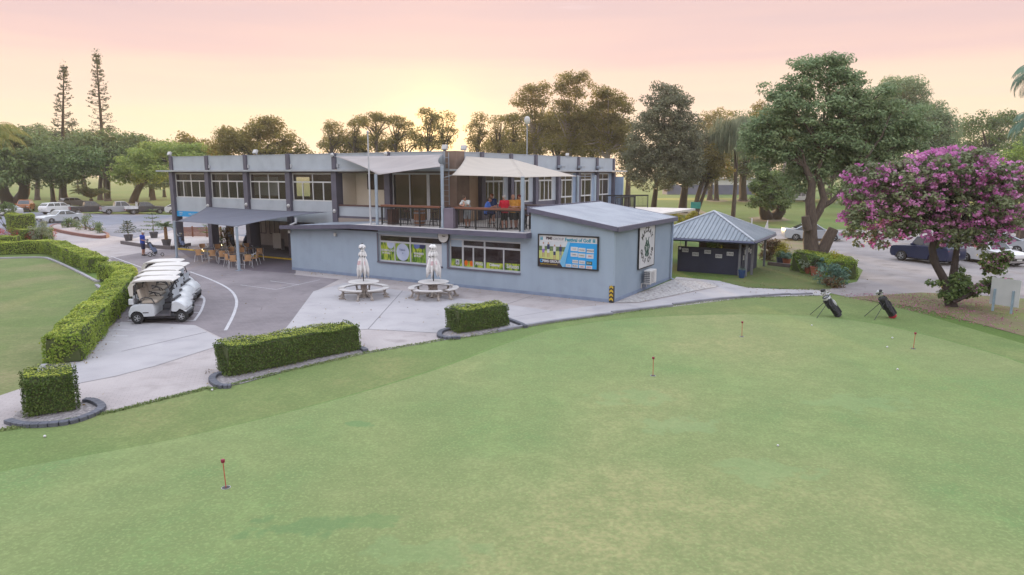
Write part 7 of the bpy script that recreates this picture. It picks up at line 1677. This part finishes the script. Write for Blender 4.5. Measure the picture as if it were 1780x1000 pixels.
t = thing("notice_board", "white notice board on the ground floor wall behind the cafe chairs", "board", bl(-30.0, 6.6, .09), -BA)
mb = MB(); mb.box(-.45, .45, -.03, .03, .1, 1.25); mb.build("panel", WHITE, t); mb = MB(); [mb.box(s * .4 - .03, s * .4 + .03, .031, .30, 0, .8) for s in (-1, 1)]; mb.build("stand", ALU, t)
# ------------------------------------------------------------------ golf bags, trolleys, flags, balls
BAGB = M("bag_black", (0.022, 0.022, 0.028), (0.03, 0.03, 0.036), 5, .7); BAGW = M("bag_white", (0.46, 0.47, 0.5), None, 4, .6); BAGN = M("bag_blue_grey", (0.10, 0.13, 0.21), (0.08, 0.10, 0.17), 4, .6); BAGR = M("bag_red", (0.32, 0.02, 0.035), None, 4, .6); CHROME = M("club_steel", (0.45, 0.46, 0.48), None, 4, .25, metal=.7)
def golf_bag(label, loc, rz, tilt, main, accent, foot, heads, stand=True, trolley=False, seed=0, wheels=None):
    """leans along local +x from its foot"""
    t = thing("golf_bag" if not trolley else "golf_trolley", label, "golf bag" if not trolley else "golf trolley", loc, rz)
    rd = random.Random(seed); L_ = .88; z0 = .02 if not trolley else .22; x0 = 0 if not trolley else .12
    X = Matrix.Translation((x0, 0, z0)) @ Matrix.Rotation(tilt, 4, 'Y')
    mb = MB(X); mb.lathe([(.10, 0), (.125, .02), (.125, .10)], 16); mb.build("base", foot, t, smooth=True)
    mb = MB(X); mb.lathe([(.118, .101), (.122, .35), (.115, .6), (.125, L_), (.115, L_ + .01), (.10, L_ - .03)], 16); mb.build("tube", main, t, smooth=True)
    mb = MB(X); mb.lathe([(.128, L_ - .10), (.132, L_ - .06), (.128, L_ - .02)], 16); mb.build("collar", accent, t, smooth=True)
    for dx, dy, zz, hh, m_ in ((-.12, 0, .22, .32, main), (0.02, .13, .34, .42, main), (0.02, -.13, .34, .42, main), (-.12, .0, .52, .2, accent)):
        mb = MB(X); mb.boxc((dx, dy, zz + .02), (.10, .15 if dx < -.05 else .08, hh)); mb.build("pocket", m_, t, bevel=.03)
    for s in (-1, 1): mb = MB(X); mb.boxc((-.125, s * .055, .55), (.012, .025, .6)); mb.build("stripe", accent, t)
    mb = MB(X); mb.tube([(.0, .13, .8), (.10, .24, .62), (.10, .24, .42), (0, .13, .25)], .022, 6); mb.build("strap", BAGB, t, smooth=True)
    for k in range(heads):
        a = k * 2.4; r = .075 * math.sqrt((k + .5) / heads); l = L_ + .10 + rd.uniform(0, .14); p = Vector((r * math.cos(a), r * math.sin(a), 0))
        mb = MB(X); mb.tube([p + Vector((0, 0, L_ - .1)), p * 1.5 + Vector((0, 0, l))], .007, 5); c = mb.build("club", CHROME, t)
        mb = MB(X)
        if k < 3: mb.ball(p * 1.5 + Vector((-.03, 0, l + .03)), .052, 10, 6, (1.2, .9, 1)); mb.build("head_cover", BAGB if k else BAGW, c, smooth=True)
        else: mb.boxc(p * 1.5 + Vector((-.035, .0, l + .01)), (.085, .02, .05), rz=a); mb.build("head", CHROME, c, bevel=.006)
    if stand:
        top = X @ Vector((.06, 0, .70))
        for s in (-1, 1): mb = MB(); mb.tube([top + Vector((0, s * .09, 0)), (top.x + .44, s * .28, .0)], .011, 6); mb.build("stand_leg", BLACK, t)
        mb = MB(X); mb.boxc((.15, .02, .62), (.03, .10, .34)); mb.build("towel", BAGB, t)
    if trolley:
        mb = MB(); mb.tube([(.02, 0, .16), (.14, 0, .20), (.62, 0, .92), (.80, 0, 1.02)], .02, 8); mb.tube([(.80, -.13, 1.02), (.80, .13, 1.02)], .02, 8); mb.tube([(.14, 0, .20), (.42, -.26, .16)], .016, 6); mb.tube([(.14, 0, .20), (.42, .26, .16)], .016, 6); mb.tube([(.14, 0, .2), (-.28, 0, .13)], .016, 6); mb.build("frame", M("trolley_frame", (0.08, 0.085, 0.10), None, 3, .4), t, smooth=True)
        for x, y, r in ((.42, -.30, .155), (.42, .30, .155), (-.30, 0, .13)):
            mb = MB(); mb.ring((x, y, r), r - .02, .021, 'Y', 22, 6); w_ = mb.build("wheel", RUBBER, t, smooth=True)
            mb = MB(); [mb.tube([(x, y, r), (x + math.cos(k * 2.09) * (r - .02), y, r + math.sin(k * 2.09) * (r - .02))], .010, 5) for k in range(3)]; mb.lathe([(.03, -.02), (.03, .02)], 10, (x, y, r), 'Y'); mb.build("rim", RIM, w_)
        mb = MB(); mb.boxc((.70, .0, 1.0), (.16, .14, .07)); mb.build("console", BAGB, t, bevel=.02)
    return t
g = G(1458, 551); golf_bag("black and white stand bag full of clubs, left of the pair on the green's edge", (g.x, g.y, .012), R(178), .62, BAGB, BAGW, BAGB, 10, seed=1).scale = (1.15, 1.25, 1.12)
g = G(1553, 553); golf_bag("black stand bag with a red base, right of the pair on the green's edge", (g.x, g.y, .012), R(184), .60, BAGB, BAGB, BAGR, 8, seed=2).scale = (1.15, 1.25, 1.12)
g = G(275, 446); golf_bag("three-wheeled trolley with a blue-grey bag in front of the man in blue", (g.x, g.y, .012), R(182), -.05 + .62, BAGN, BAGB, BAGB, 8, False, True, 3)
g = G(322, 434); golf_bag("three-wheeled trolley with a navy bag parked beside the first post", (g.x, g.y, .012), R(150), .55, BAGN, BAGB, BAGB, 8, False, True, 4)
for k, (x, y, rz, lab) in enumerate(((409, 434, 2.6, "dark golf bag on a trolley in the shade left of the inner post"), (422, 436, 1.2, "dark golf bag on a trolley in the shade near the ground floor window"))):
    g = G(x, y); golf_bag(lab, (g.x, g.y, .09), rz, .5, BAGB, BAGN, BAGB, 8, False, True, 5 + k)
RODR = M("flag_red", (0.42, 0.07, 0.05), None, 5, .5); FLGD = M("flag_dark_red", (0.22, 0.02, 0.045), None, 5, .5)
def pin():
    t = thing("putting_flag", "x", "putting flag", (0, 0, 0), 0, "red marker pins on the putting green")
    mb = MB(); mb.tube([(0, 0, 0), (-.012, 0, .52)], .0085, 8); mb.build("rod", RODR, t)
    mb = MB(); mb.lathe([(.008, .485), (.034, .50), (.038, .555), (.03, .56)], 12, (-.012, 0, 0)); mb.build("knob", FLGD, t, smooth=True)
    mb = MB(); mb.lathe([(.001, .001), (.07, .002), (.074, .006), (.001, .008)], 20, cap=False); mb.build("hole", BLACK, t)
    mb = MB(); mb.lathe([(.074, .001), (.083, .001), (.083, .007), (.074, .007)], 20, cap=False); mb.build("cup_rim", M("cup_white", (.35, .35, .34), None, 5, .6), t)
    return t
pn = pin()
for k, (x, y, tlt, lab) in enumerate(((393, 849, (0, -.02), "nearest red pin at the lower left of the green"), (1135, 654, (0, .01), "red pin in the middle of the green"), (1289.5, 586, (0, 0), "red pin nearest the kerb at the back of the green"), (1587.5, 607, (0, .06), "red pin leaning slightly at the right of the green"))):
    o = pn if k == 0 else copy_tree(pn); g = G(x, y); o.location = (g.x, g.y, .013); o.rotation_euler = (tlt[0], tlt[1], 0); o["label"] = lab
for k, (x, y, lab) in enumerate(((1352, 777, "golf ball lying alone in the middle right of the green"), (1560, 644, "golf ball below the leaning right pin"), (1551, 589, "golf ball between the pink-tree side and the leaning pin, upper"), (1542, 605, "golf ball left of the leaning right pin"), (1411, 567, "golf ball below the left stand bag"), (78, 761, "golf ball on the grass below the small square hedge"), (369, 680, "golf ball beside the bluestone edging of the longest hedge"))):
    g = G(x, y); mb = MB(); mb.ball((0, 0, .0215), .0235 if k < 1 else .03, 14, 10); tag(mb.build("golf_ball", WHITE, None, (g.x, g.y, .013), smooth=True), lab, "golf ball")
# blank white sign board on two posts
a, b = G(1725, 541), G(1757, 546); d = b - a; ang = math.atan2(d.y, d.x)
t = thing("sign_board", "blank white backed sign board on two grey posts at the right edge", "sign", (a.x, a.y, .015), ang); l = d.length
mb = MB(); mb.box(-.18, l + .22, .045, .075, .28, 1.42); mb.build("panel", M("board_white", (0.44, 0.46, 0.47), (0.40, 0.42, 0.43), 2, .6), t)
for x in (0, l): mb = MB(); mb.box(x - .035, x + .035, -.03, .044, -.02, .95); mb.build("post", M("board_post", (0.24, 0.33, 0.40), None, 3, .6), t)
# small green sign on the leaning tree
t = thing("small_sign", "small teal green sign on a post in front of the multi-stemmed tree", "sign", G(1208, 383))
mb = MB(); mb.box(-.03, .03, .02, .08, 0, 1.9); mb.build("post", STEEL, t); mb = MB(); mb.box(-.62, .62, -.02, .019, 1.45, 2.25); p = mb.build("panel", M("teal_sign", (0.02, 0.22, 0.19), None, 3, .5), t)
# ------------------------------------------------------------------ balcony furniture
t = thing("barrel", "wooden wine barrel with steel hoops used as a bar table behind the left railing", "barrel", bl(-12.0, 1.25, 2.962))
prof = [(.26, 0), (.31, .22), (.335, .48), (.31, .74), (.26, .95)]
mb = MB(); mb.lathe(prof, 24); mb.build("staves", M("barrel_oak", (0.26, 0.12, 0.06), (0.19, 0.085, 0.045), 5, .6, stretch=(8, 8, .6)), t, smooth=True)
for z, r in ((.07, .285), (.26, .325), (.70, .325), (.88, .283)):
    mb = MB(); mb.lathe([(r - .006, z - .03), (r + .004, z - .03), (r + .004, z + .03), (r - .006, z + .03)], 24); mb.build("hoop", STEEL, t)
def stool():
    t = thing("bar_stool", "x", "bar stool", (0, 0, 0), 0, "dark bar stools on the balcony")
    mb = MB(); mb.lathe([(.001, .72), (.17, .72), (.18, .74), (.17, .76), (.001, .765)], 16, cap=False); mb.build("seat", M("stool_timber", (0.10, 0.045, 0.03), None, 4, .6), t)
    for k in range(4):
        a = k * math.pi / 2 + .78; mb = MB(); mb.tube([(math.cos(a) * .11, math.sin(a) * .11, .72), (math.cos(a) * .22, math.sin(a) * .22, 0)], .014, 6); mb.build("leg", BLACK, t)
    mb = MB(); mb.ring((0, 0, .25), .185, .009); mb.build("footrest", BLACK, t)
    mb = MB(); mb.box(-.17, .17, -.19, -.165, .88, 1.04); mb.tube([(-.14, -.16, .74), (-.15, -.178, .9)], .011, 6); mb.tube([(.14, -.16, .74), (.15, -.178, .9)], .011, 6); mb.build("backrest", BLACK, t)
    return t
st = stool()
for k, (x, y, rz, lab) in enumerate(((-12.9, 1.3, -1.6, "dark bar stool immediately left of the barrel"), (-13.5, 1.9, 2.3, "dark bar stool farthest left behind the left railing"), (-11.1, 1.3, 1.5, "dark bar stool immediately right of the barrel"), (-10.6, 2.0, .6, "dark bar stool by the mauve pier behind the barrel"),
                                     (-7.6, 1.7, -1.2, "dark bar stool left of the seated man in blue"), (-6.75, 1.45, .5, "dark bar stool carrying the seated man in blue"), (-5.75, 1.9, 2.2, "dark bar stool between the red and orange shirts"), (-5.2, 1.5, 1.2, "dark bar stool at the right end of the right railing"), (-6.2, 2.5, 3.0, "dark bar stool behind the man in navy"))):
    o = st if k == 0 else copy_tree(st); o.location = bl(x, y, 2.962); o.rotation_euler = (0, 0, -BA + rz); o["label"] = lab
def high_table(label, loc, w, l):
    t = thing("bar_table", label, "table", loc, -BA)
    mb = MB(); mb.box(-l / 2, l / 2, -w / 2, w / 2, 1.0, 1.05); mb.build("tabletop", M("table_dark", (0.11, 0.055, 0.04), (.08, .04, .03), 4, .5), t)
    for sx in (-1, 1):
        for sy in (-1, 1): mb = MB(); mb.box(sx * (l / 2 - .06) - .03, sx * (l / 2 - .06) + .03, sy * (w / 2 - .06) - .03, sy * (w / 2 - .06) + .03, 0, .999); mb.build("leg", BLACK, t)
high_table("high dark bar table between the drinkers", bl(-6.3, 2.0, 2.962), .7, 1.5)
high_table("high dark bar table on the deck beyond the orange shirts", bl(-7.6, 6.2, 2.962), .7, 1.4)
high_table("high dark bar table behind the left railing near the doors", bl(-11.0, 3.0, 2.962), .6, 1.2)
mb = MB(); mb.box(-.17, .17, -.3, .3, 0, .85); tag(mb.build("bench_box", M("deck_box", (0.10, 0.05, 0.04), None, 4, .6), None, bl(-13.85, 1.2, 2.962), -BA, bevel=.01), "dark brown box standing at the left end of the left railing", "box")
# beer bottle and glasses
for k, (x, y, lab) in enumerate(((-9.62 + 1.05, .80, "glass bottle standing on the bar top beside the man in white"),)):
    mb = MB(); mb.lathe([(.035, 0), (.036, .15), (.014, .20), (.013, .26)], 12); tag(mb.build("bottle", glassmat("bottle_glass", (.3, .32, .28), .7), None, bl(x, y, 2.962 + 1.162), smooth=True), lab, "bottle")
# ------------------------------------------------------------------ people
def capsules(parts, n=14):
    mb = MB()
    for p, q, r0, r1 in parts:
        p, q = Vector(p), Vector(q); d = q - p; l = max(d.length, 1e-4); u = d / l; pts, rs = [], []
        for k in range(5): a = math.pi / 2 * k / 4; pts.append(p - u * r0 * math.cos(a)); rs.append(max(1e-4, r0 * math.sin(a)))
        for k in range(5): a = math.pi / 2 * k / 4; pts.append(q + u * r1 * math.sin(a)); rs.append(max(1e-4, r1 * math.cos(a)))
        mb.tube(pts, rs, n)
    return mb
def fuse(name, parts, mat, par, voxel):
    mb = capsules(parts); o = mb.build(name, mat, None)
    r = o.modifiers.new("fuse", 'REMESH'); r.mode = 'VOXEL'; r.voxel_size = voxel; r.use_smooth_shade = True
    s = o.modifiers.new("soft", 'SMOOTH'); s.factor = .5; s.iterations = 3
    me = to_world_mesh(o); bpy.data.objects.remove(o)
    me.materials.clear(); return link(name, me, mat, par)
SKINM = M("skin", (0.36, 0.19, 0.135), (0.33, 0.165, 0.115), 3, .55)
def person(label, loc, rz, J, shirt, shorts, hair, shoe, cap=None, belly=.0, long_hair=False):
    """J overrides joints of a standing figure facing local +y"""
    j = dict(pel=(0, 0, .95), wai=(0, 0, 1.10), che=(0, .0, 1.33), nec=(0, .01, 1.49), hed=(0, .03, 1.63), shL=(-.185, 0, 1.42), shR=(.185, 0, 1.42), elL=(-.25, -.02, 1.14), elR=(.25, -.02, 1.14), wrL=(-.25, .10, .90), wrR=(.25, .10, .90), hdL=(-.24, .14, .82), hdR=(.24, .14, .82),
             hiL=(-.09, 0, .92), hiR=(.09, 0, .92), knL=(-.105, .02, .50), knR=(.105, .02, .50), anL=(-.11, -.03, .09), anR=(.11, -.03, .09), toL=(-.13, .15, .04), toR=(.13, .15, .04)); j.update(J)
    V = {k: Vector(v) for k, v in j.items()}; t = thing("person", label, "person", loc, rz)
    off = lambda p, x, y=0, z=0: p + Vector((x, y, z))
    fw = (V["hed"] - V["nec"]).normalized(); look = Vector(J.get("look", (0, 1, -.1))).normalized(); side = look.cross(Vector((0, 0, 1))).normalized(); upv = side.cross(look).normalized(); H_ = V["hed"]
    torso = [(off(V["pel"], -.06), off(V["wai"], -.055), .115, .115), (off(V["pel"], .06), off(V["wai"], .055), .115, .115), (off(V["wai"], -.06), off(V["che"], -.075), .115, .12), (off(V["wai"], .06), off(V["che"], .075), .115, .12), (V["shL"], V["shR"], .065, .065), (V["che"], V["nec"], .10, .055)]
    if belly: torso.append((off(V["wai"], 0, belly), off(V["wai"], 0, belly, .05), .125, .12))
    body = torso + [(V["nec"], H_ - upv * .03, .053, .05), (H_ - upv * .02, H_ + upv * .045, .082, .088), (H_ - upv * .03 + look * .02, H_ + upv * .04 - look * .02, .078, .09), (H_ - upv * .09 + look * .045, H_ - upv * .06 + look * .05, .035, .045),
                    (H_ + look * .088 - upv * .005, H_ + look * .10 - upv * .025, .012, .016), (H_ + side * .085 - upv * .01, H_ + side * .088 + upv * .02, .018, .02), (H_ - side * .085 - upv * .01, H_ - side * .088 + upv * .02, .018, .02)]
    for s in "LR":
        body += [(V["sh" + s], V["el" + s], .05, .041), (V["el" + s], V["wr" + s], .041, .028), (V["hi" + s], V["kn" + s], .085, .055), (V["kn" + s], V["kn" + s].lerp(V["an" + s], .35), .055, .056), (V["kn" + s].lerp(V["an" + s], .35), V["an" + s], .056, .037), (V["an" + s], V["to" + s], .038, .03)]
        hd, wr = V["hd" + s], V["wr" + s]; u = (hd - wr).normalized(); sg = 1 if s == "R" else -1
        ax = u.cross(Vector((0, 1, .3))).normalized(); pn_ = ax.cross(u)
        body += [(wr, wr + u * .035, .027, .03), (wr + u * .03 - ax * .022, wr + u * .085 - ax * .03, .019, .016), (wr + u * .03 + ax * .022, wr + u * .085 + ax * .03, .019, .016)]
        for f, (o_, ln) in enumerate(((-.033, .068), (-.011, .082), (.011, .076), (.033, .058))):
            k0 = wr + u * .088 + ax * o_; k1 = k0 + u * ln * .5 - pn_ * .008 * sg; k2 = k1 + u * ln * .42 - pn_ * .024 * sg
            body += [(k0, k1, .0105, .0095), (k1, k2, .0095, .0085)]
        th = wr + u * .03 + ax * (-.03 * sg); th2 = th + u * .045 + ax * (-.03 * sg); body += [(th, th2, .013, .011), (th2, th2 + u * .03, .011, .009)]
    fuse("body", body, SKINM, t, .0095)
    g_ = .020; infl = lambda L2, e: [(p, q, a + e, b + e) for p, q, a, b in L2]
    sl = infl(torso, g_) + [(V["sh" + s], V["sh" + s].lerp(V["el" + s], .72), .066, .066) for s in "LR"]
    sl = [q for q in sl if not (q[0] == V["che"] and q[1] == V["nec"])] + [(V["che"], V["che"].lerp(V["nec"], .75), .12, .07)]
    sl += [(off(V["pel"], -.06, 0, -.04), off(V["pel"], .06, 0, -.04), .137, .137)]
    fuse("shirt", sl, shirt, t, .014)
    sh = [(off(V["pel"], -.06, 0, -.06), off(V["pel"], .06, 0, -.06), .13, .13)] + [(V["hi" + s], V["hi" + s].lerp(V["kn" + s], .92), .108, .088) for s in "LR"]
    fuse("shorts", sh, shorts, t, .014)
    for s in "LR":
        heel = V["an" + s] + (V["an" + s] - V["to" + s]).normalized() * .04; heel.z = max(heel.z - .035, V["to" + s].z)
        fuse("shoe", [(heel, V["to" + s], .044, .040), (V["an" + s], V["to" + s].lerp(heel, .5), .046, .045)], shoe, t, .012)
    hr = [(H_ + upv * .05 - look * .02, H_ + upv * .055 + look * .025, .092, .085), (H_ + upv * .01 - look * .045, H_ - upv * .03 - look * .04, .085, .07)]
    if long_hair: hr.append((H_ - look * .06, H_ - look * .07 - upv * .14, .075, .05))
    fuse("hair", hr, hair, t, .013)
    for s in (-1, 1):
        mb = MB(); mb.ball(H_ + look * .083 + side * .032 * s + upv * .012, .0115, 8, 6); mb.build("eye", BLACK, t)
    mb = MB(); mb.boxc(H_ + look * .091 - upv * .045, (.045, .012, .008), math.atan2(look.y, look.x) - math.pi / 2); mb.build("mouth", M("lips", (.25, .09, .08), None, 3, .5), t)
    if cap:
        fuse("cap", [(H_ + upv * .075 - look * .015, H_ + upv * .08 + look * .02, .095, .092), (H_ + upv * .072 + look * .09, H_ + upv * .055 + look * .15, .02, .014), (H_ + upv * .072 + look * .09 + side * .05, H_ + upv * .06 + look * .13 + side * .03, .016, .012), (H_ + upv * .072 + look * .09 - side * .05, H_ + upv * .06 + look * .13 - side * .03, .016, .012)], cap, t, .011)
    return t
def cloth(name, c): return M("cloth_" + name, c, tuple(x * .85 for x in c), 9, .85)
HGREY = M("hair_grey", (.30, .29, .28), None, 30, .7); HBRN = M("hair_brown", (.07, .045, .03), None, 30, .7); HRED = M("hair_auburn", (.16, .06, .03), None, 30, .7); SHOE = cloth("shoe", (.03, .03, .035)); SHW = cloth("shoe_white", (.45, .45, .45)); NAVYC = cloth("navy", (.02, .025, .07)); WHT = cloth("white", (.5, .53, .53))
g = G(250, 445)
person("man in royal blue shirt, dark shorts and white cap looking at his golf trolley", (g.x, g.y, .011), R(-88), dict(hed=(0, .07, 1.62), look=(0, .8, -.55), nec=(0, .035, 1.48), che=(0, .02, 1.33), elL=(-.23, .02, 1.16), elR=(.23, .02, 1.16), wrL=(-.16, .24, 1.10), wrR=(.16, .24, 1.08), hdL=(-.10, .32, 1.10), hdR=(.12, .32, 1.08)),
       cloth("royal", (.02, .06, .36)), NAVYC, HGREY, SHOE, cloth("cap_white", (.52, .52, .53)), .04)
DZ = 2.963
def onbar(px, y): # balcony spot under a photograph column
    r = ray(px, 380); o = Vector((0, 0, CAMH)); ex = Vector((math.cos(BA), -math.sin(BA), 0)); ey = Vector((math.sin(BA), math.cos(BA), 0)); rr = Vector(r)
    t_ = (y - (o - BO).dot(ey)) / rr.dot(ey); p = o + rr * t_; return Vector((p.x, p.y, DZ))
face = -BA + math.pi
lean = dict(pel=(0, -.10, .96), wai=(0, -.04, 1.10), che=(0, .10, 1.30), nec=(0, .18, 1.44), hed=(.02, .23, 1.56), shL=(-.19, .12, 1.38), shR=(.19, .12, 1.38), hiL=(-.09, -.09, .93), hiR=(.09, -.09, .93), knL=(-.10, -.06, .50), knR=(.13, -.02, .50), anL=(-.05, -.12, .09), anR=(.02, .02, .09), toL=(-.06, .07, .04), toR=(.0, .18, .04))
person("man in white shirt and pale shorts leaning on the bar top, hand at chin", onbar(812, 1.20), face + .1, dict(lean, elL=(-.24, .30, 1.20), wrL=(-.03, .40, 1.24), hdL=(.0, .36, 1.38), elR=(.27, .28, 1.20), wrR=(.08, .42, 1.18), hdR=(-.02, .44, 1.18), look=(.25, .9, -.3)), WHT, cloth("pale_check", (.36, .39, .42)), HBRN, SHOE)
sit = dict(pel=(0, 0, .86), wai=(0, .03, 1.01), che=(0, .10, 1.22), nec=(0, .15, 1.37), hed=(0, .20, 1.49), shL=(-.185, .10, 1.31), shR=(.185, .10, 1.31), elL=(-.24, .22, 1.10), elR=(.24, .22, 1.10), wrL=(-.12, .40, 1.12), wrR=(.12, .40, 1.12), hdL=(-.04, .46, 1.13), hdR=(.06, .46, 1.13), hiL=(-.09, .02, .84), hiR=(.09, .02, .84), knL=(-.13, .40, .78), knR=(.13, .40, .78), anL=(-.12, .36, .36), anR=(.12, .34, .36), toL=(-.12, .50, .30), toR=(.12, .48, .30))
person("man in a bright blue shirt sitting on a bar stool turned to the right", onbar(845, 1.45), -BA - .9, sit, cloth("bright_blue", (.05, .12, .42)), NAVYC, HBRN, SHW)
person("man in a dark navy shirt on the far side of the drinkers' table", onbar(855, 2.7), face + .6, dict(look=(-.6, .6, -.2)), cloth("dark_navy", (.03, .05, .13)), cloth("dark_short", (.03, .03, .035)), HRED, SHOE)
person("grey-haired man in red shirt and dark shorts standing at the right balcony railing", onbar(877, 1.15), -BA + 1.0, dict(look=(-.2, .9, -.15), elL=(-.22, .16, 1.16), wrL=(-.12, .34, 1.12), hdL=(-.06, .40, 1.13), elR=(.25, .02, 1.14)), cloth("red", (.42, .012, .03)), cloth("olive_black", (.035, .035, .03)), HGREY, SHOE, None, .06)
person("balding man in orange shirt with arms folded at the right end of the railing", onbar(892, 1.7), face + .2, dict(elL=(-.25, .06, 1.15), wrL=(.02, .20, 1.16), hdL=(.10, .20, 1.17), elR=(.25, .06, 1.15), wrR=(-.02, .22, 1.13), hdR=(-.10, .22, 1.14), look=(-.2, .9, -.1)), cloth("orange", (.46, .22, .04)), cloth("brown_short", (.05, .045, .04)), SKINM, SHOE, None, .06)
person("person in an orange shirt with dark red hair partly behind the older orange shirt", onbar(902, 2.1), face + .9, dict(look=(-.6, .7, -.1), elR=(.26, .10, 1.16), wrR=(.12, .30, 1.14), hdR=(.05, .38, 1.15)), cloth("orange2", (.48, .21, .03)), cloth("brown_short", (.05, .045, .04)), M("hair_dark_red", (.14, .03, .03), None, 30, .7), SHOE)

# ------------------------------------------------------------------ dry leaves blown along hedges and kerbs: nobody could count them
rg = np.random.default_rng(77); pts = []
for px, n_, w_ in (([(120, 636), (150, 600), (180, 566), (208, 530)], 260, .35), ([(390, 650), (490, 628), (612, 603)], 200, .45), ([(790, 578), (870, 566)], 90, .4), ([(60, 712), (135, 703)], 80, .4), ([(512, 472), (700, 492), (1060, 528)], 180, .5), ([(340, 470), (500, 500), (560, 560)], 90, 2.5),
                   ([(1300, 500), (1430, 508)], 160, .8), ([(640, 545), (760, 560)], 60, 2.5), ([(1180, 480), (1290, 488)], 120, .6), ([(1100, 512), (1210, 498)], 50, .8), ([(1330, 470), (1440, 490)], 140, 1.0)):
    q = [G(*p) for p in px]
    for _ in range(n_):
        i = rg.integers(0, len(q) - 1); p = q[i].lerp(q[i + 1], rg.uniform()); pts.append((p.x + rg.normal(0, w_), p.y + rg.normal(0, w_), .034))
P = np.array(pts)
tag(link("fallen_leaves", quads_mesh("fallen_leaves", leaves(P, np.tile([0, 0, 1.0], (len(P), 1)), .075, .5, .4, rg), leafmat("dry_leaf", (.10, .06, .03), (.20, .12, .05), (.26, .20, .07), .1))), "dry leaves scattered along hedges and kerbs", None, None, "stuff")
# ------------------------------------------------------------------ warm evening air
mb = MB(); mb.box(-785, 785, -65, 1305, -1.2, 32)
hm = bpy.data.materials.new("haze_air"); hm.use_nodes = True; ht = hm.node_tree; ht.nodes.clear()
ho = ht.nodes.new("ShaderNodeOutputMaterial"); hv = ht.nodes.new("ShaderNodeVolumePrincipled")
hv.inputs["Color"].default_value = (1.0, 0.93, 0.84, 1); hv.inputs["Density"].default_value = 0.00042; hv.inputs["Anisotropy"].default_value = 0.35
ht.links.new(hv.outputs[0], ho.inputs["Volume"])
mb.build("haze", hm)["kind"] = "stuff"
